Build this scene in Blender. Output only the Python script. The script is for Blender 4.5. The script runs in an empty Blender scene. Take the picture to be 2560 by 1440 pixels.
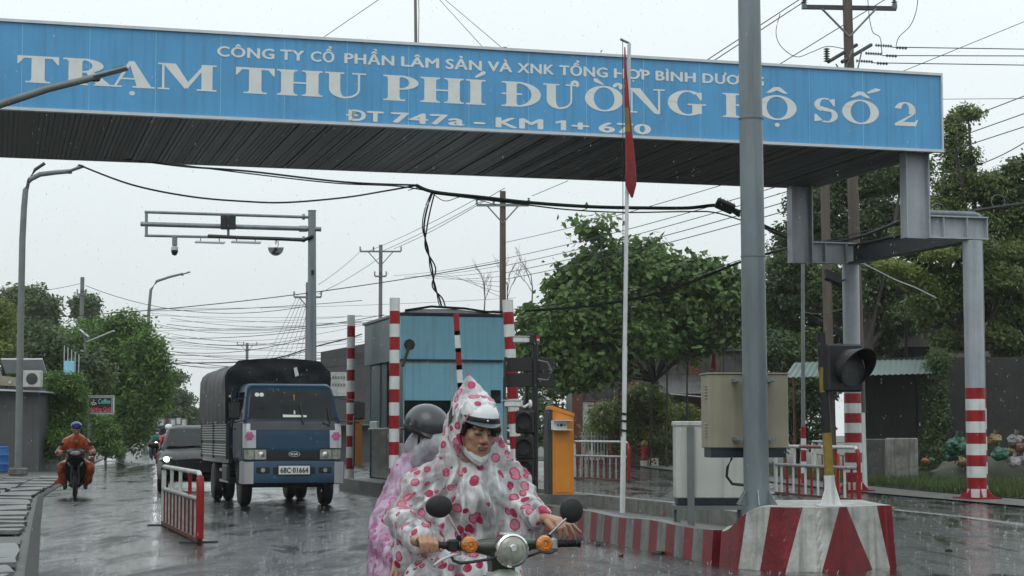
import bpy, math, random
import numpy as np
from mathutils import Vector, Matrix, Euler, noise
from mathutils.geometry import tessellate_polygon
R = math.radians
random.seed(7); np.random.seed(7)
scene = bpy.context.scene
col = scene.collection

# ------------------------------------------------------------ camera
FPX = 4600.0                      # focal length in pixels of the 2560 px wide photograph
PITCH = math.atan(365.0 / FPX)
CAMZ = 1.4
cam_d = bpy.data.cameras.new('camera')
cam_d.sensor_width = 36.0
cam_d.lens = 36.0 * FPX / 2560.0
cam_d.clip_start = 0.1
cam_d.clip_end = 3000
cam = bpy.data.objects.new('camera', cam_d)
cam.location = (0, 0, CAMZ)
cam.rotation_euler = (R(90) + PITCH, 0, 0)
col.objects.link(cam)
scene.camera = cam

# ------------------------------------------------------------ overcast daylight
SUN_EL, SUN_ROT = 55, 200
world = bpy.data.worlds.new('World')
scene.world = world
world.use_nodes = True
wt = world.node_tree
wt.nodes.clear()
wo = wt.nodes.new('ShaderNodeOutputWorld')
bg = wt.nodes.new('ShaderNodeBackground')
sky = wt.nodes.new('ShaderNodeTexSky')
sky.sky_type = 'NISHITA'; sky.sun_disc = False
sky.sun_elevation = R(SUN_EL); sky.sun_rotation = R(SUN_ROT); sky.dust_density = 6; sky.air_density = 2
hs = wt.nodes.new('ShaderNodeHueSaturation'); hs.inputs['Saturation'].default_value = 0.25
wt.links.new(sky.outputs[0], hs.inputs['Color'])
geo = wt.nodes.new('ShaderNodeNewGeometry')
tc = wt.nodes.new('ShaderNodeTexCoord')
sep = wt.nodes.new('ShaderNodeSeparateXYZ')
wt.links.new(tc.outputs['Generated'], sep.inputs[0])
ramp = wt.nodes.new('ShaderNodeValToRGB')      # cloud layer, a little brighter towards the zenith
ramp.color_ramp.elements[0].position = 0.0; ramp.color_ramp.elements[0].color = (5.9, 6.35, 6.4, 1)
ramp.color_ramp.elements[1].position = 0.30; ramp.color_ramp.elements[1].color = (7.9, 8.7, 9.0, 1)
e = ramp.color_ramp.elements.new(1.0); e.color = (8.7, 9.6, 10.0, 1)
wt.links.new(sep.outputs['Z'], ramp.inputs[0])
cn = wt.nodes.new('ShaderNodeTexNoise'); cn.inputs['Scale'].default_value = 2.2; cn.inputs['Detail'].default_value = 4
wt.links.new(tc.outputs['Generated'], cn.inputs['Vector'])
cm = wt.nodes.new('ShaderNodeMapRange'); cm.inputs['To Min'].default_value = 0.93; cm.inputs['To Max'].default_value = 1.06
wt.links.new(cn.outputs[0], cm.inputs['Value'])
vm = wt.nodes.new('ShaderNodeVectorMath'); vm.operation = 'SCALE'
wt.links.new(ramp.outputs[0], vm.inputs[0]); wt.links.new(cm.outputs[0], vm.inputs['Scale'])
mx = wt.nodes.new('ShaderNodeMix'); mx.data_type = 'RGBA'; mx.inputs[0].default_value = 0.94
wt.links.new(hs.outputs[0], mx.inputs['A']); wt.links.new(vm.outputs[0], mx.inputs['B'])
wt.links.new(mx.outputs['Result'], bg.inputs['Color'])
bg.inputs['Strength'].default_value = 0.124
wt.links.new(bg.outputs[0], wo.inputs[0])

sd = bpy.data.lights.new('sun', 'SUN'); sd.energy = 0.5; sd.angle = R(40); sd.color = (1.0, 0.98, 0.95)
so = bpy.data.objects.new('sun', sd); col.objects.link(so)
so.rotation_euler = (R(90 - SUN_EL), 0, R(180 - SUN_ROT) )
so.location = (0, 0, 30)
scene.view_settings.view_transform = 'Standard'
scene.view_settings.look = 'None'
scene.view_settings.gamma = 1
scene.view_settings.exposure = 0.06
scene.view_settings.use_curve_mapping = False
scene.render.engine = 'CYCLES'
try:
    scene.cycles.volume_bounces = 1
    scene.cycles.max_bounces = 6
    scene.cycles.diffuse_bounces = 3
    scene.cycles.glossy_bounces = 3
    scene.cycles.transmission_bounces = 4
    scene.cycles.transparent_max_bounces = 12
    scene.cycles.volume_step_rate = 4
    scene.cycles.use_denoising = True
except Exception:
    pass

# ------------------------------------------------------------ measuring helpers
cp, sp = math.cos(PITCH), math.sin(PITCH)
def ray(px, py):
    a, b = (px - 1280) / FPX, (720 - py) / FPX
    return Vector((a, cp - b * sp, sp + b * cp))
def W(px, py, Y):                 # point at depth Y seen at that place of the photograph
    d = ray(px, py)
    return Vector((0, 0, CAMZ)) + d * (Y / d.y)
def G(px, py, z=0.0):             # point on the level z
    d = ray(px, py)
    return Vector((0, 0, CAMZ)) + d * ((z - CAMZ) / d.z)
TH = math.atan(0.28)              # the road runs away to the left, the gantry spans it at right angles
U = Vector((math.cos(TH), math.sin(TH), 0)); V = Vector((-math.sin(TH), math.cos(TH), 0)); Z = Vector((0, 0, 1))

# ------------------------------------------------------------ materials
def _n(t, k, **kw):
    n = t.nodes.new(k)
    for a, b in kw.items(): setattr(n, a, b)
    return n
def mat(name, c, rough=0.5, metal=0.0, var=0.25, vscale=3.0, bump=0.0, bscale=40.0, streak=0.0, alpha=1.0, coat=0.0, spec=0.5, c2=None, trans=0.0, stretch=(1, 1, 1)):
    """painted / worn surface: base colour broken by noise (and vertical rain streaks), optional fine relief"""
    m = bpy.data.materials.new(name); m.use_nodes = True
    t = m.node_tree; p = t.nodes['Principled BSDF']
    co = _n(t, 'ShaderNodeTexCoord')
    mp = _n(t, 'ShaderNodeMapping'); mp.inputs['Scale'].default_value = stretch
    t.links.new(co.outputs['Object'], mp.inputs[0])
    nz = _n(t, 'ShaderNodeTexNoise'); nz.inputs['Scale'].default_value = vscale; nz.inputs['Detail'].default_value = 6; nz.inputs['Roughness'].default_value = 0.65
    t.links.new(mp.outputs[0], nz.inputs['Vector'])
    rp = _n(t, 'ShaderNodeValToRGB')
    c2 = c2 or tuple(max(0, x * (1 - var)) for x in c)
    hi = tuple(min(1, x * (1 + var * 0.6)) for x in c)
    rp.color_ramp.elements[0].position = 0.3; rp.color_ramp.elements[0].color = (*c2, 1)
    rp.color_ramp.elements[1].position = 0.7; rp.color_ramp.elements[1].color = (*hi, 1)
    t.links.new(nz.outputs[0], rp.inputs[0])
    out = rp.outputs[0]
    if streak:
        m2 = _n(t, 'ShaderNodeMapping'); m2.inputs['Scale'].default_value = (9, 9, 0.35)
        t.links.new(co.outputs['Object'], m2.inputs[0])
        n2 = _n(t, 'ShaderNodeTexNoise'); n2.inputs['Scale'].default_value = 1.2; n2.inputs['Detail'].default_value = 5
        t.links.new(m2.outputs[0], n2.inputs['Vector'])
        r2 = _n(t, 'ShaderNodeMapRange'); r2.inputs['From Min'].default_value = 0.5; r2.inputs['From Max'].default_value = 0.72
        r2.inputs['To Max'].default_value = streak
        t.links.new(n2.outputs[0], r2.inputs['Value'])
        mm = _n(t, 'ShaderNodeMix', data_type='RGBA'); mm.inputs['B'].default_value = (c[0]*.35+.01, c[1]*.35+.01, c[2]*.33+.008, 1)
        t.links.new(r2.outputs[0], mm.inputs[0]); t.links.new(out, mm.inputs['A']); out = mm.outputs['Result']
    t.links.new(out, p.inputs['Base Color'])
    rr = _n(t, 'ShaderNodeMapRange'); rr.inputs['To Min'].default_value = max(0.02, rough * 0.75); rr.inputs['To Max'].default_value = min(1, rough * 1.25)
    t.links.new(nz.outputs[0], rr.inputs['Value']); t.links.new(rr.outputs[0], p.inputs['Roughness'])
    p.inputs['Metallic'].default_value = metal
    p.inputs['Specular IOR Level'].default_value = spec
    p.inputs['Coat Weight'].default_value = coat
    p.inputs['Coat Roughness'].default_value = 0.08
    p.inputs['Alpha'].default_value = alpha
    p.inputs['Transmission Weight'].default_value = trans
    if bump:
        bn = _n(t, 'ShaderNodeTexNoise'); bn.inputs['Scale'].default_value = bscale; bn.inputs['Detail'].default_value = 5
        t.links.new(mp.outputs[0], bn.inputs['Vector'])
        bb = _n(t, 'ShaderNodeBump'); bb.inputs['Strength'].default_value = bump; bb.inputs['Distance'].default_value = 0.02
        t.links.new(bn.outputs[0], bb.inputs['Height']); t.links.new(bb.outputs[0], p.inputs['Normal'])
    return m
def emit(name, c, s):
    m = bpy.data.materials.new(name); m.use_nodes = True
    t = m.node_tree; t.nodes.clear()
    o = _n(t, 'ShaderNodeOutputMaterial'); e = _n(t, 'ShaderNodeEmission')
    e.inputs[0].default_value = (*c, 1); e.inputs[1].default_value = s
    t.links.new(e.outputs[0], o.inputs[0]); return m
def leafmat(name, c, c2, tr=0.35, scale=0.9):
    m = bpy.data.materials.new(name); m.use_nodes = True
    t = m.node_tree; p = t.nodes['Principled BSDF']; o = t.nodes['Material Output']
    co = _n(t, 'ShaderNodeTexCoord')
    nz = _n(t, 'ShaderNodeTexNoise'); nz.inputs['Scale'].default_value = scale; nz.inputs['Detail'].default_value = 3
    n2 = _n(t, 'ShaderNodeTexNoise'); n2.inputs['Scale'].default_value = 14; n2.inputs['Detail'].default_value = 1
    t.links.new(co.outputs['Object'], nz.inputs['Vector']); t.links.new(co.outputs['Object'], n2.inputs['Vector'])
    ad = _n(t, 'ShaderNodeMath', operation='ADD'); t.links.new(nz.outputs[0], ad.inputs[0]); t.links.new(n2.outputs[0], ad.inputs[1])
    mr = _n(t, 'ShaderNodeMapRange'); mr.inputs['From Min'].default_value = 0.75; mr.inputs['From Max'].default_value = 1.25
    t.links.new(ad.outputs[0], mr.inputs['Value'])
    mm = _n(t, 'ShaderNodeMix', data_type='RGBA'); mm.inputs['A'].default_value = (*c2, 1); mm.inputs['B'].default_value = (*c, 1)
    t.links.new(mr.outputs[0], mm.inputs[0]); t.links.new(mm.outputs['Result'], p.inputs['Base Color'])
    p.inputs['Roughness'].default_value = 0.45
    tl = _n(t, 'ShaderNodeBsdfTranslucent'); t.links.new(mm.outputs['Result'], tl.inputs[0])
    ms = _n(t, 'ShaderNodeMixShader'); ms.inputs[0].default_value = tr
    t.links.new(p.outputs[0], ms.inputs[1]); t.links.new(tl.outputs[0], ms.inputs[2]); t.links.new(ms.outputs[0], o.inputs[0])
    return m

M = {}
M['galv'] = mat('galvanised_steel', (0.20, 0.235, 0.25), 0.42, 0.35, 0.25, 2.2, streak=0.35, stretch=(1, 1, .3))
M['lampgrey'] = mat('grey_lamp_post', (0.17, 0.185, 0.185), 0.5, 0.2, 0.25, 2)
M['steelpaint'] = mat('grey_painted_steel', (0.36, 0.39, 0.42), 0.4, 0.0, 0.15, 2.5, streak=0.3)
M['darksteel'] = mat('dark_steel', (0.045, 0.048, 0.055), 0.45, 0.2, 0.3, 3)
M['black'] = mat('black_paint', (0.012, 0.012, 0.013), 0.35, 0, 0.4, 5)
M['blackmatte'] = mat('black_plastic', (0.014, 0.014, 0.015), 0.6, 0, 0.4, 5)
M['rubber'] = mat('tyre_rubber', (0.015, 0.015, 0.016), 0.6, 0, 0.3, 8, bump=0.4, bscale=60)
M['red'] = mat('red_paint', (0.30, 0.010, 0.014), 0.4, 0, 0.3, 5, streak=0.4, spec=.35)
M['white'] = mat('white_paint', (0.66, 0.67, 0.66), 0.4, 0, 0.14, 5, streak=0.4)
M['railbar'] = mat('dark_red_bar', (0.11, 0.012, 0.014), 0.5, 0, 0.5, 9, streak=.5)
M['railgrey'] = mat('dirty_white_bar', (0.36, 0.35, 0.33), 0.5, 0, 0.4, 9, streak=.7)
M['dirtywhite'] = mat('weathered_white_paint', (0.52, 0.53, 0.50), 0.5, 0, 0.3, 6, streak=0.7, bump=0.15)
M['signblue'] = mat('sign_blue_vinyl', (0.082, 0.325, 0.60), 0.4, 0, 0.13, 0.7, streak=0.30)
M['signwhite'] = mat('sign_white_vinyl', (0.70, 0.72, 0.70), 0.4, 0, 0.08, 3)
M['alu'] = mat('aluminium_trim', (0.55, 0.58, 0.6), 0.35, 0.3, 0.12, 4)
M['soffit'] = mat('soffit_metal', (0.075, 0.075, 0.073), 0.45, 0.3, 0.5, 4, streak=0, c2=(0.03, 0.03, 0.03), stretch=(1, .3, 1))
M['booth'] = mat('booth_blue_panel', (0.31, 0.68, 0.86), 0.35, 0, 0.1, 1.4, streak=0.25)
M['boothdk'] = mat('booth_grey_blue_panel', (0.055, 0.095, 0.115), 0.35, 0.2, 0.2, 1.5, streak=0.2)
M['stainless'] = mat('stainless_sheet', (0.36, 0.38, 0.37), 0.16, 0.95, 0.25, 3, bump=0.5, bscale=4, stretch=(4, 4, .6))
M['glass'] = mat('dark_window_glass', (0.012, 0.016, 0.018), 0.05, 0, 0.2, 2, spec=0.9)
M['wglass'] = mat('windscreen_glass', (0.016, 0.022, 0.024), 0.08, 0, 0.2, 1.4, spec=0.22, c2=(0.004, 0.005, 0.006))
M['chrome'] = mat('chrome', (0.75, 0.76, 0.76), 0.12, 1, 0.1, 4)
M['orange'] = mat('orange_cabinet_paint', (0.62, 0.22, 0.025), 0.4, 0, 0.1, 3, streak=0.18)
M['yellow'] = mat('dull_yellow_paint', (0.24, 0.17, 0.025), 0.5, 0, 0.4, 9)
M['beige'] = mat('beige_cabinet_paint', (0.30, 0.275, 0.20), 0.5, 0, 0.12, 3, streak=0.25)
M['cabwhite'] = mat('white_cabinet_paint', (0.50, 0.51, 0.47), 0.45, 0, 0.1, 2, streak=0.35)
M['navy'] = mat('navy_base_paint', (0.012, 0.018, 0.035), 0.4, 0, 0.3, 4)
M['concrete'] = mat('wet_concrete', (0.11, 0.11, 0.10), 0.5, 0, 0.5, 2.5, bump=1.0, bscale=7, c2=(.04, .042, .038))
M['slab'] = mat('wet_concrete_slab', (0.16, 0.165, 0.16), 0.3, 0, 0.5, 3, bump=0.35, bscale=14)
M['concdark'] = mat('mossy_dark_wall', (0.022, 0.023, 0.019), 0.7, 0, 0.6, 1.0, bump=0.5, bscale=9, streak=0.6)
M['wall'] = mat('stained_plaster', (0.17, 0.155, 0.13), 0.7, 0, 0.35, 0.8, streak=0.6)
M['greywall'] = mat('grey_render_wall', (0.075, 0.078, 0.08), 0.7, 0, 0.3, 0.8, streak=0.5)
M['tin'] = mat('corrugated_tin', (0.09, 0.09, 0.088), 0.45, 0.3, 0.5, 1.5, c2=(0.035, 0.03, 0.028))
M['rust'] = mat('rusty_metal', (0.13, 0.045, 0.025), 0.8, 0, 0.5, 4)
M['tingreen'] = mat('pale_green_roof_sheet', (0.12, 0.17, 0.155), 0.4, 0, 0.2, 2)
M['woodpole'] = mat('brown_concrete_pole', (0.10, 0.075, 0.055), 0.65, 0, 0.35, 2, streak=0.5, stretch=(1, 1, .3))
M['conpole'] = mat('grey_concrete_pole', (0.17, 0.17, 0.165), 0.65, 0, 0.3, 2, stretch=(1, 1, .3))
M['cable'] = mat('black_cable', (0.012, 0.012, 0.013), 0.5, 0, 0.2, 3)
M['ceramic'] = mat('green_grey_ceramic', (0.11, 0.15, 0.14), 0.25, 0, 0.2, 3)
M['bark'] = mat('wet_bark', (0.035, 0.028, 0.022), 0.7, 0, 0.4, 6, bump=0.5, bscale=20)
M['twig'] = mat('bare_twig', (0.09, 0.075, 0.06), 0.7, 0, 0.3, 6)
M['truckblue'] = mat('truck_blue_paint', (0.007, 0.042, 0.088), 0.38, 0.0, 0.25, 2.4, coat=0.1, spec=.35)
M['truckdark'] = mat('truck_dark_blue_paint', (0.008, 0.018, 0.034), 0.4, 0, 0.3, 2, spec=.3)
M['silver'] = mat('silver_paint', (0.40, 0.41, 0.43), 0.3, 0.3, 0.12, 3, coat=0.4)
M['tarp'] = mat('wet_tarpaulin', (0.010, 0.014, 0.018), 0.42, 0, 0.6, 2.0, bump=0.5, bscale=7, spec=.25)
M['cargo'] = mat('cargo_side_sheet', (0.035, 0.038, 0.035), 0.5, 0.0, 0.4, 3)
M['rib'] = mat('bare_metal_rib', (0.55, 0.56, 0.52), 0.3, 0.4, 0.2, 4)
M['lens'] = mat('headlight_lens', (0.40, 0.41, 0.35), 0.12, 0.2, 0.3, 10, coat=1.0, c2=(0.16, 0.17, 0.14))
M['amber'] = mat('amber_lens', (0.75, 0.25, 0.02), 0.15, 0, 0.45, 30, coat=1.0, bump=0.6, bscale=120)
M['carblack'] = mat('black_car_paint', (0.010, 0.011, 0.012), 0.3, 0, 0.2, 2, coat=.08, spec=.2)
M['skin'] = mat('tan_skin', (0.42, 0.235, 0.155), 0.36, 0, 0.12, 12, c2=(0.35, 0.18, 0.115), bump=0.12, bscale=70)
M['hair'] = mat('black_hair', (0.008, 0.007, 0.007), 0.35, 0, 0.3, 30)
M['lip'] = mat('lips', (0.22, 0.075, 0.06), 0.35, 0, 0.2, 20)
M['mask'] = mat('white_face_mask', (0.68, 0.72, 0.72), 0.7, 0, 0.08, 12)
M['helmetw'] = mat('white_helmet', (0.68, 0.70, 0.71), 0.22, 0, 0.06, 8, coat=0.7)
M['helmetk'] = mat('grey_black_helmet', (0.035, 0.038, 0.042), 0.3, 0, 0.25, 5, coat=0.4)
M['visor'] = mat('grey_visor', (0.09, 0.10, 0.115), 0.3, 0, 0.3, 6)
M['shirt'] = mat('dark_grey_clothes', (0.06, 0.064, 0.07), 0.8, 0, 0.3, 6)
M['olive'] = mat('dark_olive_paint', (0.030, 0.040, 0.022), 0.3, 0, 0.4, 7, coat=0.5)
M['cream'] = mat('cream_fairing', (0.55, 0.60, 0.52), 0.25, 0, 0.1, 5, coat=0.5)
M['flag'] = mat('flag_red_cloth', (0.24, 0.009, 0.012), 0.6, 0, 0.35, 6)
M['flagy'] = mat('flag_yellow_cloth', (0.22, 0.15, 0.02), 0.6, 0, 0.3, 6)
M['blue'] = mat('blue_plastic', (0.015, 0.10, 0.32), 0.35, 0, 0.2, 4)
M['grassbase'] = mat('muddy_verge', (0.055, 0.052, 0.036), 0.6, 0, 0.5, 0.9, bump=0.6, bscale=8, c2=(0.03, 0.04, 0.018))
M['grass'] = leafmat('grass_blades', (0.085, 0.125, 0.03), (0.05, 0.075, 0.02))
M['headlit'] = emit('lit_headlamp', (0.95, 1.0, 1.0), 22)
M['neonteal'] = emit('teal_neon', (0.12, 0.45, 0.38), 0.6)
M['neonred'] = emit('red_neon', (0.6, 0.09, 0.11), 0.6)
M['neonwhite'] = emit('white_neon', (0.6, 0.65, 0.6), 0.6)
M['boardblack'] = M['blackmatte']

# ------------------------------------------------------------ mesh builder
def frame(d):
    d = d.normalized(); a = Vector((0, 0, 1)) if abs(d.z) < 0.95 else Vector((1, 0, 0))
    x = d.cross(a).normalized(); return x, d.cross(x).normalized()
class MB:
    def __init__(s): s.v = []; s.f = []; s.m = []; s.k = 0; s.T = None
    def add(s, vs, fs):
        b = len(s.v)
        s.v += [tuple(s.T @ Vector(p)) if s.T else tuple(p) for p in vs]
        s.f += [tuple(i + b for i in f) for f in fs]; s.m += [s.k] * len(fs); return s
    def box(s, c, sz, rot=None):
        x, y, z = [a / 2 for a in sz]; c = Vector(c)
        vs = [Vector((i, j, k)) for i in (-x, x) for j in (-y, y) for k in (-z, z)]
        if rot is not None: vs = [(rot.to_matrix() if isinstance(rot, Euler) else rot) @ p for p in vs]
        return s.add([c + p for p in vs], [(0, 1, 3, 2), (4, 6, 7, 5), (0, 4, 5, 1), (2, 3, 7, 6), (0, 2, 6, 4), (1, 5, 7, 3)])
    def rbox(s, c, sz, b=0.02):     # box with bevelled edges (three stacked rings)
        x, y, z = [a / 2 for a in sz]; c = Vector(c); rings = []
        for zz, ins in ((-z, b), (-z + b, 0), (z - b, 0), (z, b)):
            X, Y = x - ins, y - ins
            ring = [(-X, -Y + b), (-X + b, -Y), (X - b, -Y), (X, -Y + b), (X, Y - b), (X - b, Y), (-X + b, Y), (-X, Y - b)]
            rings.append([c + Vector((p[0], p[1], zz)) for p in ring])
        return s.loft(rings)
    def loft(s, rings, cap=True, closed=True):
        n = len(rings[0]); vs = [p for r in rings for p in r]; fs = []
        for i in range(len(rings) - 1):
            for j in range(n if closed else n - 1):
                k = (j + 1) % n
                fs.append((i*n + j, i*n + k, (i+1)*n + k, (i+1)*n + j))
        if cap: fs += [tuple(range(n))[::-1], tuple((len(rings)-1)*n + j for j in range(n))]
        return s.add(vs, fs)
    def cyl(s, a, b, r, r2=None, n=12, cap=True):
        a, b = Vector(a), Vector(b); r2 = r if r2 is None else r2; x, y = frame(b - a)
        return s.loft([[c + (x*math.cos(t) + y*math.sin(t)) * q for t in [2*math.pi*i/n for i in range(n)]] for c, q in ((a, r), (b, r2))], cap)
    def tube(s, pts, r, n=8):
        pts = [Vector(p) for p in pts]; rings = []
        for i, p in enumerate(pts):
            d = (pts[min(i+1, len(pts)-1)] - pts[max(i-1, 0)])
            x, y = frame(d); q = r[i] if isinstance(r, (list, tuple)) else r
            rings.append([p + (x*math.cos(t) + y*math.sin(t)) * q for t in [2*math.pi*j/n for j in range(n)]])
        return s.loft(rings)
    def lathe(s, prof, c=(0, 0, 0), ax=(0, 0, 1), n=20, cap=True):    # prof: (radius, height)
        c = Vector(c); ax = Vector(ax).normalized(); x, y = frame(ax)
        return s.loft([[c + ax*h + (x*math.cos(t) + y*math.sin(t)) * r for t in [2*math.pi*i/n for i in range(n)]] for r, h in prof], cap)
    def ell(s, c, r, n=16, m=9, rot=None):
        c = Vector(c); rings = []
        for i in range(m + 1):
            a = math.pi * (i + 0.02) / (m + 0.04) - math.pi/2; rings.append([])
            for j in range(n):
                t = 2*math.pi*j/n
                p = Vector((math.cos(a)*math.cos(t)*r[0], math.cos(a)*math.sin(t)*r[1], math.sin(a)*r[2]))
                rings[-1].append(c + (rot.to_matrix() @ p if rot else p))
        return s.loft(rings)
    def cap_(s, a, b, ra, rb, n=12):      # closed capsule
        a, b = Vector(a), Vector(b); d = (b - a).normalized(); x, y = frame(d); rings = []
        for c, r, t0 in ((a, ra, -90), (b, rb, 0)):
            for k in range(5):
                q = R(t0 + 22.5 * k + (0.5 if k == 0 and t0 < 0 else 0) - (0.5 if k == 4 and t0 == 0 else 0))
                rings.append([c + d*math.sin(q)*r + (x*math.cos(t) + y*math.sin(t))*max(math.cos(q), 0.01)*r for t in [2*math.pi*j/n for j in range(n)]])
        return s.loft(rings)
    def prism(s, poly, o, ex, ey, ez, t):  # extruded 2-D polygon; front face at +t
        o, ex, ey, ez = Vector(o), Vector(ex), Vector(ey), Vector(ez)
        n = len(poly); P = [Vector((p[0], p[1], 0)) for p in poly]
        tri = tessellate_polygon([P])
        vs = [o + ex*p.x + ey*p.y for p in P] + [o + ex*p.x + ey*p.y + ez*t for p in P]
        fs = [tuple(x) for x in tri] + [tuple(i + n for i in x) for x in tri] + [(i, (i+1) % n, (i+1) % n + n, i + n) for i in range(n)]
        return s.add(vs, fs)
    def build(s, name, m, parent=None, smooth=False, loc=None, label=None):
        me = bpy.data.meshes.new(name); me.from_pydata([tuple(p) for p in s.v], [], s.f)
        ms = m if isinstance(m, (list, tuple)) else [m]
        for q in ms: me.materials.append(q)
        if len(ms) > 1: me.polygons.foreach_set('material_index', s.m)
        me.update()
        if smooth:
            me.polygons.foreach_set('use_smooth', [True] * len(me.polygons))
            try: me.set_sharp_from_angle(angle=R(38))
            except Exception: pass
        o = bpy.data.objects.new(name, me); col.objects.link(o)
        if parent: o.parent = parent
        if loc is not None: o.location = loc
        if label: o['label'] = label
        return o
def tag(o, label=None, cat=None, group=None, kind=None):
    if label: o['label'] = label
    if cat: o['category'] = cat
    if group: o['group'] = group
    if kind: o['kind'] = kind
    return o
def thing(name, label, cat, loc=(0, 0, 0), rz=0.0, group=None):
    o = bpy.data.objects.new(name, None); col.objects.link(o); o.empty_display_size = 0.2
    o.location = loc; o.rotation_euler = (0, 0, rz)
    return tag(o, label, cat, group)
def copy_thing(root, loc, rz, label):
    r = root.copy(); col.objects.link(r); r.location = loc; r.rotation_euler = (0, 0, rz); r['label'] = label
    for ch in list(root.children):
        c = ch.copy(); col.objects.link(c); c.parent = r
        for g in list(ch.children):
            d = g.copy(); col.objects.link(d); d.parent = c
    return r
def blob(mb, voxel, name, m, parent=None, smooth=6, wrinkle=None, cut=None, dec=None):
    """fuse overlapping closed shapes into one continuous skin"""
    me = bpy.data.meshes.new('tmp'); me.from_pydata(mb.v, [], mb.f)
    o = bpy.data.objects.new('tmp', me); col.objects.link(o)
    r = o.modifiers.new('r', 'REMESH'); r.mode = 'VOXEL'; r.voxel_size = voxel
    q = o.modifiers.new('s', 'SMOOTH'); q.iterations = smooth; q.factor = 0.6
    dg = bpy.context.evaluated_depsgraph_get(); dg.update()
    nm = bpy.data.meshes.new_from_object(o.evaluated_get(dg)); bpy.data.objects.remove(o)
    nm.name = name
    if wrinkle:
        n = len(nm.vertices); co = np.empty(n*3); nm.vertices.foreach_get('co', co); co = co.reshape(-1, 3)
        no = np.empty(n*3); nm.vertex_normals.foreach_get('vector', no); no = no.reshape(-1, 3)
        d = np.array([wrinkle(Vector(c)) for c in co]); co = co + no * d[:, None]
        nm.vertices.foreach_set('co', co.ravel())
    if cut:
        import bmesh
        bm = bmesh.new(); bm.from_mesh(nm)
        dl = [v for v in bm.verts if cut(v.co)]
        bmesh.ops.delete(bm, geom=dl, context='VERTS'); bm.to_mesh(nm); bm.free()
    nm.polygons.foreach_set('use_smooth', [True] * len(nm.polygons))
    nm.materials.clear(); nm.materials.append(m); nm.update()
    ob = bpy.data.objects.new(name, nm); col.objects.link(ob)
    if parent: ob.parent = parent
    return ob
def sheet(pts_l, pts_r, z, name, m, kind='structure', sub=1, parent=None):
    mb = MB(); L = [Vector((p[0], p[1], z)) for p in pts_l]; Rr = [Vector((p[0], p[1], z)) for p in pts_r]
    for i in range(len(L) - 1): mb.add([L[i], Rr[i], Rr[i+1], L[i+1]], [(0, 1, 2, 3)])
    o = mb.build(name, m, parent)
    if kind: o['kind'] = kind
    return o
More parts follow.
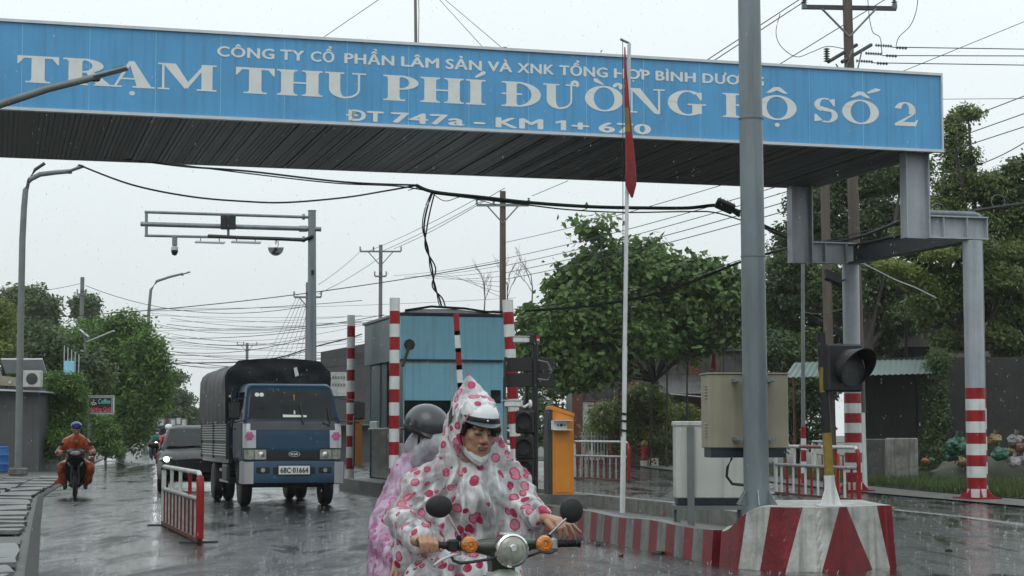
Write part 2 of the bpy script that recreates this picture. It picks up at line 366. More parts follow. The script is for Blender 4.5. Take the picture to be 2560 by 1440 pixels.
# ================================================================ SETTING: ground, road, kerbs
KL = [(-3.4, -12), (-3.5, 5), (-4.62, 18.1), (-7.5, 29.5), (-10.5, 41.5), (-14.2, 60), (-17.6, 76), (-25, 115), (-34, 161), (-46, 225), (-70, 330)]
VR = [(14.2, -12), (13.6, 10), (11.6, 26), (9.8, 35.2), (8.37, 43.5), (6.9, 60), (5.4, 79), (-2, 115), (-16, 161), (-32, 225), (-58, 330)]
def roadmat():
    m = bpy.data.materials.new('wet_asphalt'); m.use_nodes = True
    t = m.node_tree; p = t.nodes['Principled BSDF']; L = t.links.new
    co = _n(t, 'ShaderNodeTexCoord'); mp = _n(t, 'ShaderNodeMapping'); mp.inputs['Rotation'].default_value = (0, 0, -TH)
    L(co.outputs['Object'], mp.inputs[0])
    big = _n(t, 'ShaderNodeTexNoise'); big.inputs['Scale'].default_value = 0.35; big.inputs['Detail'].default_value = 5; L(mp.outputs[0], big.inputs['Vector'])
    fine = _n(t, 'ShaderNodeTexNoise'); fine.inputs['Scale'].default_value = 45; fine.inputs['Detail'].default_value = 3; L(mp.outputs[0], fine.inputs['Vector'])
    cr = _n(t, 'ShaderNodeValToRGB'); cr.color_ramp.elements[0].position = .3; cr.color_ramp.elements[0].color = (.008, .0085, .009, 1)
    cr.color_ramp.elements[1].position = .75; cr.color_ramp.elements[1].color = (.030, .031, .032, 1)
    ad = _n(t, 'ShaderNodeMath', operation='ADD'); L(big.outputs[0], ad.inputs[0]); L(fine.outputs[0], ad.inputs[1])
    hf = _n(t, 'ShaderNodeMath', operation='MULTIPLY'); hf.inputs[1].default_value = .5; L(ad.outputs[0], hf.inputs[0]); L(hf.outputs[0], cr.inputs[0])
    L(cr.outputs[0], p.inputs['Base Color'])
    # standing water: smooth where the film is deep, rougher where the stone stands out; ridges run across the lane
    m2 = _n(t, 'ShaderNodeMapping'); m2.inputs['Rotation'].default_value = (0, 0, -TH); m2.inputs['Scale'].default_value = (1.25, 0.28, 1); L(co.outputs['Object'], m2.inputs[0])
    film = _n(t, 'ShaderNodeTexNoise'); film.inputs['Scale'].default_value = 1.0; film.inputs['Detail'].default_value = 9; film.inputs['Roughness'].default_value = .72; film.inputs['Distortion'].default_value = .6; L(m2.outputs[0], film.inputs['Vector'])
    mr = _n(t, 'ShaderNodeMapRange'); mr.inputs['From Min'].default_value = .36; mr.inputs['From Max'].default_value = .64; mr.inputs['To Min'].default_value = .04; mr.inputs['To Max'].default_value = .38
    L(film.outputs[0], mr.inputs['Value']); L(mr.outputs[0], p.inputs['Roughness'])
    # relief: agitated water and aggregate
    m3 = _n(t, 'ShaderNodeMapping'); m3.inputs['Rotation'].default_value = (0, 0, -TH); m3.inputs['Scale'].default_value = (4.5, 6.0, 1); L(co.outputs['Object'], m3.inputs[0])
    rip = _n(t, 'ShaderNodeTexNoise'); rip.inputs['Scale'].default_value = 1.6; rip.inputs['Detail'].default_value = 6; rip.inputs['Roughness'].default_value = .7; L(m3.outputs[0], rip.inputs['Vector'])
    b1 = _n(t, 'ShaderNodeBump'); b1.inputs['Distance'].default_value = .030; b1.inputs['Strength'].default_value = .8; L(rip.outputs[0], b1.inputs['Height'])
    vo = _n(t, 'ShaderNodeTexVoronoi'); vo.inputs['Scale'].default_value = 9; L(mp.outputs[0], vo.inputs['Vector'])
    b2 = _n(t, 'ShaderNodeBump'); b2.inputs['Distance'].default_value = .004; b2.inputs['Strength'].default_value = .25; L(vo.outputs[0], b2.inputs['Height']); L(b1.outputs[0], b2.inputs['Normal'])
    L(b2.outputs[0], p.inputs['Normal'])
    sl = _n(t, 'ShaderNodeMapRange'); sl.inputs['From Min'].default_value = .44; sl.inputs['From Max'].default_value = .60; sl.inputs['To Min'].default_value = .5; sl.inputs['To Max'].default_value = .12; L(film.outputs[0], sl.inputs['Value']); L(sl.outputs[0], p.inputs['Specular IOR Level'])
    p.inputs['Coat Weight'].default_value = .7; p.inputs['Coat Roughness'].default_value = .07; p.inputs['Coat IOR'].default_value = 1.33
    L(b1.outputs[0], p.inputs['Coat Normal'])
    cw = _n(t, 'ShaderNodeMapRange'); cw.inputs['From Min'].default_value = .47; cw.inputs['From Max'].default_value = .62; cw.inputs['To Min'].default_value = 1.0; cw.inputs['To Max'].default_value = .12; L(film.outputs[0], cw.inputs['Value']); L(cw.outputs[0], p.inputs['Coat Weight'])
    fs_ = _n(t, 'ShaderNodeMapRange'); fs_.inputs['From Min'].default_value = .40; fs_.inputs['From Max'].default_value = .62; fs_.inputs['To Min'].default_value = .15; fs_.inputs['To Max'].default_value = 1.0; L(film.outputs[0], fs_.inputs['Value']); L(fs_.outputs[0], b1.inputs['Strength'])
    return m
M['road'] = roadmat()
gm = MB(); gm.add([(-900, -60, -.16), (900, -60, -.16), (900, 1500, -.16), (-900, 1500, -.16)], [(0, 1, 2, 3)])
tag(gm.build('ground', M['grassbase']), kind='structure')
sheet(KL, VR, 0, 'road', M['road'])
# pavement strip left of the kerb and verge on the right
def off(P, d):
    out = []
    for i, p in enumerate(P):
        a = Vector(P[max(i-1, 0)]); b = Vector(P[min(i+1, len(P)-1)]); n = (b - a).normalized()
        out.append((p[0] + n.y * d, p[1] - n.x * d))
    return out
pl = sheet(off(KL, -3.4), off(KL, -.02), -.03, 'pavement', M['concrete'])
sheet(off(VR, .02), off(VR, 1.6), .03, 'verge_apron', M['concrete'])
sheet(off(VR, 1.6), off(VR, 60), .05, 'right_verge', M['grassbase'])
sheet(off(KL, -60), off(KL, -3.4), -.02, 'left_verge', M['grassbase'])
# gutter lip beside the road (left) and kerb on the right
g = MB(); a = off(KL, -.13); b = off(KL, 0)
for i in range(len(KL) - 1):
    for (P, Q, zt) in ((a, b, .022),):
        p = [Vector((*P[i], -.1)), Vector((*Q[i], -.1)), Vector((*Q[i+1], -.1)), Vector((*P[i+1], -.1))]
        q = [Vector((v.x, v.y, zt)) for v in p]
        g.add(p + q, [(4, 5, 6, 7), (0, 1, 5, 4), (1, 2, 6, 5), (2, 3, 7, 6), (3, 0, 4, 7)])
tag(g.build('gutter', M['concdark']), kind='structure')
# broken drain slabs along the left pavement
slabs = []
def along(P, s):
    acc = 0
    for i in range(len(P) - 1):
        a, b = Vector(P[i]), Vector(P[i+1]); L = (b - a).length
        if acc + L >= s: d = (b - a).normalized(); return a + d * (s - acc), d
        acc += L
    d = (Vector(P[-1]) - Vector(P[-2])).normalized(); return Vector(P[-1]), d
rnd = random.Random(3)
s = 27.0; k = 0
while s < 72:
    for lane, (o0, wd) in enumerate(((-.62, .75), (-1.55, .95), (-2.55, .9))):
        if lane == 0 and 35.5 < s < 37.4: continue          # the open drain
        L = 1.22
        pc, d = along(off(KL, o0), s + rnd.uniform(-.2, .2))
        rot = Euler((rnd.uniform(-.04, .04), rnd.uniform(-.035, .035), math.atan2(d.y, d.x) + rnd.uniform(-.06, .06)))
        mb = MB(); w2, l2 = wd/2*rnd.uniform(.93, 1.05), L/2*rnd.uniform(.95, 1.1)
        poly = [(-l2, -w2), (l2*rnd.uniform(.2, .7), -w2*rnd.uniform(.95, 1.03)), (l2, -w2*rnd.uniform(.85, 1)), (l2*rnd.uniform(.94, 1.03), w2), (-l2*rnd.uniform(.3, .8), w2*rnd.uniform(.94, 1.05)), (-l2, w2*rnd.uniform(.85, .98))]
        mb.prism(poly, (0, 0, 0), (1, 0, 0), (0, 1, 0), (0, 0, 1), .055)
        ob = mb.build('slab', M['slab'], pl); ob.location = (pc.x, pc.y, -.02 + rnd.uniform(-.01, .03)); ob.rotation_euler = rot
    s += 1.3
mb = MB(); pc, d = along(off(KL, -.62), 36.4)
mb.box((0, 0, 0), (1.75, .75, .02)); o = mb.build('drain_hole_shade', M['black'], pl); o.location = (pc.x, pc.y, .006); o.rotation_euler = (0, 0, math.atan2(d.y, d.x))  # black sheet laid in for the shade inside the open drain

# painted marks on the asphalt
def mark(px, nm='road_marking', m=None, z=.004):
    mb = MB(); P = [G(*p) for p in px]; mb.add([(q.x, q.y, z) for q in P], [tuple(range(len(P)))])
    return tag(mb.build(nm, m or M['dirtywhite']), kind='structure')
M['wetmark'] = mat('worn_white_road_paint', (.42, .43, .42), .18, 0, .5, 9)
for q in ([(104, 1209), (150, 1202), (166, 1196), (118, 1203)], [(190, 1197), (255, 1186), (272, 1178), (225, 1187)], [(312, 1172), (338, 1167), (346, 1162), (322, 1166)],
          [(2232, 1276), (2404, 1294), (2404, 1290), (2240, 1273)], [(2404, 1294), (2600, 1322), (2600, 1314), (2404, 1290)],
          [(346, 1166), (385, 1158), (390, 1154), (352, 1161)]):
    mark(q, m=M['wetmark'])

# ================================================================ TOLL GANTRY
P0 = Vector((9.0, 38.7, 0))
def S(px, py, y0=0.0):            # photograph -> gantry coordinates (along, height) on the plane y = y0
    d = ray(px, py); C = Vector((0, 0, CAMZ)); O = P0 + V * y0
    k = (O - C).dot(V) / d.dot(V); p = C + d * k
    return (p - P0).dot(U), p.z
gan = thing('toll_gantry', 'long blue toll station gantry sign with white lettering spanning the wet road', 'toll gantry', P0, TH)
ZB, ZT, XL, XR, DEP = 7.40, 9.02, -26.5, 0.13, 6.4
mb = MB(); mb.box(((XL+XR)/2, .06, (ZB+ZT)/2), (XR-XL, .12, ZT-ZB)); mb.build('sign_panel', M['signblue'], gan)
mb = MB(); mb.box(((XL+XR)/2, DEP-.06, (ZB+ZT)/2), (XR-XL, .12, ZT-ZB)); mb.box((XR-.06, DEP/2, (ZB+ZT)/2), (.12, DEP-.25, ZT-ZB)); mb.box((XL+.06, DEP/2, (ZB+ZT)/2), (.12, DEP-.25, ZT-ZB)); mb.build('rear_panel', M['boothdk'], gan)
for nm, z in (('top_trim', ZT + .012), ('bottom_trim', ZB - .012)):
    mb = MB(); mb.box(((XL+XR)/2, .02, z), (XR-XL+.06, .14, .055)); mb.build(nm, M['alu'], gan)
mb = MB(); mb.box((XR+.012, .02, (ZB+ZT)/2), (.035, .15, ZT-ZB+.08)); mb.build('side_trim', M['alu'], gan)
for i in range(22):               # seams of the panel sheets
    x = XR - .6 - i*1.22
    mb = MB(); mb.box((x, -.0015, (ZB+ZT)/2), (.006, .006, ZT-ZB-.06)); mb.build('panel_seam', M['booth'], gan)
mb = MB(); mb.box(((XL+XR)/2, DEP/2, ZT-.03), (XR-XL-.3, DEP-.26, .05)); mb.build('roof_sheet', M['tin'], gan)
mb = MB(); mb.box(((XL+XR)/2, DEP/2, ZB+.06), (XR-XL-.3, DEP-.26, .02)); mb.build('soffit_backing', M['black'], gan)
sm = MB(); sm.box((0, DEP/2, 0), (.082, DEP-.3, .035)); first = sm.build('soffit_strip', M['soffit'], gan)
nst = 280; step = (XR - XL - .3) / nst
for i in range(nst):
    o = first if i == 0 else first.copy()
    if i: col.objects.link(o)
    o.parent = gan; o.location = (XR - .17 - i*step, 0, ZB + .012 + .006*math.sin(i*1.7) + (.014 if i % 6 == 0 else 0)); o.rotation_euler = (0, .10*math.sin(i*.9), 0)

# --- lettering
def curve_text(s, name, x0, x1, z0, z1, m, parent, y, bold=.0, ref=None):
    """sans lettering with Vietnamese accents built on top; stretched to the span x0..x1, capital height z0..z1"""
    fc = bpy.data.curves.new('t', 'FONT'); fc.body = s; fc.size = 1; fc.extrude = .004; fc.resolution_u = 3; fc.space_character = 1.06
    o = bpy.data.objects.new('t', fc); col.objects.link(o)
    dg = bpy.context.evaluated_depsgraph_get(); dg.update()
    me = bpy.data.meshes.new_from_object(o.evaluated_get(dg)); bpy.data.objects.remove(o)
    n = len(me.vertices); co = np.empty(n*3); me.vertices.foreach_get('co', co); co = co.reshape(-1, 3)
    fs = [tuple(p.vertices) for p in me.polygons]
    a, b = co[:, 0].min(), co[:, 0].max(); cap = ref or .70; mb = MB(); sc = (x1 - x0) / (b - a)
    offs = [(-bold, 0), (bold, 0), (0, bold*.6), (0, -bold*.6), (0, 0)] if bold else [(0, 0)]
    for i, (ox, oz) in enumerate(offs):
        mb.add([(x0 + (p[0] - a) * sc + ox * sc, y - p[2] - i * .0005, z0 + (p[1] + oz) / cap * (z1 - z0)) for p in co], fs)
    return mb.build(name, m, parent)
H_ = ZT - ZB
def fz(f): return ZT - f * H_
l1 = [(543, 684, 'CÔNG'), (701, 759, 'TY'), (777, 834, 'CỔ'), (862, 984, 'PHẦN'), (1004, 1096, 'LÂM'), (1115, 1203, 'SẢN'), (1220, 1279, 'VÀ'), (1294, 1384, 'XNK'), (1399, 1518, 'TỔNG'), (1536, 1623, 'HOP'), (1640, 1738, 'BÌNH'), (1757, 1908, 'DƯONG')]
for a, b, w in l1: curve_text(w, 'company_lettering', S(a, 200)[0], S(b, 200)[0], fz(.272), fz(.152), M['signwhite'], gan, -.004, .03)
for a in (1601, 1847):             # the horns of the two letters Ơ, and the dot below
    x_ = S(a, 200)[0]; z_ = fz(.152); mb = MB(); mb.prism([(x_ - .06, z_ - .035), (x_ - .02, z_ - .02), (x_ - .01, z_ + .02), (x_ + .025, z_ + .025), (x_ + .02, z_ - .03), (x_ - .03, z_ - .065)], (0, -.003, 0), (1, 0, 0), (0, 0, 1), (0, -1, 0), .004); mb.build('company_lettering', M['signwhite'], gan)
x_ = S(1583, 200)[0]; mb = MB(); mb.prism([(x_ + .02*math.cos(R(30*k)), fz(.30) + .016*math.sin(R(30*k))) for k in range(12)], (0, -.003, 0), (1, 0, 0), (0, 0, 1), (0, -1, 0), .004); mb.build('company_lettering', M['signwhite'], gan)
l3 = [(867, 957, 'ĐT'), (980, 1158, '747a'), (1187, 1210, '-'), (1242, 1355, 'KM'), (1431, 1470, '+'), (1499, 1624, '670')]
for a, b, w in l3: curve_text(w, 'road_number_lettering', S(a, 310)[0], S(b, 310)[0], fz(.962), fz(.840), M['signwhite'], gan, -.004, .035)
mb = MB(); xa_, xb_ = S(1389, 310)[0], S(1415, 310)[0]; w_ = xb_ - xa_; z0_, z1_ = fz(.962), fz(.840); h_ = z1_ - z0_
mb.prism([(xa_ + .5*w_, z0_), (xb_, z0_), (xb_, z1_), (xa_ + .62*w_, z1_), (xa_, z1_ - .16*h_), (xa_, z1_ - .36*h_), (xa_ + .5*w_, z1_ - .24*h_)], (0, -.002, 0), (1, 0, 0), (0, 0, 1), (0, -1, 0), .004); mb.build('road_number_lettering', M['signwhite'], gan)
# serif capitals, drawn from strokes; x 0..1 across the letter, z 0..1 up to the cap height
def arcs(cx, cz, ro, ri, a0, a1, n=18):   # crescent between an outer and an inner ellipse
    t = [R(a0 + (a1 - a0) * i / n) for i in range(n + 1)]
    return [(cx + ro[0]*math.cos(q), cz + ro[1]*math.sin(q)) for q in t], [(cx + ri[0]*math.cos(q), cz + ri[1]*math.sin(q)) for q in t]
SF = .055
def q4(x0, x1, z0, z1): return [(x0, z0), (x1, z0), (x1, z1), (x0, z1)]
def ring(cx, cz, ro, ri, a0=0, a1=360, n=28):
    o, i = arcs(cx, cz, ro, ri, a0, a1, n); return [[o[k], o[k+1], i[k+1], i[k]] for k in range(n)]
def stem(x0, x1, s0, s1, top=True, bot=True):
    r = [q4(x0, x1, 0, 1)]
    if bot: r += [q4(s0, s1, 0, SF), [(x0 - .04, SF), (x1 + .04, SF), (x1, SF + .07), (x0, SF + .07)]]
    if top: r += [q4(s0, s1, 1 - SF, 1), [(x0, 1 - SF - .07), (x1, 1 - SF - .07), (x1 + .04, 1 - SF), (x0 - .04, 1 - SF)]]
    return r
def bowl(x0, x1, z0, z1, wt): # right half-ring attached to a stem
    cz = (z0 + z1)/2; h = (z1 - z0)/2
    return ring(x0, cz, (x1 - x0, h), (x1 - x0 - wt, h - SF), -90, 90, 16)
def glyph(ch):
    if ch == 'T': return stem(.34, .66, .2, .8, top=False) + [q4(0, 1, .92, 1), [(0, .70), (.03, .70), (.16, .92), (0, .92)], [(1, .70), (1, .92), (.84, .92), (.97, .70)]]
    if ch == 'H': return stem(.09, .36, 0, .45) + stem(.64, .91, .55, 1) + [q4(.36, .64, .47, .53)]
    if ch == 'I': return stem(.22, .78, 0, 1)
    if ch == 'P': return stem(.13, .46, 0, .62) + bowl(.46, 1, .44, 1, .26) + [q4(.42, .48, .44, .44+SF)]
    if ch == 'B': return stem(.12, .42, 0, .5) + bowl(.42, .93, .49, 1, .24) + bowl(.42, 1, 0, .54, .27)
    if ch == 'R': return stem(.11, .38, 0, .5) + bowl(.38, .8, .47, 1, .22) + [[(.44, .5), (.62, .5), (.93, .06), (.66, .06)], q4(.62, 1, 0, SF)]
    if ch == 'D': return stem(.12, .38, 0, .5) + ring(.38, .5, (.62, .5), (.38, .5 - SF), -90, 90, 20) + [q4(0, .52, .48, .54)]
    if ch == 'A': return [[(.42, 1), (.54, 1), (.92, SF), (.60, SF)], [(.42, 1), (.47, .88), (.15, SF), (.09, SF)], q4(0, .27, 0, SF), q4(.5, 1, 0, SF), q4(.2, .66, .30, .36)]
    if ch == 'M': return [q4(.07, .11, 0, 1), q4(0, .2, 0, SF), q4(0, .22, 1 - SF, 1), [(.08, 1), (.30, 1), (.54, .22), (.46, .05)], [(.78, 1), (.84, 1), (.50, .05), (.46, .18)]] + [q4(.74, .93, 0, 1), q4(.66, 1, 0, SF), q4(.76, 1, 1 - SF, 1)]
    if ch == 'N': return [q4(.10, .14, 0, 1), q4(0, .26, 0, SF), q4(0, .26, 1 - SF, 1), [(.06, 1), (.34, 1), (.88, .0), (.80, -.03), (.72, 0)], q4(.82, .87, 0, 1), q4(.70, 1, 1 - SF, 1)]
    if ch == 'U': return [q4(.10, .37, .36, 1), q4(0, .47, 1 - SF, 1), q4(.80, .85, .36, 1), q4(.66, 1, 1 - SF, 1)] + ring(.475, .36, (.375, .37), (.105, .30), 180, 270, 10) + ring(.475, .36, (.375, .37), (.325, .30), 270, 360, 10)
    if ch == 'O': return ring(.5, .5, (.5, .52), (.27, .46))
    if ch == 'G': return ring(.5, .5, (.5, .52), (.26, .46), 52, 318, 26) + [q4(.62, .86, .08, .42), q4(.5, .97, .42, .42+SF), [(.80, .95), (.86, .95), (.86, .64), (.82, .64), (.72, .86)]]
    if ch == 'S':
        r = ring(.46, .73, (.42, .29), (.20, .23), 60, 250, 16) + ring(.54, .28, (.44, .30), (.20, .24), -120, 72, 16)
        return r + [[(.14, .62), (.42, .46), (.86, .42), (.60, .58), (.30, .66)], [(.80, .98), (.86, .98), (.86, .68), (.81, .68), (.62, .93)], [(.04, .02), (.10, .02), (.36, .07), (.12, .32), (.04, .32)]]
    if ch == '2': return ring(.46, .68, (.44, .34), (.17, .28), -35, 170, 20) + [[(.02, .10), (.02, 0), (.9, 0), (1, .28), (.95, .28), (.84, .17), (.36, .17), (.86, .52), (.66, .46)]]
BIG = [('T', 41.5, 146), ('R', 156, 283), ('A', 274, 386), ('M', 394, 541), ('T', 589, 686), ('H', 692, 806), ('U', 812, 915), ('P', 958, 1046), ('H', 1051, 1159), ('I', 1164.6, 1214), ('D', 1254, 1352), ('U', 1358, 1443), ('O', 1462, 1558), ('N', 1568, 1662), ('G', 1669, 1767.7), ('B', 1806, 1884), ('O', 1893, 1991), ('S', 2032.6, 2095), ('O', 2104.5, 2196.5), ('2', 2234.7, 2293.8)]
acc = {2: 'dot', 9: 'acute', 11: 'horn', 12: 'horngrave', 16: 'circdot', 18: 'circacute'}
zc0, zc1 = fz(.697), fz(.388)
for i, (ch, a, b) in enumerate(BIG):
    x0, x1 = S(a, 240)[0], S(b, 240)[0]; w = x1 - x0; h = zc1 - zc0; mb = MB()
    P = glyph(ch); A = acc.get(i, ''); ar = h / w
    if 'dot' in A: P += ring(.5, -.22, (.085*ar*1.3, .085), (.0, .0), n=12)
    if A == 'acute': P += [[(.42, 1.10), (.52, 1.07), (.95, 1.22), (1.02, 1.32), (.86, 1.36), (.68, 1.26)]]
    if 'horn' in A: P += ring(.93 if ch == 'U' else .86, 1.03, (.13, .15), (.03, .04), -60, 200, 12)
    if 'grave' in A: P += [[(.50, 1.08), (.44, 1.07), (.24, 1.18), (.22, 1.30), (.30, 1.32), (.38, 1.22)]]
    if 'circ' in A: P += [[(.22, 1.10), (.32, 1.10), (.5, 1.22), (.5, 1.36), (.42, 1.36)], [(.78, 1.10), (.68, 1.10), (.5, 1.22), (.5, 1.36), (.58, 1.36)]]
    if A == 'circacute': P += [[(.66, 1.33), (.74, 1.30), (1.0, 1.42), (1.06, 1.50), (.92, 1.54), (.80, 1.46)]]
    for k, poly in enumerate(P):
        mb.prism([(x0 + p[0]*w, zc0 + p[1]*h) for p in poly], (0, -.001, 0), (1, 0, 0), (0, 0, 1), (0, -1, 0), .004 + .0004*(k % 12))
    mb.build('letter', M['signwhite'], gan)

# --- steel supports
def hpost(mb, x, y, z0, z1, w=.55, d=.30, th=.03):     # H section, web facing the viewer
    mb.box((x - w/2 + th/2, y, (z0+z1)/2), (th, d, z1 - z0)); mb.box((x + w/2 - th/2, y, (z0+z1)/2), (th, d, z1 - z0)); mb.box((x, y, (z0+z1)/2), (w - 2*th, th, z1 - z0))
def hbeam(mb, x0, x1, y, z0, z1, d=.30, th=.03):
    mb.box(((x0+x1)/2, y, z0 + th/2), (x1 - x0, d, th)); mb.box(((x0+x1)/2, y, z1 - th/2), (x1 - x0, d, th)); mb.box(((x0+x1)/2, y, (z0+z1)/2), (x1 - x0, th, z1 - z0 - 2*th))
def stripes(mb, r0, n, h, z0=0, r1=None, seg=20, start=0):
    for i in range(n):
        mb.k = (i + start) % 2; mb.cyl((0, 0, z0 + i*h), (0, 0, z0 + (i+1)*h), r0, n=seg, cap=(i in (0, n-1)))
cols = []
for row, (ydep, pxp, pxc, ybm0, ybm1, ztop) in enumerate(((.42, 2287, 2432, 543, 600, ZB), (6.0, 1999, 2127, 608, 661, ZB))):
    xp, _ = S(pxp, 450, ydep); xc, _ = S(pxc, 700, ydep)
    _, zb0 = S(pxc, ybm1, ydep); _, zb1 = S(pxc, ybm0, ydep)
    mb = MB(); hpost(mb, xp, ydep, zb0, ztop); mb.build('hanger_post', M['steelpaint'], gan)
    mb = MB(); hbeam(mb, xp + .28, xc + .32, ydep, zb0, zb1)
    for q in (xp + .6, xc - .18, xc + .30): mb.box((q, ydep, (zb0+zb1)/2), (.02, .28, zb1 - zb0 - .06))
    mb.build('bracket_beam', M['steelpaint'], gan)
    mb = MB(); mb.cyl((xc, ydep, 2.38), (xc, ydep, zb0 - .02), .205, n=28); mb.build('column', M['steelpaint'], gan, True)
    mb = MB(); mb.T = Matrix.Translation((xc, ydep, 0)); stripes(mb, .209, 10, .238, 0.0, start=1); mb.build('striped_column_base', [M['red'], M['white']], gan, True)
    mb = MB(); mb.T = None; mb.box((xc, ydep, .03), (.75, .75, .06))
    for k in range(6):
        a = k*math.pi/3 + .3; rr = Matrix.Rotation(a, 4, 'Z')
        mb.T = Matrix.Translation((xc, ydep, 0)) @ rr; mb.prism([(.2, .06), (.37, .06), (.2, .26)], (0, 0, 0), (1, 0, 0), (0, 0, 1), (0, 1, 0), .02)
    mb.build('base_plate', M['red'], gan); cols.append((xc, ydep, zb0, zb1, xp))
(x1, y1, z10, z11, xp1), (x2, y2, z20, z21, xp2) = cols
mb = MB()                          # tie beam from the front to the rear column
n = 6
d = Vector((x2 - x1, y2 - y1, 0)); L = d.length; ang = math.atan2(d.y, d.x)
mb.T = Matrix.Translation((x1, y1, 0)) @ Matrix.Rotation(ang, 4, 'Z'); hbeam(mb, .18, L - .18, 0, z10 - .03, z10 + .42)
mb.build('tie_beam', M['darksteel'], gan)
mb = MB(); xa = x1 + .31; zt = z11 + .09
mb.tube([(xp1 + .28, y1 + .2, zt), (xa - .12, y1 + .2, zt), (xa - .03, y1 + .2, zt - .03), (xa, y1 + .2, zt - .12), (xa, y1 + .2, 2.4)], .058, 12)
mb.build('drain_pipe', M['galv'], gan, True)
mb = MB(); mb.T = Matrix.Translation((xa, y1 + .2, 0))
for i, (za, zb, kk) in enumerate(((0, .3, 1), (.3, .55, 0), (.55, .8, 1), (.8, 1.05, 0), (1.05, 1.35, 1), (1.35, 1.5, 0), (1.5, 1.95, 1), (1.95, 2.4, 0))):
    mb.k = kk; mb.cyl((0, 0, za), (0, 0, zb), .062, n=12)
mb.build('striped_drain_pipe', [M['red'], M['white']], gan, True)
for yy in (.42, 6.0):              # supports at the far left end of the gantry, outside the picture
    mb = MB(); mb.cyl((XL + 1.2, yy, 0), (XL + 1.2, yy, ZB), .205, n=20); mb.build('column', M['steelpaint'], gan, True)
# lamp bracket on rear column
mb = MB(); xl, zl = S(2072, 695, 5.8); mb.box((xl, 5.6, zl), (.42, .10, .3), Euler((R(-35), R(20), 0))); mb.tube([(xl, 5.65, zl), (xl + .25, 5.8, zl - .12), (x2 - .1, 6.0, zl + .02)], .02); mb.build('floodlight', M['blackmatte'], gan)

# ================================================================ TRAFFIC ISLAND (painted walls)
isl = thing('traffic_island', 'red and white striped concrete island wall with raised front block', 'traffic island', (3.0, 20, 0))
def IL(p, z=0): return Vector((p[0] - 3.0, p[1] - 20, z))
M['islandpaint_r'] = mat('weathered_red_wall_paint', (.19, .014, .020), .42, 0, .4, 4, streak=.6, bump=.25, bscale=20)
M['islandpaint_w'] = mat('weathered_white_wall_paint', (.47, .47, .44), .5, 0, .5, 3.5, streak=.9, bump=.3, bscale=20)
M['islandpaint_g'] = mat('bare_grey_wall', (.19, .19, .175), .5, 0, .4, 5, streak=.9, bump=.4, bscale=20)
def gpx(*p): q = G(*p); return (q.x, q.y)
left = [(1.42, 42), (.55, 33), (.30, 30), gpx(1395, 1330), gpx(1439, 1342), gpx(1530, 1360), gpx(1620, 1378), gpx(1705, 1395), gpx(1802, 1414)]
left[0] = (-2.3, 36.5); left[1] = (-1.1, 32.6); left[2] = (-.35, 29.5)
# striped low wall as alternating wall blocks
def resample(P, st):
    out = [Vector(P[0])]; P = [Vector(p) for p in P]; i = 0; cur = P[0]; need = st
    while i < len(P) - 1:
        seg = P[i+1] - cur
        if seg.length >= need: cur = cur + seg.normalized() * need; out.append(cur.copy()); need = st
        else: need -= seg.length; i += 1; cur = P[i]
    return out
wl = resample(left, .315)
rngs = random.Random(5)
mb = MB()
for i in range(len(wl) - 1):
    a, b = wl[i], wl[i+1]; d = (b - a).normalized(); nn = Vector((d.y, -d.x)) * -1; nn = -nn if nn.x < 0 else nn
    mb.k = 0 if i % 2 else 1
    h0 = .36 + .012*math.sin(i*.7); h1 = .36 + .012*math.sin((i+1)*.7)
    A = [IL(a, -.05), IL(b, -.05), IL(b + nn*.22, -.05), IL(a + nn*.22, -.05)]; T = [IL(a + nn*.03, h0), IL(b + nn*.03, h1), IL(b + nn*.2, h1), IL(a + nn*.2, h0)]
    mb.add(A + T, [(0, 1, 5, 4), (2, 3, 7, 6), (1, 2, 6, 5), (3, 0, 4, 7)])
    kk = mb.k; mb.k = 2; mb.add(T, [(0, 1, 2, 3)])
mb.build('low_wall', [M['islandpaint_r'], M['islandpaint_g'], M['slab']], isl)
# right low wall
rw = resample([(4.02, 20.1), (3.3, 24), (2.55, 28), (1.55, 31.5), (.2, 37)], .5); mb = MB()
for i in range(len(rw) - 1):
    a, b = rw[i], rw[i+1]; nn = Vector((-1, -.2)); mb.k = 0 if 3 < i < 9 and i % 2 else 1
    A = [IL(a, -.05), IL(b, -.05), IL(b + nn*.2, -.05), IL(a + nn*.2, -.05)]; T = [IL(a, .37), IL(b, .37), IL(b + nn*.2, .37), IL(a + nn*.2, .37)]
    mb.add(A + T, [(0, 1, 5, 4), (2, 3, 7, 6), (1, 2, 6, 5), (3, 0, 4, 7)]); mb.k = 1; mb.add(T, [(0, 1, 2, 3)])
mb.build('far_wall', [M['red'], M['islandpaint_g']], isl)
mb = MB(); P = [IL(p, .16) for p in ((2.35, 19.9), (3.9, 20.0), (3.2, 24), (2.45, 28), (1.45, 31.5), (.1, 37), (-2.1, 36.4), (-.9, 32.5), (-.1, 29.4), (1.0, 25))]
mb.add(P, [tuple(range(len(P)))]); mb.build('island_floor', M['concrete'], isl)
# raised front block: outline at the ground, painted with slanting fields
fr = [gpx(1797, 1413), gpx(1845, 1421), gpx(1896, 1425), gpx(1961, 1429), gpx(2051, 1430), gpx(2120, 1427), gpx(2180, 1422), gpx(2222, 1419), (4.04, 19.45), (4.06, 19.9), (4.02, 20.5)]
def hgt(t):                        # height of the block's top along its outline (0..1)
    if t < .26: q = t / .26; return .36 + .29 * (.5 - .5*math.cos(math.pi*min(1, q*1.05)))
    return .65
fl = resample(fr, .03); N = len(fl); acc_l = [i/(N-1) for i in range(N)]
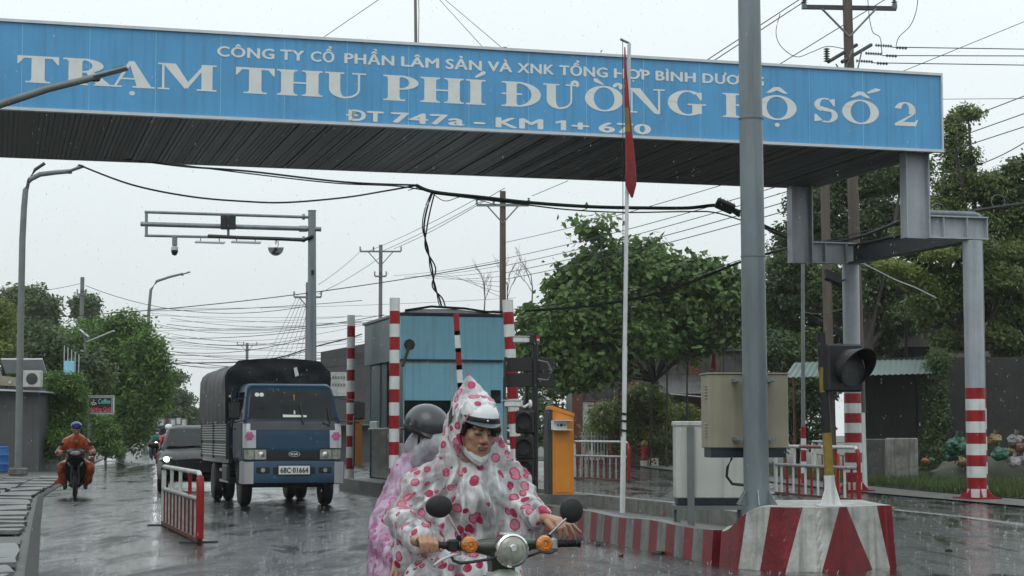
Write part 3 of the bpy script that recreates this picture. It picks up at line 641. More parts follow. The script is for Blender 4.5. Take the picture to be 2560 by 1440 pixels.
# slanted borders: (t at bottom, t at top, colour to the left of it)
pxb = [(1843, 1862), (1897, 1925), (1960, 2008), (2050, 2103), (2185, 2122), (2226, 2200), (9999, 9999)]
kseq = [0, 1, 0, 1, 0, 1, 0]       # red, white ... fields
pxs = []
for p in fl: 
    q = Vector((p.x, p.y, .3)); dd = q - Vector((0, 0, CAMZ)); pxs.append(1280 + FPX * dd.x / (dd.y*cp + dd.z*sp))
RZ = 8; mb = MB(); cen = Vector((3.2, 20.6))
pxa = np.maximum.accumulate(np.array(pxs)); pxa = pxa + np.arange(N) * 1e-4
def outl(px_):
    t_ = float(np.interp(px_, pxa, np.arange(N))); i = min(int(t_), N - 2); q = t_ - i
    return fl[i].lerp(fl[i+1], q), t_ / (N - 1)
bl = [(pxa[0], pxa[0])] + pxb[:-1] + [(pxa[-1], pxa[-1])]
topr = []
for k in range(len(bl) - 1):
    C = 10; rows = []
    for j in range(RZ + 1):
        f = j / RZ; xa, xb = bl[k][0] + (bl[k][1] - bl[k][0]) * f, bl[k+1][0] + (bl[k+1][1] - bl[k+1][0]) * f; r_ = []
        for c in range(C + 1):
            p, tt = outl(xa + (xb - xa) * c / C); h = hgt(tt)
            r_.append(IL(p + (cen - p).normalized() * .045 * f, -.05 + (h + .05) * f))
        rows.append(r_)
    mb.k = 0 if kseq[k] == 0 else 1
    mb.loft([x for x in rows], cap=False, closed=False); topr += rows[-1][(1 if topr else 0):]
mb.k = 1; nt = len(topr); bk = []
for i, p in enumerate(topr):
    w = i / (nt - 1); bx = .15 + .95 * w - .35*math.sin(math.pi*w) * 0; bk.append(Vector((-.55 + 1.55 * min(1, w*1.4) , 1.0 + .3*w, p.z)))
mb.loft([topr, bk], cap=False, closed=False)
mb.loft([bk, [Vector((p.x, p.y, -.02)) for p in bk]], cap=False, closed=False)
mb.add([topr[-1], bk[-1], Vector((bk[-1].x, bk[-1].y, -.02)), Vector((topr[-1].x, topr[-1].y, -.02))], [(0, 1, 2, 3)])
mb.build('front_block', [M['islandpaint_r'], M['islandpaint_w']], isl)

# bits of litter on the asphalt by the wall
for i, (px, py, r) in enumerate(((1645, 1386, .07), (1663, 1372, .05), (1700, 1392, .06), (1720, 1408, .035), (1553, 1392, .03), (1495, 1366, .025), (2372, 1380, .03))):
    q = G(px, py); mb = MB(); n = 7
    top = [Vector((math.cos(k*6.283/n)*r*rngs.uniform(.6, 1.5), math.sin(k*6.283/n)*r*rngs.uniform(.5, 1), rngs.uniform(.012, .04))) for k in range(n)]
    mb.add(top + [Vector((v.x, v.y, .002)) for v in top], [tuple(range(n))] + [(k, (k+1) % n, (k+1) % n + n, k + n) for k in range(n)])
    lb = ['crumpled brown leaf litter nearest the striped wall', 'small leaf scrap above the larger litter by the wall', 'curled pale leaf lying right of the litter pile', 'flat pale scrap at the foot of the front block', 'dark stone lying alone on the asphalt', 'small dark stone left of the wall stripes', 'tiny dark stone on the wet right lane'][i]
    tag(mb.build('leaf_litter' if i < 4 else 'stone', M['slab'] if i in (2, 3) else M['bark'], loc=q), lb, 'litter' if i < 4 else 'stone')
# ================================================================ POLES, CABINETS, BARRIERS ON THE ISLAND
def root_at(name, label, cat, p, group=None, rz=0.0): return thing(name, label, cat, p, rz, group)
# --- big galvanised pole
pb = G(1890, 1269, .65); pb = Vector((pb.x, 19.75, .65)); pb.x = W(1892, 1250, 19.75).x
t = root_at('lamp_pole', 'thick grey galvanised pole rising from the raised island block, carrying two beige cabinets', 'pole', pb)
top = W(1872, -60, 19.75)
mb = MB(); dx = (top.x - pb.x); hz_ = top.z - .65
mb.cyl((0, 0, -.3), (dx * 2.0, 0, hz_ * 2.0), .137, .105, 36); mb.build('shaft', M['galv'], t, True)
for k in range(6):
    mb = MB(); a = k*math.pi/3 + .5; mb.T = Matrix.Rotation(a, 4, 'Z'); mb.prism([(.13, 0), (.24, 0), (.13, .17)], (0, -.006, 0), (1, 0, 0), (0, 0, 1), (0, 1, 0), .012); mb.build('gusset', M['galv'], t)
for zz in (2.65, 4.15, 5.6): 
    mb = MB(); k = zz / hz_; mb.cyl((dx*k, 0, zz), (dx*k, 0, zz + .015), .1345, n=32); mb.build('weld_seam', M['lampgrey'], t, True)
# --- beige twin cabinet clamped behind the pole
q = W(1862, 1030, 20.02); t = root_at('control_cabinet', 'wide beige control cabinet with dark blue base strapped behind the thick pole', 'cabinet', (q.x, q.y, 1.28))
c0, c1 = W(1775, 1120, 20.0), W(1976, 935, 20.0); wd = c1.x - c0.x; zc_ = (c0.z + c1.z)/2; hh = c1.z - c0.z; cx = (c0.x + c1.x)/2 - q.x
mb = MB(); mb.T = Matrix.Rotation(R(6), 4, 'Z'); mb.rbox((cx, .26, zc_ - 1.28), (wd, .42, hh), .008); mb.build('cabinet_body', M['beige'], t)
mb = MB(); mb.T = Matrix.Rotation(R(6), 4, 'Z'); mb.rbox((cx, .26, zc_ - 1.28 - hh/2 - .05), (wd - .05, .38, .11), .006); mb.build('cabinet_base', M['navy'], t)
mb = MB(); mb.T = Matrix.Rotation(R(6), 4, 'Z'); mb.rbox((cx, .26, zc_ - 1.28 + hh/2 + .008), (wd + .03, .45, .016), .004); mb.build('cabinet_lid', M['beige'], t)
for gz in (.62, -.62):
    for k in range(5):
        mb = MB(); mb.T = Matrix.Rotation(R(6), 4, 'Z'); mb.rbox((cx - wd/2 - .006, .20, zc_ - 1.28 + gz*hh*.42 + (k-2)*.033), (.018, .09, .014), .004); mb.build('louver', M['beige'], t)
for py in (950, 1097):
    z = W(1890, py, 19.75).z - 1.28; mb = MB(); kx = pb.x + dx*((z + 1.28 - .65)/hz_) - q.x
    mb.box((kx, -.12 - .15, z), (.34, .03, .04)); mb.box((kx - .19, -.1, z), (.05, .35, .04)); mb.box((kx + .19, -.1, z), (.05, .35, .04))
    mb.cyl((kx - .19, -.3, z), (kx - .19, -.27, z), .018, n=8); mb.cyl((kx + .19, -.3, z), (kx + .19, -.27, z), .018, n=8); mb.build('clamp', M['galv'], t)
mb = MB(); a, b = W(1830, 1145, 20.1) - t.location, W(1862, 1213, 19.8) - t.location
mb.tube([a, a + Vector((-.05, 0, -.1)), a + Vector((-.06, 0, -.2)), a + Vector((.0, 0, -.28)), b], .016, 8); mb.build('cable_hose', M['cable'], t, True)
# --- white cabinet on its steel stand
Y = 22.6; a, b = W(1690, 1258, Y), W(1862, 1055, Y); zb = .16
t = root_at('switch_cabinet', 'white switch cabinet on grey steel legs behind the thick pole', 'cabinet', ((a.x + b.x)/2, Y, zb))
w, h = b.x - a.x, b.z - a.z; zc_ = (a.z + b.z)/2 - zb
mb = MB(); mb.rbox((0, .2, zc_ + .03), (w, .4, h - .06), .01); mb.build('cabinet_body', M['cabwhite'], t)
mb = MB(); mb.rbox((0, .2, zc_ + h/2 - .02), (w + .03, .43, .06), .01); mb.build('cabinet_lid', M['cabwhite'], t)
mb = MB(); mb.rbox((0, .2, zc_ - h/2 + .02), (w - .04, .38, .09), .005); mb.build('cabinet_base', M['navy'], t)
zs = zc_ - h/2 - .025
mb = MB(); mb.box((0, -.01, zs - .03), (w + .04, .05, .05)); mb.box((0, .41, zs - .03), (w + .04, .05, .05)); mb.box((-w/2, .2, zs - .03), (.05, .37, .05)); mb.box((w/2, .2, zs - .03), (.05, .37, .05)); mb.build('stand_frame', M['lampgrey'], t)
for lx, ly in ((-w/2 + .03, .41), (w/2 - .03, -.015), (w/2 - .03, .41), (-w/2 + .03, -.015)):
    mb = MB(); mb.box((lx, ly, (zs - .055)/2), (.045, .045, zs - .055)); mb.build('leg', M['lampgrey'], t)
mb = MB(); mb.box((-w/2 + .18, -.035, (zc_ + h/2 - .06)/2 + .0), (.085, .03, zc_ + h/2 - .06)); mb.build('upright_channel', M['lampgrey'], t)
mb = MB(); mb.box((w/2 + .03, -.035, (zc_ + h/2 - .06)/2 + .0), (.06, .03, zc_ + h/2 - .06)); mb.build('upright_channel', M['lampgrey'], t)
# --- single lamp traffic light in front
Yt = 19.35; bs = W(2077, 1266, Yt); bs.z = .652; tp = W(2053, 832, Yt)
t = root_at('traffic_light', 'black traffic light with one large hooded lens on a banded post on the island block', 'traffic light', bs)
D_ = tp - bs
bands = [(0, .37, 2), (.37, .58, 1), (.58, .80, 0), (.80, .88, 1), (.88, 1, 0)]
mb = MB(); M['tl_red'] = M['black']
bd = [(1.0, .90, 0), (.90, .915, 1), (.915, .905, 0)]
seg = [(0, .43, 2), (.43, .43, 0)]
for a_, b_, kk in ((0, .175*1.0, 2), (.175, .42*1.0, 1), (.42, .655, 0), (.655, .80, 1), (.80, 1.0, 0)):
    mb.k = kk; mb.cyl(D_*a_, D_*b_, .049 if kk != 2 else .056, n=16)
mb.build('post', [M['black'], M['yellow'], M['white']], t, True)
for k in range(4):
    mb = MB(); mb.T = Matrix.Rotation(k*math.pi/2 + .6, 4, 'Z'); mb.prism([(.04, 0), (.17, 0), (.14, .03), (.05, .25)], (0, -.005, 0), (1, 0, 0), (0, 0, 1), (0, 1, 0), .01); mb.build('gusset', M['white'], t)
mb = MB(); mb.box((0, 0, .006), (.3, .3, .012)); mb.build('foot_plate', M['white'], t)
hc = W(2108, 920, Yt) - bs; rz = Matrix.Translation(hc) @ Matrix.Rotation(R(24), 4, 'Z')
mb = MB(); mb.T = rz; mb.rbox((0.0, .02, 0), (.44, .16, .50), .02); mb.build('signal_housing', M['blackmatte'], t)
mb = MB(); mb.T = rz; mb.box((-.02, .10, .215), (.36, .05, .03)); mb.box((-.19, .09, .0), (.1, .04, .06)); mb.build('bracket', M['blackmatte'], t)
mb = MB(); mb.T = rz @ Matrix.Translation((.04, -.062, -.0)); n = 24; r0 = .195
inner = []; 
for q_ in range(n + 1):
    ang = R(-55) + R(290) * q_ / n; inner.append(Vector((math.cos(ang)*r0, 0, math.sin(ang)*r0)))
out = [Vector((p.x, -(.30 * max(0.12, .5 + .5*math.sin(math.atan2(p.z, p.x)))) - .02, p.z)) for p in inner]
inner2 = [p * .955 for p in inner]; out2 = [Vector((p.x*.955, p.y + .002, p.z*.955)) for p in out]
mb.loft([inner, out, out2, inner2], cap=False, closed=False); mb.build('visor', M['blackmatte'], t, True)
mb = MB(); mb.T = rz @ Matrix.Translation((.05, -.052, -.02)); mb.lathe([(.18, 0), (.17, .02), (.13, .035), (.06, .045), (.001, .048)], (0, 0, 0), (0, -1, 0), 24)
M['unlit'] = mat('unlit_signal_lens', (.07, .075, .08), .3, 0, .3, 30, bump=.3, bscale=90); mb.build('lens', M['unlit'], t, True)

# --- flag pole with limp flag
Yf = 24.6; bs = W(1556, 1283, Yf); bs.z = .355; tp = W(1573, 108, Yf)
t = root_at('flagpole', 'thin pale flagpole standing on the striped wall', 'flagpole', bs); D_ = tp - bs
mb = MB(); mb.cyl((0, 0, 0), D_*.35, .036, .034, 12); mb.cyl(D_*.35, D_, .029, .024, 12); mb.build('pole', M['white'], t, True)
mb = MB(); mb.tube([D_, D_ + Vector((-.10, 0, .045))], .017, 8); mb.ell(D_ + Vector((-.105, 0, .05)), (.02, .02, .02), 8, 6); mb.build('top_bracket', M['lampgrey'], t)
mb = MB(); mb.tube([D_ + Vector((-.09, -.03, .03)), D_*.6 + Vector((-.05, -.04, 0)), D_*.16 + Vector((-.03, -.045, 0))], .005, 5); mb.build('halyard', M['cable'], t)
for k_ in (.17, .19, .205):
    mb = MB(); mb.cyl(D_*k_, D_*k_ + Vector((.004, 0, .03)), .045, n=10); mb.build('rope_knot', M['cable'], t)
prof = [(1562, 118, 3, 2), (1563, 160, 6, 4), (1565, 210, 10, 4), (1568, 270, 14, 5), (1572, 330, 18, 6), (1575, 390, 23, 6), (1577, 430, 27, 6), (1577, 462, 28, 4), (1580, 494, 5, 1)]
rings = []; fb = W(1570, 118, Yf - .08)
for i, (px, py, wpx, dy) in enumerate(prof):
    c = W(px, py, Yf - .09) - fb; w = wpx / FPX * Yf / 2; rg = []
    for j in range(28):
        a = 2*math.pi*j/28; rr = 1 + .32*math.sin(3*a + i*.5) ; rg.append(c + Vector((math.cos(a)*w, math.sin(a)*.05*rr*min(1, wpx/18) - .0, 0)))
    rings.append(rg)
mb = MB(); mb.loft(rings)
fl_ = mb.build('flag', [M['flag'], M['flagy']], None, True, loc=fb)
for p in fl_.data.polygons:
    if -1.2 < p.center.z < -.8 and p.center.x < .01 and p.center.y < .03: p.material_index = 1
tag(fl_, 'limp wet red flag with a bit of yellow hanging from the thin flagpole', 'flag')

# --- barrier machines
def barrier(label, px0, px1, pyt, pyb, Y, arm=None, face=True):
    a, b = W(px0, pyb, Y), W(px1, pyt, Y); w, h = b.x - a.x, b.z - a.z
    t = root_at('barrier_machine', label, 'barrier', ((a.x + b.x)/2, Y, a.z), 'orange barrier machines')
    w0 = w * .80
    rr = Matrix.Rotation(R(10), 4, 'Z')
    mb = MB(); mb.T = rr; prof = [(-w0/2, 0), (w0/2, 0), (w0/2, h*.90), (w0/2 - .03, h*.925), (-w0/2, h)]
    mb.prism([(p[0] + w*.07, p[1]) for p in prof], (0, 0, 0), (1, 0, 0), (0, 0, 1), (0, 1, 0), .34); mb.build('cabinet', M['orange'], t)
    mb = MB(); mb.T = rr; mb.prism([(-w0/2 + w*.07 + .03, .03), (w0/2 + w*.07 - .035, .03), (w0/2 + w*.07 - .035, h*.88), (-w0/2 + w*.07 + .03, h*.955)], (0, -.004, 0), (1, 0, 0), (0, 0, 1), (0, -1, 0), .006); mb.build('door', M['orange'], t)
    mb = MB(); mb.T = rr; mb.prism([(-w*.10 - w0/2 + w*.07, h*.97), (-w*.10 - w0/2 + w*.07, h*1.003), (-w0/2 + w*.07, h*1.012), (w0/2 + w*.07 + .01, h*.925), (w0/2 + w*.07 + .01, h*.89)][::-1], (0, -.015, 0), (1, 0, 0), (0, 0, 1), (0, 1, 0), .37); mb.build('lid', M['orange'], t)
    mb = MB(); mb.T = rr; mb.box((-w0/2 - w*.025, .17, h*.485), (w*.17, .30, h*.97)); mb.build('side_panel', M['darksteel'], t)
    if face:
        mb = MB(); mb.T = rr; z0 = h*.79
        for zz in (z0 - .07, z0 + .07): mb.box((-.0, -.10, zz), (w*.66, .16, .012))
        mb.box((-.04, -.03, z0), (w*.60, .012, .135)); mb.build('arm_clamp', M['white'], t)
        mb = MB(); mb.T = rr; 
        for k in (-.05, 0, .05): mb.cyl((-.01 + k, -.04, z0), (-.01 + k, -.052, z0), .012 if k else .022, n=8)
        mb.build('clamp_bolt', M['black'], t)
    return t
b1 = barrier('orange barrier cabinet with white arm clamp standing right of the black post', 1370, 1437, 1017, 1236, 27.4)
b2 = barrier('slim orange barrier cabinet half hidden behind the thin striped post by the truck', 884, 906, 1040, 1166, 43.5, face=False)
mb = MB(); c = b1.location; mb.box((0, 0, 0), (.75, .7, c.z - .1)); o = mb.build('barrier_plinth', M['concrete'], None, loc=(c.x, c.y + .2, .05 + (c.z)/2)); tag(o, 'low concrete plinth under the orange barrier with the white clamp', 'plinth')
# raised barrier arm, its machine stands behind the rider
a, b = W(1153, 1000, 33), W(1140, 784, 33)
t = root_at('arm_barrier', 'raised red and white barrier arm pointing up in front of the booth', 'barrier arm', (a.x + .06, 33, .16)); a -= t.location; b -= t.location
mb = MB()
for i in range(5):
    p, q_ = a.lerp(b, i/5 - .05 if i else -.3), a.lerp(b, (i+1)/5 if i < 4 else 1); mb.k = 1 if i % 2 == 0 else 0
    ang = math.atan2((b - a).x, (b - a).z); mb.box((p + q_)/2, (.10, .035, (q_ - p).length), Euler((0, ang, 0)))
mb.build('arm', [M['white'], M['red']], t)
mb = MB(); mb.rbox((0, .1, .5), (.34, .3, 1.0), .02); mb.build('machine_cabinet', M['orange'], t)

# --- striped posts
def spost(label, px, pyt, Y, z0, n, h, r, start=1, lean=0):
    p = W(px, pyt, Y); t = root_at('striped_post', label, 'post', (p.x, Y, z0), 'striped guard posts around the booth'); t.rotation_euler = (0, lean, 0)
    mb = MB(); hh = (p.z - z0); mb2 = hh / n; stripes(mb, r, n, mb2, 0, seg=20, start=start); mb.build('shaft', [M['red'], M['white']], t, True)
spost('tall clean red and white striped post at the left corner of the booth', 987, 745, 35.2, .0, 16, .25, .098, 0)
spost('dingy striped post between the truck and the booth', 878, 788, 45.5, .0, 16, .25, .1, 0)
spost('leaning striped post right of the booth behind the black panel', 1296, 749, 35.5, .16, 16, .25, .105, 0, lean=-.055)
# --- black post with camera and panels
Yk = 33.5; bs = W(1338, 1225, Yk); bs.z = .17; tp = W(1338, 832, Yk)
t = root_at('signal_post', 'black post carrying dark panels and a stack of signal lamps', 'signal post', bs); D_ = tp - bs
mb = MB(); mb.cyl((0, 0, 0), D_, .055, n=14); mb.build('post', M['black'], t, True)
mb = MB(); mb.lathe([(.16, 0), (.16, .03), (.08, .06), (.06, .22)], n=12); mb.build('post_foot', M['black'], t)
c = W(1322, 930, Yk - .1) - bs
mb = MB(); mb.rbox(c + Vector((0, .16, .14)), (.90, .10, .25), .01); mb.build('display_panel', M['blackmatte'], t)
mb = MB(); mb.rbox(c + Vector((.02, .16, -.14)), (.86, .10, .25), .01); mb.build('display_panel', M['blackmatte'], t)
mb = MB(); mb.box(c + Vector((-.42, .10, 0)), (.05, .2, .54)); mb.build('panel_side_frame', M['black'], t)
mb = MB(); cc = W(1372, 928, Yk - .2) - bs; mb.tube([cc + Vector((-.2, 0, .2)), cc + Vector((-.02, 0, .16)), cc + Vector((.06, 0, 0)), cc + Vector((-.02, 0, -.16)), cc + Vector((-.2, 0, -.14))], .014, 6); mb.build('cable_loop', M['lampgrey'], t)
for i, py in enumerate((1055, 1120, 1175)):
    c = W(1312, py, Yk - .05) - bs; mb = MB(); mb.rbox(c, (.34, .22, .42), .03); mb.build('signal_head', M['blackmatte'], t)
    mb = MB(); mb.T = Matrix.Translation(c + Vector((-.02, -.11, .02))); mb.lathe([(.145, 0), (.15, .1), (.14, .1), (.13, .0)], (0, 0, 0), (0, -1, 0), 18, cap=False); mb.build('signal_hood', M['black'], t, True)
def camera(label, px, py, Y, arm, rz, sc=1):
    c = W(px, py, Y); t = root_at('security_camera', label, 'camera', c, 'white security cameras'); t.rotation_euler = (0, 0, rz); t.scale = (sc,)*3
    mb = MB(); mb.rbox((0, 0, 0), (.32, .12, .11), .02); mb.box((-.03, 0, .065), (.36, .14, .012)); mb.build('housing', M['white'], t)
    mb = MB(); mb.cyl((-.165, 0, 0), (-.172, 0, 0), .04, n=14); mb.build('lens', M['glass'], t)
    mb = MB(); mb.tube([(.1, 0, -.03), (.2, 0, -.05), (.28, .0, 0)], .025, 8); mb.lathe([(.075, 0), (.075, .03), (.04, .05)], (.28, 0, 0), (1, 0, 0), 14); mb.build('mount', M['white'], t)
camera('white security camera on top of the black signal post', 1303, 850, Yk - .05, 1, R(8))
camera('larger white security camera level with the orange cabinet top, facing left', 1283, 1010, 30.5, 1, R(6), .95)
mb = MB(); c = W(1328, 848, Yk - .02) - bs; mb.rbox(c, (.16, .14, .2), .02); mb.build('camera_box', M['blackmatte'], t); mb = MB(); mb.rbox(c + Vector((.11, 0, .0)), (.06, .12, .12), .01); mb.build('beacon', M['red'], t)
c = W(1263, 1008, 30.5); t = root_at('camera_post', 'thin grey post holding the larger security camera beside the rider', 'post', (c.x, 30.5, .16))
mb = MB(); mb.cyl((0, 0, 0), (0, 0, c.z - .16), .035, n=10); mb.build('shaft', M['galv'], t, True); mb = MB(); mb.lathe([(.05, 0), (.05, .02)], (0, 0, c.z - .16)); mb.build('cap', M['galv'], t)

# --- steel guard railings
def railing(label, A, B, h, name='guard_railing', nb=9, group='striped steel guard railings', hi=2, redend=True, cols_=None, mid=.62, thick=1.0):
    A, B = Vector(A), Vector(B); L = (B - A).length; ang = math.atan2((B - A).y, (B - A).x)
    t = root_at(name, label, 'railing', A, group, ang)
    r = .032*thick; W_, R_ = (M['white'] if cols_ else M['dirtywhite']), M['red']
    mb = MB(); mb.box((L/2, 0, .04), (L, .07, .05)); mb.build('base_rail', M['rust'], t)
    # hoop at B end
    for nm, pts, mm in (('top_rail', [(.04, 0, h), (L*.33, 0, h)], W_), ('top_rail', [(L*.33, 0, h), (L*.6, 0, h)], R_ if not redend else W_), ('top_rail', [(L*.6, 0, h), (L - .18, 0, h), (L - .06, 0, h - .05)], W_),
                        ('end_post', [(L - .06, 0, h - .05), (L, 0, h - .16), (L, 0, h*.7), (L, 0, .06)], R_), ('end_post', [(.04, 0, h), (0, 0, h - .06), (0, 0, .06)], W_), ('middle_rail', [(0, 0, h*mid), (L, 0, h*mid)], M['railgrey'])):
        mb = MB(); mb.tube(pts, r if nm != 'end_post' else r*(1.6 if redend and mm is R_ else 1.12), 10); mb.build(nm, mm, t, True)
    for i in range(nb):
        x = L*(i + 1)/(nb + 1); mb = MB(); top = h*mid; mb.cyl((x, 0, .06), (x, 0, top), r*.72, n=8); mb.build('baluster', (R_ if i % 2 else W_) if cols_ else (M['railbar'] if i % 2 == 0 else M['railgrey']), t, True)
    for i in range(hi):
        x = L*(i + 1)/(hi + 1); mb = MB(); mb.cyl((x, 0, h*mid), (x, 0, h), r*.8, n=8); mb.build('upper_stub', R_ if (i == hi - 1) else W_, t, True)
    for x in (.15, L - .12): mb = MB(); mb.box((x, 0, .012), (.05, .5, .024)); mb.build('foot', M['darksteel'], t)
    return t
railing('red and white guard railing standing alone in front of the blue truck', G(408, 1313), G(499, 1359), .90, nb=19, hi=3)
railing('guard railing behind the hooded traffic light, nearest the right lane', G(1940, 1236), G(2148, 1256), 1.12, nb=12, hi=3, cols_=1, redend=False, thick=1.25)
railing('shorter guard railing further back behind the traffic light', G(2032, 1186), G(2122, 1196), 1.15, nb=6, hi=2, cols_=1, redend=False)
railing('guard railing across the far lane, left of the flagpole', G(1437, 1197), G(1572, 1204), 1.17, nb=17, hi=2)
# delineator, small striped post
def delin(label, px, pyt, pyb, m1, m2, n=6, r=.045):
    b = G(px, pyb); h = W(px, pyt, b.y).z; t = root_at('lane_delineator', label, 'bollard', b); mb = MB()
    for i in range(n): mb.k = i % 2; mb.cyl((0, 0, h*i/n), (0, 0, h*(i+1)/n), r, n=12)
    mb.build('shaft', [m1, m2], t, True); mb = MB(); mb.lathe([(.12, 0), (.12, .03), (.05, .06)], n=12); mb.build('foot', M['blackmatte'], t)
M['flexo'] = mat('orange_plastic', (.55, .08, .03), .5, 0, .2, 5)
delin('orange flexible delineator with yellow bands behind the railing', 2095, 1134, 1236, M['flexo'], M['yellow'], 9, .055)
b = G(2010, 1212); p = W(2007, 660, b.y); t = root_at('thin_lamp_post', 'thin grey post with red and white foot behind the beige cabinet', 'post', b)
mb = MB(); mb.cyl((0, 0, 1.6), (p.x - b.x, 0, p.z), .06, .05, 12); mb.build('shaft', M['lampgrey'], t, True)
mb = MB(); stripes(mb, .075, 5, .32, 0, seg=14, start=0); mb.build('striped_foot', [M['red'], M['white']], t, True)
b = G(2083, 1190); p = W(2080, 992, b.y); t = root_at('striped_pipe_post', 'slim striped post between the traffic light and the rear gantry column', 'post', b)
mb = MB(); stripes(mb, .06, 9, p.z/9, 0, seg=12); mb.build('shaft', [M['red'], M['white']], t, True)

# --- lamp with floodlight on the thick pole
c = W(1812, 515, 19.9); t = root_at('floodlight', 'black floodlight reaching left from the thick pole under the gantry', 'floodlight', c)
mb = MB(); mb.T = Matrix.Rotation(R(24), 4, 'Y') @ Matrix.Rotation(R(-28), 4, 'X'); mb.rbox((0, 0, 0), (.21, .16, .05), .012); mb.build('lamp_housing', M['blackmatte'], t)
mb = MB(); mb.T = Matrix.Rotation(R(24), 4, 'Y') @ Matrix.Rotation(R(-28), 4, 'X')
for k in range(5): mb.box((-.08 + k*.04, .0, .035), (.006, .13, .025))
mb.build('cooling_fins', M['lampgrey'], t)
mb = MB(); mb.tube([(.05, 0, -.02), (.15, 0, -.06), (.30, -.0, -.08)], .022, 8); mb.build('arm', M['blackmatte'], t)

# ================================================================ TOLL BOOTH
q0 = W(1000, 1085, 41.8); loc = Vector((q0.x, q0.y, 0)); t = root_at('toll_booth', 'light blue toll booth with stainless lower panels between striped posts', 'toll booth', loc, None, TH)
bw, bd_ = 2.55, 4.1
def BZ(py, Y=41.8): return W(1000, py, Y).z
zt, zf, zl = BZ(787), BZ(899), .30
def part(nm, m, c, s, b=.012): mb = MB(); mb.rbox(c, s, b); return mb.build(nm, m, t)
part('plinth', M['concrete'], (bw/2 - .05, bd_/2 + .2, .15), (bw + .9, bd_ + 1.2, .34), .02)
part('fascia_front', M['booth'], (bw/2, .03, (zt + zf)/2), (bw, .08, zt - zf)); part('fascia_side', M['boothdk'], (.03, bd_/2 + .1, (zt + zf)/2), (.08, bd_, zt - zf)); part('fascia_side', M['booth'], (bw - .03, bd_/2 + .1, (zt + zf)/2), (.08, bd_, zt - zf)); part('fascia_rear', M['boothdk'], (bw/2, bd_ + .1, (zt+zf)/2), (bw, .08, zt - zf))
part('roof_trim', M['navy'], (bw/2, .0, zt + .02), (bw + .05, .12, .07)); part('roof_trim', M['lampgrey'], (0, bd_/2 + .1, zt + .02), (.12, bd_ + .1, .07))
mb = MB(); mb.prism([(0, 0), (bw, 0), (bw*.5, .13), (.25, .11)], (0, .05, zt + .03), (1, 0, 0), (0, 0, 1), (0, 1, 0), bd_); mb.build('roof', M['silver'], t)
i0 = .10
part('wall_front', M['booth'], (bw/2, i0 + .05, (zf + 1.36)/2 + .5), (bw - .2, .06, zf - 1.36 + -1.0 + .0) if False else (bw - .2, .06, zf - 2.02))
mb = MB()
t_wall = [((bw/2, i0 + .03, (zf + zl)/2), (bw - .2, .05, zf - zl))]
bpy.data.objects.remove([o for o in t.children if o.name.startswith('wall_front')][0])
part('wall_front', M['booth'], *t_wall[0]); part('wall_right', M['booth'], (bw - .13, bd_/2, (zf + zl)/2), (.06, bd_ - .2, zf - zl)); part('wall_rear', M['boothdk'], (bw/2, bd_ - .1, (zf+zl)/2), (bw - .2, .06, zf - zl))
# window: wide frame with a blue blind down and dark glass below it
za, zb2, zc2 = BZ(903), BZ(1001), BZ(1070)
part('window_frame', M['white'], (.67, .115, za - .03), (1.15, .06, .05)); part('window_frame', M['white'], (1.225, .115, (za + .9)/2), (.05, .06, za - .9)); part('window_frame', M['white'], (1.60, .115, (za + .5)/2), (.05, .06, za - .5))
part('window_glass', M['glass'], (.66, .09, (zb2 + .95)/2), (1.08, .03, zb2 - .95)); part('window_blind', M['booth'], (.66, .085, (za + zb2)/2 - .02), (1.08, .03, za - zb2 - .04))
part('fascia_lip', M['boothdk'], (bw/2, .0, zf + .0), (bw + .02, .10, .035))
part('door_outline', M['boothdk'], (2.1, .112, za - .38), (.8, .012, .03)); part('door_outline', M['boothdk'], (2.49 - .02, .112, (za - .38 + .4)/2), (.025, .012, za - .38 - .4)); part('door', M['booth'], (2.07, .105, (za - .4 + .4)/2), (.74, .02, za - .4 - .4)); part('door_window', M['glass'], (2.27, .09, BZ(990)), (.24, .04, .3))
# left side: columns, grey sheets and windows; stainless below
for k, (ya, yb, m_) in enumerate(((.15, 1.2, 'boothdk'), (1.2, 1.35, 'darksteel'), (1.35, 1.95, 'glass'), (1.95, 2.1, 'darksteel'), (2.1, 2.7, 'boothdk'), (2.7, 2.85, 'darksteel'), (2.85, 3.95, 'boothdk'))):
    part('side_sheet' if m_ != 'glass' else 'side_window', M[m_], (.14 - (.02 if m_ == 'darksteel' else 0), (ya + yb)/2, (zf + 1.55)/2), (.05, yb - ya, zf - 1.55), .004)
part('side_sill', M['alu'], (.10, 3.4, 1.62), (.08, .9, .18)); part('side_window_ledge', M['stainless'], (.11, bd_/2, 1.52), (.12, bd_ - .2, .05))
for k in range(8): 
    part('stainless_panel', M['stainless'], (.14 + .004*(k % 2), .15 + .475*(k + .5), .92), (.05, .47, 1.15), .006)
part('corner_post', M['white'], (.13, .13, (zf + zl)/2), (.05, .05, zf - zl))
# wall bracket on the fascia
a = W(1022, 862, 41.9); a = Matrix.Rotation(-TH, 4, 'Z') @ (a - loc)
mb = MB(); mb.lathe([(.1, 0), (.13, .03), (.1, .05)], (a.x, -.01, a.z), (0, -1, 0), 8); mb.build('wall_socket', M['darksteel'], t)
mb = MB(); mb.tube([(a.x, -.05, a.z), (a.x - .1, -.15, a.z - .25), (a.x - .2, -.2, a.z - .5)], .035, 8); mb.build('bracket_arm', M['twig'], t)
mb = MB(); mb.tube([(.1, -.02, zt + .1), (.7, -.03, zt + .2), (1.5, -.03, zt + .17), (2.0, -.04, zt + .10), (2.45, -.03, zt + .1)], .03, 6); mb.build('roof_cable', M['cable'], t)
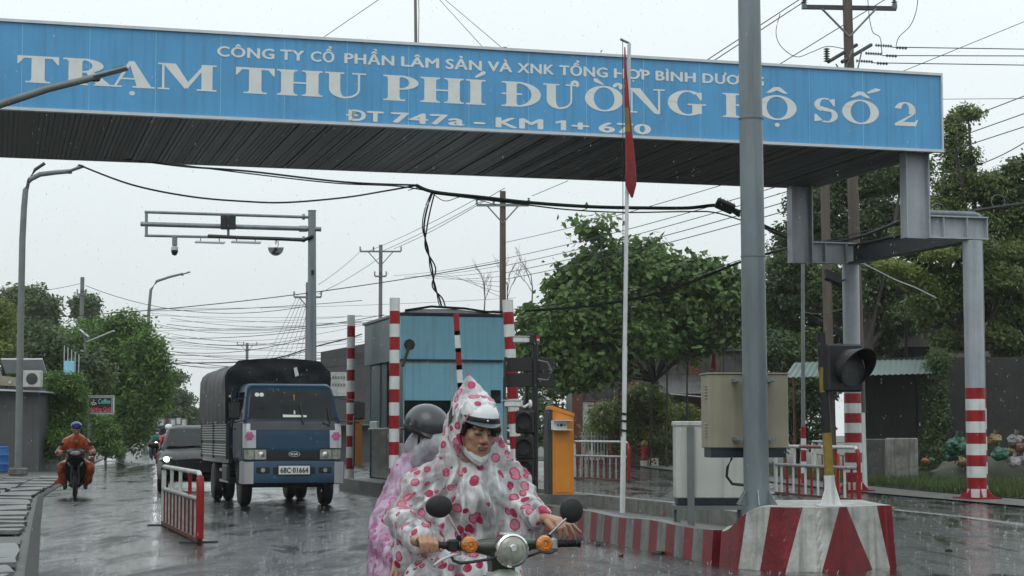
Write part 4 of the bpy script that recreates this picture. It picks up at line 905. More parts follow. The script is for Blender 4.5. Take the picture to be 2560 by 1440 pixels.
# air conditioner outdoor fan in front of the booth behind the passenger
c = W(1010, 1100, 41.2); ac = root_at('air_conditioner', 'white air conditioner unit with dark fan grille behind the passenger, at the booth front', 'air conditioner', (c.x + .35, 41.0, .33)); ac.rotation_euler = (0, 0, TH)
mb = MB(); mb.rbox((0, .15, .55), (.85, .3, .62), .02); mb.build('casing', M['cabwhite'], ac); mb = MB(); mb.lathe([(.24, 0), (.24, .02), (.05, .03)], (-.12, -.005, .55), (0, -1, 0), 24); mb.build('fan_grille', M['darksteel'], ac, True)
mb = MB(); mb.box((0, .15, .12), (.8, .25, .24)); mb.build('stand', M['concrete'], ac)
# ================================================================ VEHICLES
def rrect(hw, y0, y1, r, z, n=6, yf=None):  # rounded rectangle ring; front (y0) may bow out
    pts = []
    for cx_, cy_, a0 in ((hw - r, y0 + r, -90), (hw - r, y1 - r, 0), (-hw + r, y1 - r, 90), (-hw + r, y0 + r, 180)):
        for k in range(n + 1):
            a = R(a0 + 90*k/n); pts.append(Vector((cx_ + math.cos(a)*r, cy_ + math.sin(a)*r, z)))
    return pts
def wheel(t, c, r, w, rim, nm='wheel'):
    mb = MB(); ax = Vector((1, 0, 0)); c = Vector(c)
    mb.lathe([(r*.62, -w/2), (r*.9, -w/2), (r*.98, -w*.4), (r, -w*.25), (r, w*.25), (r*.98, w*.4), (r*.9, w/2), (r*.62, w/2)], c, ax, 28); wh = mb.build(nm, M['rubber'], t, True)
    mb = MB(); mb.lathe([(r*.62, -w*.42), (r*.5, -w*.25), (r*.2, -w*.32), (.01, -w*.34)], c, ax, 20); mb.lathe([(r*.62, w*.42), (r*.5, w*.25), (r*.2, w*.3), (.01, w*.32)], c, ax, 20); mb.build('rim', rim, wh, True)
    for k in range(6):
        a = k*math.pi/3; mb = MB(); p = c + Vector((-w*.33, math.cos(a)*r*.28, math.sin(a)*r*.28)); mb.cyl(p, p + Vector((-.02, 0, 0)), .016, n=6); mb.build('wheel_nut', rim, wh)
    return wh
tr = thing('truck', 'blue cargo truck with dark tarpaulin cover coming through the toll lane', 'truck', (-4.22, 35.6, 0), TH)
# cab shell
ZS = [(.86, .0, .95), (1.12, .0, .965), (1.45, .03, .965), (1.63, .09, .955), (1.66, .13, .94), (1.95, .26, .90), (2.24, .40, .855), (2.33, .50, .83), (2.385, .66, .78)]
def cabf(z):                       # front y and half width at height z
    for i in range(len(ZS) - 1):
        if ZS[i][0] <= z <= ZS[i+1][0]:
            q = (z - ZS[i][0]) / (ZS[i+1][0] - ZS[i][0]); return ZS[i][1] + (ZS[i+1][1] - ZS[i][1])*q, ZS[i][2] + (ZS[i+1][2] - ZS[i][2])*q
    return ZS[-1][1], ZS[-1][2]
RC = .13
mb = MB(); mb.loft([rrect(hw, y, 1.72, RC, z) for z, y, hw in ZS]); mb.build('cab', M['truckblue'], tr, True)
def fpt(x, z, o=.006):            # point on the cab's front surface
    y, hw = cabf(z); ax_ = abs(x); c = hw - RC
    if ax_ > c: s_ = min(1, (ax_ - c)/RC); y += RC * (1 - math.sqrt(max(0, 1 - s_*s_)))
    return Vector((x, y - o, z))
def fpanel(nm, m, xl, xr, z0, z1, o=.008, nx=14, nz=6, inset=0, th=.02):
    """panel that follows the cab front; xl/xr may be functions of z"""
    mb = MB(); rows = []
    for j in range(nz + 1):
        z = z0 + (z1 - z0)*j/nz; a = xl(z) if callable(xl) else xl; b = xr(z) if callable(xr) else xr
        rows.append([fpt(a + (b - a)*i/nx, z, o) for i in range(nx + 1)])
    mb.loft(rows, cap=False, closed=False)
    bk = [[p + Vector((0, th, 0)) for p in r] for r in (rows[0], rows[-1])]
    mb.loft([bk[0], rows[0]], cap=False, closed=False); mb.loft([rows[-1], bk[1]], cap=False, closed=False)
    return mb.build(nm, m, tr, True)
hwf = lambda k, d: (lambda z: k*(cabf(z)[1] - d))
fpanel('windscreen_frame', M['truckdark'], hwf(-1, .02), hwf(1, .02), 1.64, 2.34, .006)
ws = fpanel('windscreen', M['wglass'], hwf(-1, .085), hwf(1, .085), 1.69, 2.275, .016, 18, 8)
fpanel('cowl', M['darksteel'], hwf(-1, .14), hwf(1, .14), 1.475, 1.685, .013)
fpanel('bonnet_panel', M['truckblue'], -.70, .70, 1.13, 1.47, .014)
for s_ in (-1, 1):
    fpanel('corner_panel', M['silver'], s_*.715, lambda z, s=s_: s*(cabf(z)[1] - .005), 1.13, 1.60, .010, 8)
    # printed floral sticker standing in for the cartoon decal
    mb = MB()
    M.setdefault('sticker', mat('pink_sticker', (.50, .12, .28), .5, 0, .5, 40))
    for k in range(6):
        a = k*1.047; p = fpt(s_*.84 + math.cos(a)*.055, 1.36 + math.sin(a)*.055, .022); mb.lathe([(.035, 0), (.03, .003)], p, (0, -1, 0), 8)
    mb.lathe([(.035, 0), (.03, .006)], fpt(s_*.84, 1.36, .024), (0, -1, 0), 8); mb.build('sticker', M['sticker'], tr)
    h = fpanel('headlight', M['lens'], s_*.52, lambda z, s=s_: s*(cabf(z)[1] - .0), .915, 1.10, .022, 10)
    mb = MB(); mb.lathe([(.07, 0), (.055, -.0), (.02, .01)], fpt(s_*.62, 1.005, .026), (0, -1, 0), 14); mb.build('reflector', M['chrome'], h, True)
    mb = MB(); mb.box(fpt(s_*.75, 1.005, .024), (.012, .01, .17)); mb.build('lamp_divider', M['darksteel'], h)
    mb = MB(); mb.box(fpt(s_*.87, 1.005, .026) + Vector((0, .03, 0)), (.1, .02, .15)); mb.build('indicator', mat('dull_amber', (.35, .24, .10), .3), h)
fpanel('headlight_surround', M['black'], -.955, .955, .895, 1.125, .006)
fpanel('grille', M['black'], -.46, .46, .925, 1.075, .018)
for z in (.96, 1.0, 1.04): mb = MB(); mb.box((0, -.022, z), (.9, .015, .01)); mb.build('grille_bar', M['darksteel'], tr)
fpanel('bonnet_lip', M['truckblue'], -.50, .50, 1.075, 1.13, .020)
# badge
mb = MB(); ex = 20; mb.prism([(math.cos(R(18*k))*.115, math.sin(R(18*k))*.055) for k in range(20)], (.02, -.028, 1.015), (1, 0, 0), (0, 0, 1), (0, -1, 0), .012); bd = mb.build('badge', M['chrome'], tr)
mb = MB(); mb.prism([(math.cos(R(18*k))*.10, math.sin(R(18*k))*.043) for k in range(20)], (.02, -.041, 1.015), (1, 0, 0), (0, 0, 1), (0, -1, 0), .002); mb.build('badge_field', M['red'] if 0 else M['black'], bd)
o = curve_text('KIA', 'badge_lettering', -.05, .09, .993, 1.037, M['signwhite'], bd, -.048, .02)
# bumper
BR = [rrect(.985, -.16, .5, .12, z) for z in (.44, .47, .84, .88)]
BR[0] = rrect(.95, -.12, .5, .12, .44); BR[3] = rrect(.96, -.13, .5, .12, .88)
mb = MB(); mb.loft(BR); mb.build('bumper', M['truckblue'], tr, True)
for s_ in (-1, 1):
    mb = MB(); rr_ = []
    for z in (.452, .48, .83, .865):
        rr_.append([Vector((s_*(.78 + .0), -.166, z)), Vector((s_*.87, -.168, z)), Vector((s_*.955, -.135, z)), Vector((s_*.992, -.05, z)), Vector((s_*.992, .3, z)), Vector((s_*.93, .3, z)), Vector((s_*.9, -.1, z)), Vector((s_*.78, -.12, z))])
    mb.loft(rr_); mb.build('bumper_corner', M['silver'], tr, True)
    mb = MB(); mb.rbox((s_*.60, -.162, .71), (.25, .02, .11), .008); mb.build('fog_lamp_recess', M['black'], tr)
    mb = MB(); mb.lathe([(.045, 0), (.04, .01)], (s_*.60, -.17, .71), (0, -1, 0), 12); mb.build('fog_lamp', M['lens'], tr)
    mb = MB(); mb.rbox((s_*.34 , -.162, .70), (.13, .02, .13), .008); mb.build('bumper_vent', M['black'], tr)
pl_ = MB(); pl_.rbox((.0, -.178, .71), (.60, .012, .165), .005); pl = pl_.build('number_plate', M['signwhite'], tr)
curve_text('68C·01664', 'plate_lettering', -.265, .265, .66, .76, M['black'], pl, -.187, .03)
mb = MB(); mb.box((0, -.17, .71), (.64, .01, .20)); mb.build('plate_recess', M['black'], tr)
# inside windscreen: dashboard things, wipers
mb = MB(); mb.tube([fpt(.18, 1.66, .03), fpt(.20, 1.72, .06), fpt(.17, 1.95, .05), fpt(.16, 1.99, .04)], .012, 6); mb.tube([fpt(.20, 1.60, .05), fpt(.165, 1.98, .045)], .016, 6); mb.build('wiper', M['black'], tr)
mb = MB(); mb.tube([fpt(.72, 1.61, .05), fpt(.70, 1.90, .04)], .016, 6); mb.tube([fpt(.58, 1.63, .04), fpt(.72, 1.57, .04)], .012, 6); mb.build('wiper', M['black'], tr)
mb = MB(); mb.prism([(-.18, 0), (.28, 0), (.28, .04), (-.18, .05)], fpt(0, 1.725, .020), (1, 0, 0), (0, .4, 1), (0, -1, 0), .003); mb.build('windscreen_paper', M['signwhite'], tr)
for x in (-.66, -.57): mb = MB(); mb.lathe([(.045, 0), (.04, .003)], fpt(x, 2.16, .02), (0, -1, .3), 12); mb.build('inspection_sticker', M['signwhite'], tr)
mb = MB(); mb.cyl(fpt(.05, 1.78, .02), fpt(.05, 1.85, .02), .02, .012, 8); mb.build('ornament', M['signwhite'], tr)
mb = MB(); mb.cyl(fpt(.06, 2.05, .02), fpt(.06, 2.16, .02), .012, .02, 8); mb.build('hanging_charm', M['yellow'], tr)
# side doors
for s_ in (-1, 1):
    mb = MB(); mb.prism([(.35, 1.68), (1.35, 1.68), (1.35, 2.22), (.62, 2.22)], (s_*.965, 0, 0), (0, 1, 0), (-s_*.0, 0, 1), (s_, 0, 0), .006); o = mb.build('door_window', M['glass'], tr)
    for v in o.data.vertices: v.co.x = s_*(cabf(min(2.3, v.co.z))[1] + .008)
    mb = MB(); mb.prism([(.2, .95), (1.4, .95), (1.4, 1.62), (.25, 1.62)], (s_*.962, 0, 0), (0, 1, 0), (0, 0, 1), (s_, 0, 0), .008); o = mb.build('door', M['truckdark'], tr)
    mb = MB(); mb.rbox((s_*.98, 1.2, 1.5), (.03, .16, .04), .008); mb.build('handle', M['black'], o)
    # fender and wheel opening
    mb = MB(); n = 14
    for k in range(n):
        a0, a1 = math.pi*k/n, math.pi*(k+1)/n; c = Vector((s_*.93, 1.0, .42)); q = [c + Vector((dx_, math.cos(a)*rr, math.sin(a)*rr)) for a in (a0, a1) for rr in (.44, .52) for dx_ in (-.1, .06)]
        mb.add(q, [(0, 1, 3, 2), (4, 6, 7, 5), (1, 5, 7, 3), (2, 3, 7, 6)])
    mb.build('wheel_arch', M['black'], tr, True)
    # mirror
    mx_ = s_*1.13 if s_ < 0 else 1.30
    mb = MB(); mb.tube([(s_*.93, .18, 1.66), (mx_, .05, 1.62), (mx_, .03, 1.75)], .016, 6); mb.tube([(s_*.90, .30, 2.1), (mx_, .06, 2.04), (mx_, .03, 1.95)], .014, 6); ar = mb.build('mirror_arm', M['black'], tr)
    mb = MB(); mb.rbox((mx_, .03, 1.85), (.21, .09, .34), .03); mb.build('mirror', M['blackmatte'], ar, True)
# chassis, wheels
mb = MB(); mb.box((-.35, 3.4, .62), (.09, 6.2, .18)); mb.box((.35, 3.4, .62), (.09, 6.2, .18)); mb.box((0, 1.0, .40), (1.5, .12, .10)); mb.box((0, 4.7, .42), (1.5, .14, .12)); mb.build('chassis', M['darksteel'], tr)
mb = MB(); mb.ell((-.05, 4.7, .42), (.2, .2, .18)); mb.rbox((.0, .9, .55), (.5, .6, .3), .03); mb.build('axle_housing', M['darksteel'], tr, True)
mb = MB(); mb.box((0, .9, .68), (1.7, 1.5, .3)); mb.build('cab_floor', M['black'], tr)
for s_ in (-1, 1): wheel(tr, (s_*.80, 1.0, .40), .40, .22, M['silver'])
for s_ in (-1, 1):
    for x in (.66, .90): wheel(tr, (s_*x, 4.7, .40), .40, .20, M['silver'])
mb = MB(); mb.rbox((-.88, 2.4, .62), (.3, .8, .32), .02); mb.build('fuel_tank', M['darksteel'], tr)
mb = MB(); mb.box((-.97, 2.9, .66), (.03, 1.4, .06)); mb.box((-.97, 2.9, .44), (.03, 1.4, .05)); mb.build('side_guard', M['rib'], tr)
# cargo body
bx0, bx1, by0, by1 = -1.02, 1.02, 1.95, 6.75
mb = MB(); mb.box((0, (by0+by1)/2, .86), (2.0, by1 - by0, .1)); mb.build('cargo_floor', M['darksteel'], tr)
for s_ in (-1, 1):
    mb = MB(); mb.box((s_*1.0, (by0+by1)/2, 1.31), (.04, by1 - by0, .82)); sd_ = mb.build('side_board', M['cargo'], tr)
    for k in range(14):
        if k == 5: continue
        z = .97 + k*.052
        mb = MB(); mb.rbox((s_*1.03, (by0+by1)/2 - .0, z), (.03, by1 - by0 - .16, .02), .004); mb.build('side_rib', M['rib'], sd_)
    for y in (by0 + .04, (by0+by1)/2, by1 - .04):
        mb = MB(); mb.box((s_*1.035, y, 1.31), (.035, .07, .84)); mb.build('side_stake', M['cargo'], sd_)
for y in (by0, by1): mb = MB(); mb.box((0, y, 1.31), (2.0, .04, .82)); mb.build('end_board', M['truckdark'], tr)
# tarpaulin: arched over hoops, sagging between them
def tarp_ring(y, sag):
    pts = []; hw = 1.075; zb_, ze = 1.62, 2.66
    prof = [(-hw, zb_), (-hw - .01, 1.9), (-hw, 2.2), (-hw + .0, 2.45)]
    for k in range(9):
        a = R(180 - 20*k/1.0*1.125); 
    arch = [(-hw + .0, 2.55), (-hw + .05, 2.68), (-hw + .16, 2.78), (-.7, 2.86), (-.35, 2.915), (0, 2.935)]
    P = prof + arch; P = P + [(-x, z) for x, z in P[::-1][1:]]
    out = []
    for i, (x, z) in enumerate(P):
        w_ = noise.noise(Vector((x*2.2, y*2.4, z*1.6)))*.035 + noise.noise(Vector((x*6, y*7, z*2)))*.014
        s2 = sag * (1 if z > 2.5 else .6); nx_ = (x/1.05) if z < 2.7 else 0; nz_ = 1 if z >= 2.7 else .2
        out.append(Vector((x - nx_*(s2*.045 - w_), y + (noise.noise(Vector((x*3, 7, z*3)))*.03 if y in (by0, by1) else 0), z - nz_*(s2*.06 - w_) if z > zb_ else z + w_)))
    return out
rings = []; NY = 46
for i in range(NY + 1):
    y = by0 - .02 + (by1 - by0 + .04)*i/NY; sg = abs(math.sin(math.pi*i/NY*6))
    rings.append(tarp_ring(y, sg))
mb = MB(); mb.loft(rings, cap=True, closed=True); tp_ = mb.build('tarpaulin', M['tarp'], tr, True)
# front face of the tarpaulin, with folds
rows = []
for j in range(13):
    z = 1.7 + (2.93 - 1.7)*j/12; r_ = []
    for i in range(33):
        x = -1.03 + 2.06*i/32; zt_ = 2.935 - .08*abs(x)**2.0 - (.25*max(0, abs(x) - .85)/.2)
        zz = min(z, zt_); f_ = noise.noise(Vector((x*3 + z*1.2, 3, z*4)))*.05 + noise.noise(Vector((x*9, 5, z*7 + x*4)))*.018
        r_.append(Vector((x, by0 - .07 + f_, zz)))
    rows.append(r_)
mb = MB(); mb.loft(rows, cap=False, closed=False); mb.build('tarpaulin_front', M['tarp'], tr, True)
mb = MB(); mb.prism([(-.025, -.1), (.05, -.07), (.0, .1), (-.06, .07)], (.34, by0 - .14, 2.66), (1, 0, 0), (0, 0, 1), (0, -1, 0), .004); mb.build('reflector_tag', M['signwhite'], tr)
mb = MB(); mb.box((-.96, by0 - .14, 2.16), (.13, .01, .045)); mb.build('reflector_tag', M['signwhite'], tr)
mb = MB(); mb.rbox((-.93, by0 - .25, 1.9), (.12, .2, .75), .03); mb.build('cab_duct', M['truckdark'], tr)

# ---------------- car
def car(label, paint, loc, rz, name='car', lit=True, W2=.92, Ht=1.62, L=4.5):
    t = thing(name, label, 'car', loc, rz)
    st = [(0, .62, .52, .62), (.06, .80, .34, .78), (.35, .89, .26, .92), (1.0, W2, .24, 1.02), (1.25, W2, .24, 1.05), (3.9, W2, .26, 1.08), (4.35, .88, .3, 1.06), (L, .78, .42, .95)]
    rings = []
    for y, hw, z0, zh in st:
        rings.append([Vector(p) for p in ((-hw*.86, y, z0), (-hw, y, z0 + .12), (-hw*1.0, y, zh - .2), (-hw*.95, y, zh - .07), (-hw*.78, y, zh), (0, y, zh + .035), (hw*.78, y, zh), (hw*.95, y, zh - .07), (hw, y, zh - .2), (hw, y, z0 + .12), (hw*.86, y, z0))])
    mb = MB(); mb.loft(rings); mb.build('body', paint, t, True)
    gh = [(1.12, .80, 1.05), (1.95, .68, Ht - .07), (2.3, .66, Ht), (3.2, .64, Ht - .02), (4.15, .70, 1.08)]
    rings = [[Vector((-.82, y, 1.0)), Vector((-hw - .02, y, max(1.01, z - .06))), Vector((-hw*.7, y, z)), Vector((hw*.7, y, z)), Vector((hw + .02, y, max(1.01, z - .06))), Vector((.82, y, 1.0))] for y, hw, z in gh]
    mb = MB(); mb.loft(rings); mb.build('roof', paint, t, True)
    def sp_(x, q): y = 1.12 + .83*q; z = 1.05 + (Ht - .07 - 1.05)*q; hw = .80 + (.68 - .80)*q; return Vector((x*hw*.93, y - .03, z + .02))
    mb = MB(); mb.loft([[sp_(x/5, q/5) for x in range(-5, 6)] for q in (.35, 1, 2, 3, 4, 4.6)], cap=False, closed=False); mb.build('windscreen', M['wglass'], t, True)
    for s_ in (-1, 1):
        mb = MB(); mb.prism([(1.45, 1.07), (3.9, 1.10), (3.2, 1.50), (2.1, 1.52)], (0, 0, 0), (0, 1, 0), (0, 0, 1), (s_, 0, 0), .006); o = mb.build('side_window', M['glass'], t)
        for v in o.data.vertices: v.co.x = s_*(.80 - (v.co.z - 1.05)*.24 + .035)
        mb = MB(); mb.rbox((s_*1.02, 1.32, 1.12), (.24, .14, .15), .04); mi = mb.build('mirror', paint, t, True)
        mb = MB(); mb.ell((s_*.70, .12, .80), (.17, .14, .065), 16, 8, Euler((0, R(8*s_), R(25*s_)))); hl = mb.build('headlight', M['lens'], t, True)
        mb = MB(); mb.ell((s_*.68, .0, .80), (.07, .03, .055), 12, 8); mb.build('lamp_core', M['headlit'] if lit else M['chrome'], hl, True)
        mb = MB(); mb.tube([(s_*.62, -.01, .78), (s_*.45, -.03, .74), (s_*.36, -.035, .60)], .014, 6); mb.build('chrome_trim', M['chrome'], t, True)
        mb = MB(); mb.rbox((s_*.70, .02, .45), (.18, .05, .07), .02); mb.build('fog_lamp', M['blackmatte'], t)
    mb = MB(); mb.prism([(-.36, .50), (.36, .50), (.42, .74), (-.42, .74)], (0, -.0, 0), (1, 0, 0), (0, 0, 1), (0, -1, 0), .03); mb.build('grille', M['black'], t)
    mb = MB(); mb.tube([(-.5, .9, 1.09), (.1, .93, 1.12)], .01, 6); mb.tube([(.0, .9, 1.09), (.55, .93, 1.12)], .01, 6); mb.build('wiper', M['black'], t)
    for x in (-.80, .80):
        for y in (.85, 3.6): wheel(t, (x, y, .33), .33, .2, M['silver'])
    return t
q = W(470, 1145, 44.0)
car('black car with a lit headlamp queuing behind the blue truck', M['carblack'], (q.x + .18, 44.0, 0), .165)
q = W(1298, 1150, 62); car('white car parked behind the black signal post', M['white'], (q.x, 62, 0), .9, lit=False)
q = W(1745, 1080, 84); car('small silver car half hidden behind the beige cabinet', M['silver'], (q.x + .6, 84, .55), 1.3, lit=False)
# far lorry in the distance
q = W(432, 1062, 150); t = thing('lorry', 'distant dark lorry with pale load at the far end of the road', 'lorry', (q.x, 150, 0), .2)
mb = MB(); mb.rbox((0, 0, 1.25), (2.3, 1.6, 1.7), .1); mb.build('cab', M['truckdark'], t); mb = MB(); mb.box((0, -.81, 1.55), (2.0, .03, .7)); mb.build('windscreen', M['wglass'], t)
mb = MB(); mb.rbox((0, 3.5, 1.7), (2.4, 5, 1.9), .03); mb.build('cargo_box', M['lampgrey'], t)
for k in range(5): mb = MB(); mb.box((-.9 + k*.45, -.9 + .85, 2.3 + .15*(k % 2)), (.3, .5, .5)); mb.build('load', M['dirtywhite'] if k != 1 else M['rust'], t)
for x in (-1, 1):
    for y in (.3, 5): wheel(t, (x, y, .5), .5, .28, M['darksteel'])

# ---------------- motorcycles with riders (far ones)
def body_far(t, poncho, helmet, mask=True, trousers='shirt', lean=0.0, hood=False, h0=0.0, wide=1.0):
    """seated rider facing the camera: continuous body with raincoat"""
    mb = MB(); w = wide
    mb.cap_((0, .55, .80 + h0), (0, .38, 1.22 + h0), .20*w, .19*w); mb.cap_((-.18*w, .38, 1.22 + h0), (.18*w, .38, 1.22 + h0), .10, .10)
    for s_ in (-1, 1):
        mb.cap_((s_*.19*w, .38, 1.22 + h0), (s_*.34*w, .25, .98 + h0), .085, .075); mb.cap_((s_*.34*w, .25, .98 + h0), (s_*.30, .0, .98 + h0), .075, .06)
        mb.cap_((s_*.12, .52, .74 + h0), (s_*.27*w, .12, .66 + h0), .13, .11); mb.cap_((s_*.27*w, .12, .66 + h0), (s_*.26, .30, .35), .11, .10)
    mb.cap_((0, .38, 1.28 + h0), (0, .34, 1.40 + h0), .10, .075)
    def wr(c): return noise.noise(c*7)*.02 + noise.noise(Vector((c.x*14, c.y*14, c.z*4)))*.012
    o = blob(mb, .022, 'raincoat', poncho, t, 3, wr)
    mb = MB(); mb.ell((0, .30, 1.50 + h0), (.085, .10, .125), 14, 10); mb.cap_((0, .34, 1.36 + h0), (0, .32, 1.47 + h0), .055, .055)
    hd = mb.build('head', M['skin'], t, True)
    if mask: mb = MB(); mb.ell((0, .245, 1.455 + h0), (.07, .07, .06), 12, 8); mb.build('face_mask', M['mask'], t, True)
    mb = MB(); mb.ell((0, .31, 1.58 + h0), (.125, .145, .10), 18, 10); mb.box((0, .18, 1.545 + h0), (.17, .1, .012)); mb.build('helmet', helmet, t, True)
    for s_ in (-1, 1):
        mb = MB(); mb.cap_((s_*.30, .02, .98 + h0), (s_*.31, -.05, .965 + h0), .04, .035)
        for k in range(4): mb.cap_((s_*(.285 + k*.02), -.05, .98 + h0), (s_*(.285 + k*.02), -.085, .95 + h0), .011, .010, 6)
        mb.cap_((s_*.27, -.02, .97 + h0), (s_*.255, -.07, .955 + h0), .012, .010, 6); mb.build('hand', M['skin'], t, True)
        mb = MB(); mb.cap_((s_*.24, .28, .34), (s_*.22, .22, .22), .06, .045); mb.cap_((s_*.22, .28, .21), (s_*.23, .06, .20), .045, .035); mb.build('foot', M['shirt'], t, True)
def moto(label, loc, rz, paint, lit=0):
    t = thing('motorcycle', label, 'motorcycle', loc, rz)
    def tyre(y): 
        mb = MB(); mb.T = Matrix.Translation((0, y, .29)) @ Matrix.Rotation(R(90), 4, 'Y'); n = 28
        rings = [[Vector((math.cos(2*math.pi*i/n)*(.25 + math.cos(a)*.045), math.sin(2*math.pi*i/n)*(.25 + math.cos(a)*.045), math.sin(a)*.04)) for a in [2*math.pi*j/8 for j in range(8)]] for i in range(n + 1)]
        mb.loft(rings, cap=False); w_ = mb.build('wheel', M['rubber'], t, True)
        mb = MB(); 
        for k in range(5): a = k*1.2566; mb.tube([(0, y, .29), (0, y + math.cos(a)*.22, .29 + math.sin(a)*.22)], .012, 5)
        mb.build('rim', M['silver'], w_)
    tyre(-.28); tyre(.95)
    mb = MB()
    for s_ in (-1, 1): mb.tube([(s_*.075, -.28, .29), (s_*.075, -.10, .72)], .024, 8)
    mb.build('fork', M['darksteel'], t, True)
    mb = MB(); mb.loft([rrect(.055, -.5, -.06, .03, z) for z in (.50, .55, .60)]); mb.build('front_fender', paint, t, True)
    mb = MB(); mb.loft([rrect(w_, y0, y1, .04, z) for w_, y0, y1, z in ((.10, -.0, .2, .28), (.20, -.06, .3, .45), (.24, -.12, .2, .70), (.17, -.20, .05, .88), (.10, -.18, 0, .95))]); mb.build('leg_shield', paint, t, True)
    mb = MB(); mb.loft([rrect(w_, y0, y1, .04, z) for w_, y0, y1, z in ((.10, -.20, .05, .90), (.19, -.26, .02, .96), (.20, -.24, .02, 1.02), (.10, -.14, .0, 1.08))]); fr_ = mb.build('front_cowl', M['black'], t, True)
    mb = MB(); mb.ell((0, -.25, .97), (.12, .05, .055), 14, 8); mb.build('headlight', M['headlit'] if lit else M['lens'], t, True)
    for s_ in (-1, 1):
        mb = MB(); mb.ell((s_*.16, -.11, .78), (.035, .05, .11), 12, 8, Euler((0, R(28*s_), 0))); mb.build('indicator', M['lens'], t, True)
        mb = MB(); mb.tube([(0, -.08, 1.02), (s_*.18, -.07, 1.03), (s_*.30, -.05, .985), (s_*.38, -.03, .975)], .017, 8); mb.build('handlebar', M['black'], t, True)
        mb = MB(); mb.tube([(s_*.22, -.07, 1.02), (s_*.30, -.09, 1.15)], .008, 6); mb.rbox((s_*.33, -.10, 1.18), (.13, .03, .08), .015); mb.build('mirror', M['black'], t)
    mb = MB(); mb.loft([rrect(w_, y0, y1, .04, z) for w_, y0, y1, z in ((.08, .2, .95, .35), (.13, .15, 1.05, .5), (.15, .22, 1.2, .68), (.12, .28, 1.25, .76))]); mb.build('body_panel', paint, t, True)
    mb = MB(); mb.rbox((0, .75, .79), (.24, .85, .08), .03); mb.build('seat', M['blackmatte'], t)
    mb = MB(); mb.rbox((0, .35, .32), (.28, .4, .24), .05); mb.tube([(.14, .3, .3), (.17, .9, .35), (.17, 1.2, .4)], .045, 8); mb.build('engine', M['darksteel'], t, True)
    return t
M['ponchoO'] = mat('orange_raincoat', (.58, .12, .02), .28, 0, .35, 4, c2=(.20, .035, .012)); M['ponchoR'] = mat('red_raincoat', (.30, .02, .03), .3, 0, .35, 4); M['ponchoT'] = mat('teal_raincoat', (.04, .14, .13), .3, 0, .35, 4)
hb_ = mat('blue_helmet', (.02, .05, .30), .25, 0, .2, 8, coat=.6)
p = G(187, 1243); moto('black motorcycle ridden by the person in the orange raincoat', p, R(12), M['carblack'])
b_ = thing('person', 'motorcyclist in a long orange raincoat and blue helmet on the left', 'person', p, R(12)); body_far(b_, M['ponchoO'], hb_, mask=False, wide=1.12)
mb = MB(); mb.prism([(-.10, .62), (-.34, .30), (-.52, .24), (-.36, .44), (-.26, .8)], (0, .35, 0), (1, 0, 0), (0, 0, 1), (0, 1, 0), .02); mb.prism([(.12, .35), (.30, .28), (.42, .55), (.40, .9), (.2, .8)], (0, .45, 0), (1, 0, 0), (0, 0, 1), (0, 1, 0), .02); mb.build('raincoat_tail', M['ponchoO'], b_)
q = W(413, 1120, 60); p = Vector((q.x + .1, 60, 0)); moto('dark motorcycle beside the black car, ridden by the person in red', p, R(10), M['carblack'])
b_ = thing('person', 'motorcyclist in red raincoat and white helmet beside the black car', 'person', p, R(10)); body_far(b_, M['ponchoR'], M['helmetw'], h0=.05)
q = W(392, 1120, 88); p = Vector((q.x, 88, 0)); moto('far motorcycle with lit headlamp left of the black car', p, R(10), M['carblack'], 1)
b_ = thing('person', 'far motorcyclist in teal raincoat behind a lit headlamp', 'person', p, R(10)); body_far(b_, M['ponchoT'], M['helmetk'])
# ================================================================ STREET LAMPS, GANTRY WITH CAMERAS, UTILITY POLES
def street_lamp(label, base, pts, r, head, hs=1.0):
    t = thing('street_lamp', label, 'street lamp', base, 0, 'curved street lamps on the left side'); P = [Vector(p) - Vector(base) for p in pts]
    mb = MB(); mb.tube([Vector((0, 0, 0))] + P, [r*1.25] + [r*(1.2 - .5*i/len(P)) for i in range(len(P))], 12); mb.build('post', M['lampgrey'], t, True)
    a, b = Vector(head[0]) - Vector(base), Vector(head[1]) - Vector(base); ang = math.atan2((b-a).z, (b-a).x); L = (b - a).length
    mb = MB(); mb.T = Matrix.Translation((a + b)/2) @ Matrix.Rotation(-ang, 4, 'Y'); mb.rbox((0, 0, 0), (L, .24*hs, .07*hs), .02); lh = mb.build('lamp_head', M['galv'], t)
    for k in range(6): mb = MB(); mb.T = Matrix.Translation((a + b)/2) @ Matrix.Rotation(-ang, 4, 'Y'); mb.box((L*.1 + k*L*.06, 0, .05*hs), (.012, .2*hs, .035)); mb.build('cooling_fin', M['lampgrey'], lh)
    mb = MB(); mb.rbox(a + Vector((.03, 0, -.03)), (.16*hs, .1*hs, .12*hs), .02); mb.build('lamp_joint', M['darksteel'], t)
    if base[2] < .2: mb = MB(); mb.rbox((0, 0, .12), (.55, .55, .26), .04); mb.build('footing', M['concrete'], t)
    return t
b = G(45, 1188); Y = b.y
street_lamp('tall curved street lamp nearest the grey wall on the left', b, [W(50, 900, Y), W(56, 600, Y), W(60, 520, Y), W(64, 475, Y), W(76, 448, Y), W(100, 436, Y), W(140, 431, Y), W(178, 428, Y)], .10, (W(172, 428, Y), W(210, 415, Y)))
mb = MB(); mb.tube([W(62, 500, Y), W(72, 450, Y), W(88, 424, Y), W(112, 408, Y)], .06, 8); o = mb.build('spare_lamp_arm', M['darksteel']); tag(o, 'second dark arm of a lamp rising beside the tall curved street lamp', 'lamp arm')
b = G(364, 1136); Y = b.y
street_lamp('second curved street lamp further along the left kerb', b, [W(368, 900, Y), W(372, 780, Y), W(377, 725, Y), W(392, 703, Y), W(425, 692, Y), W(458, 684, Y)], .10, (W(455, 686, Y), W(476, 680, Y)))
mb = MB(); bb = W(-175, 1180, 29)
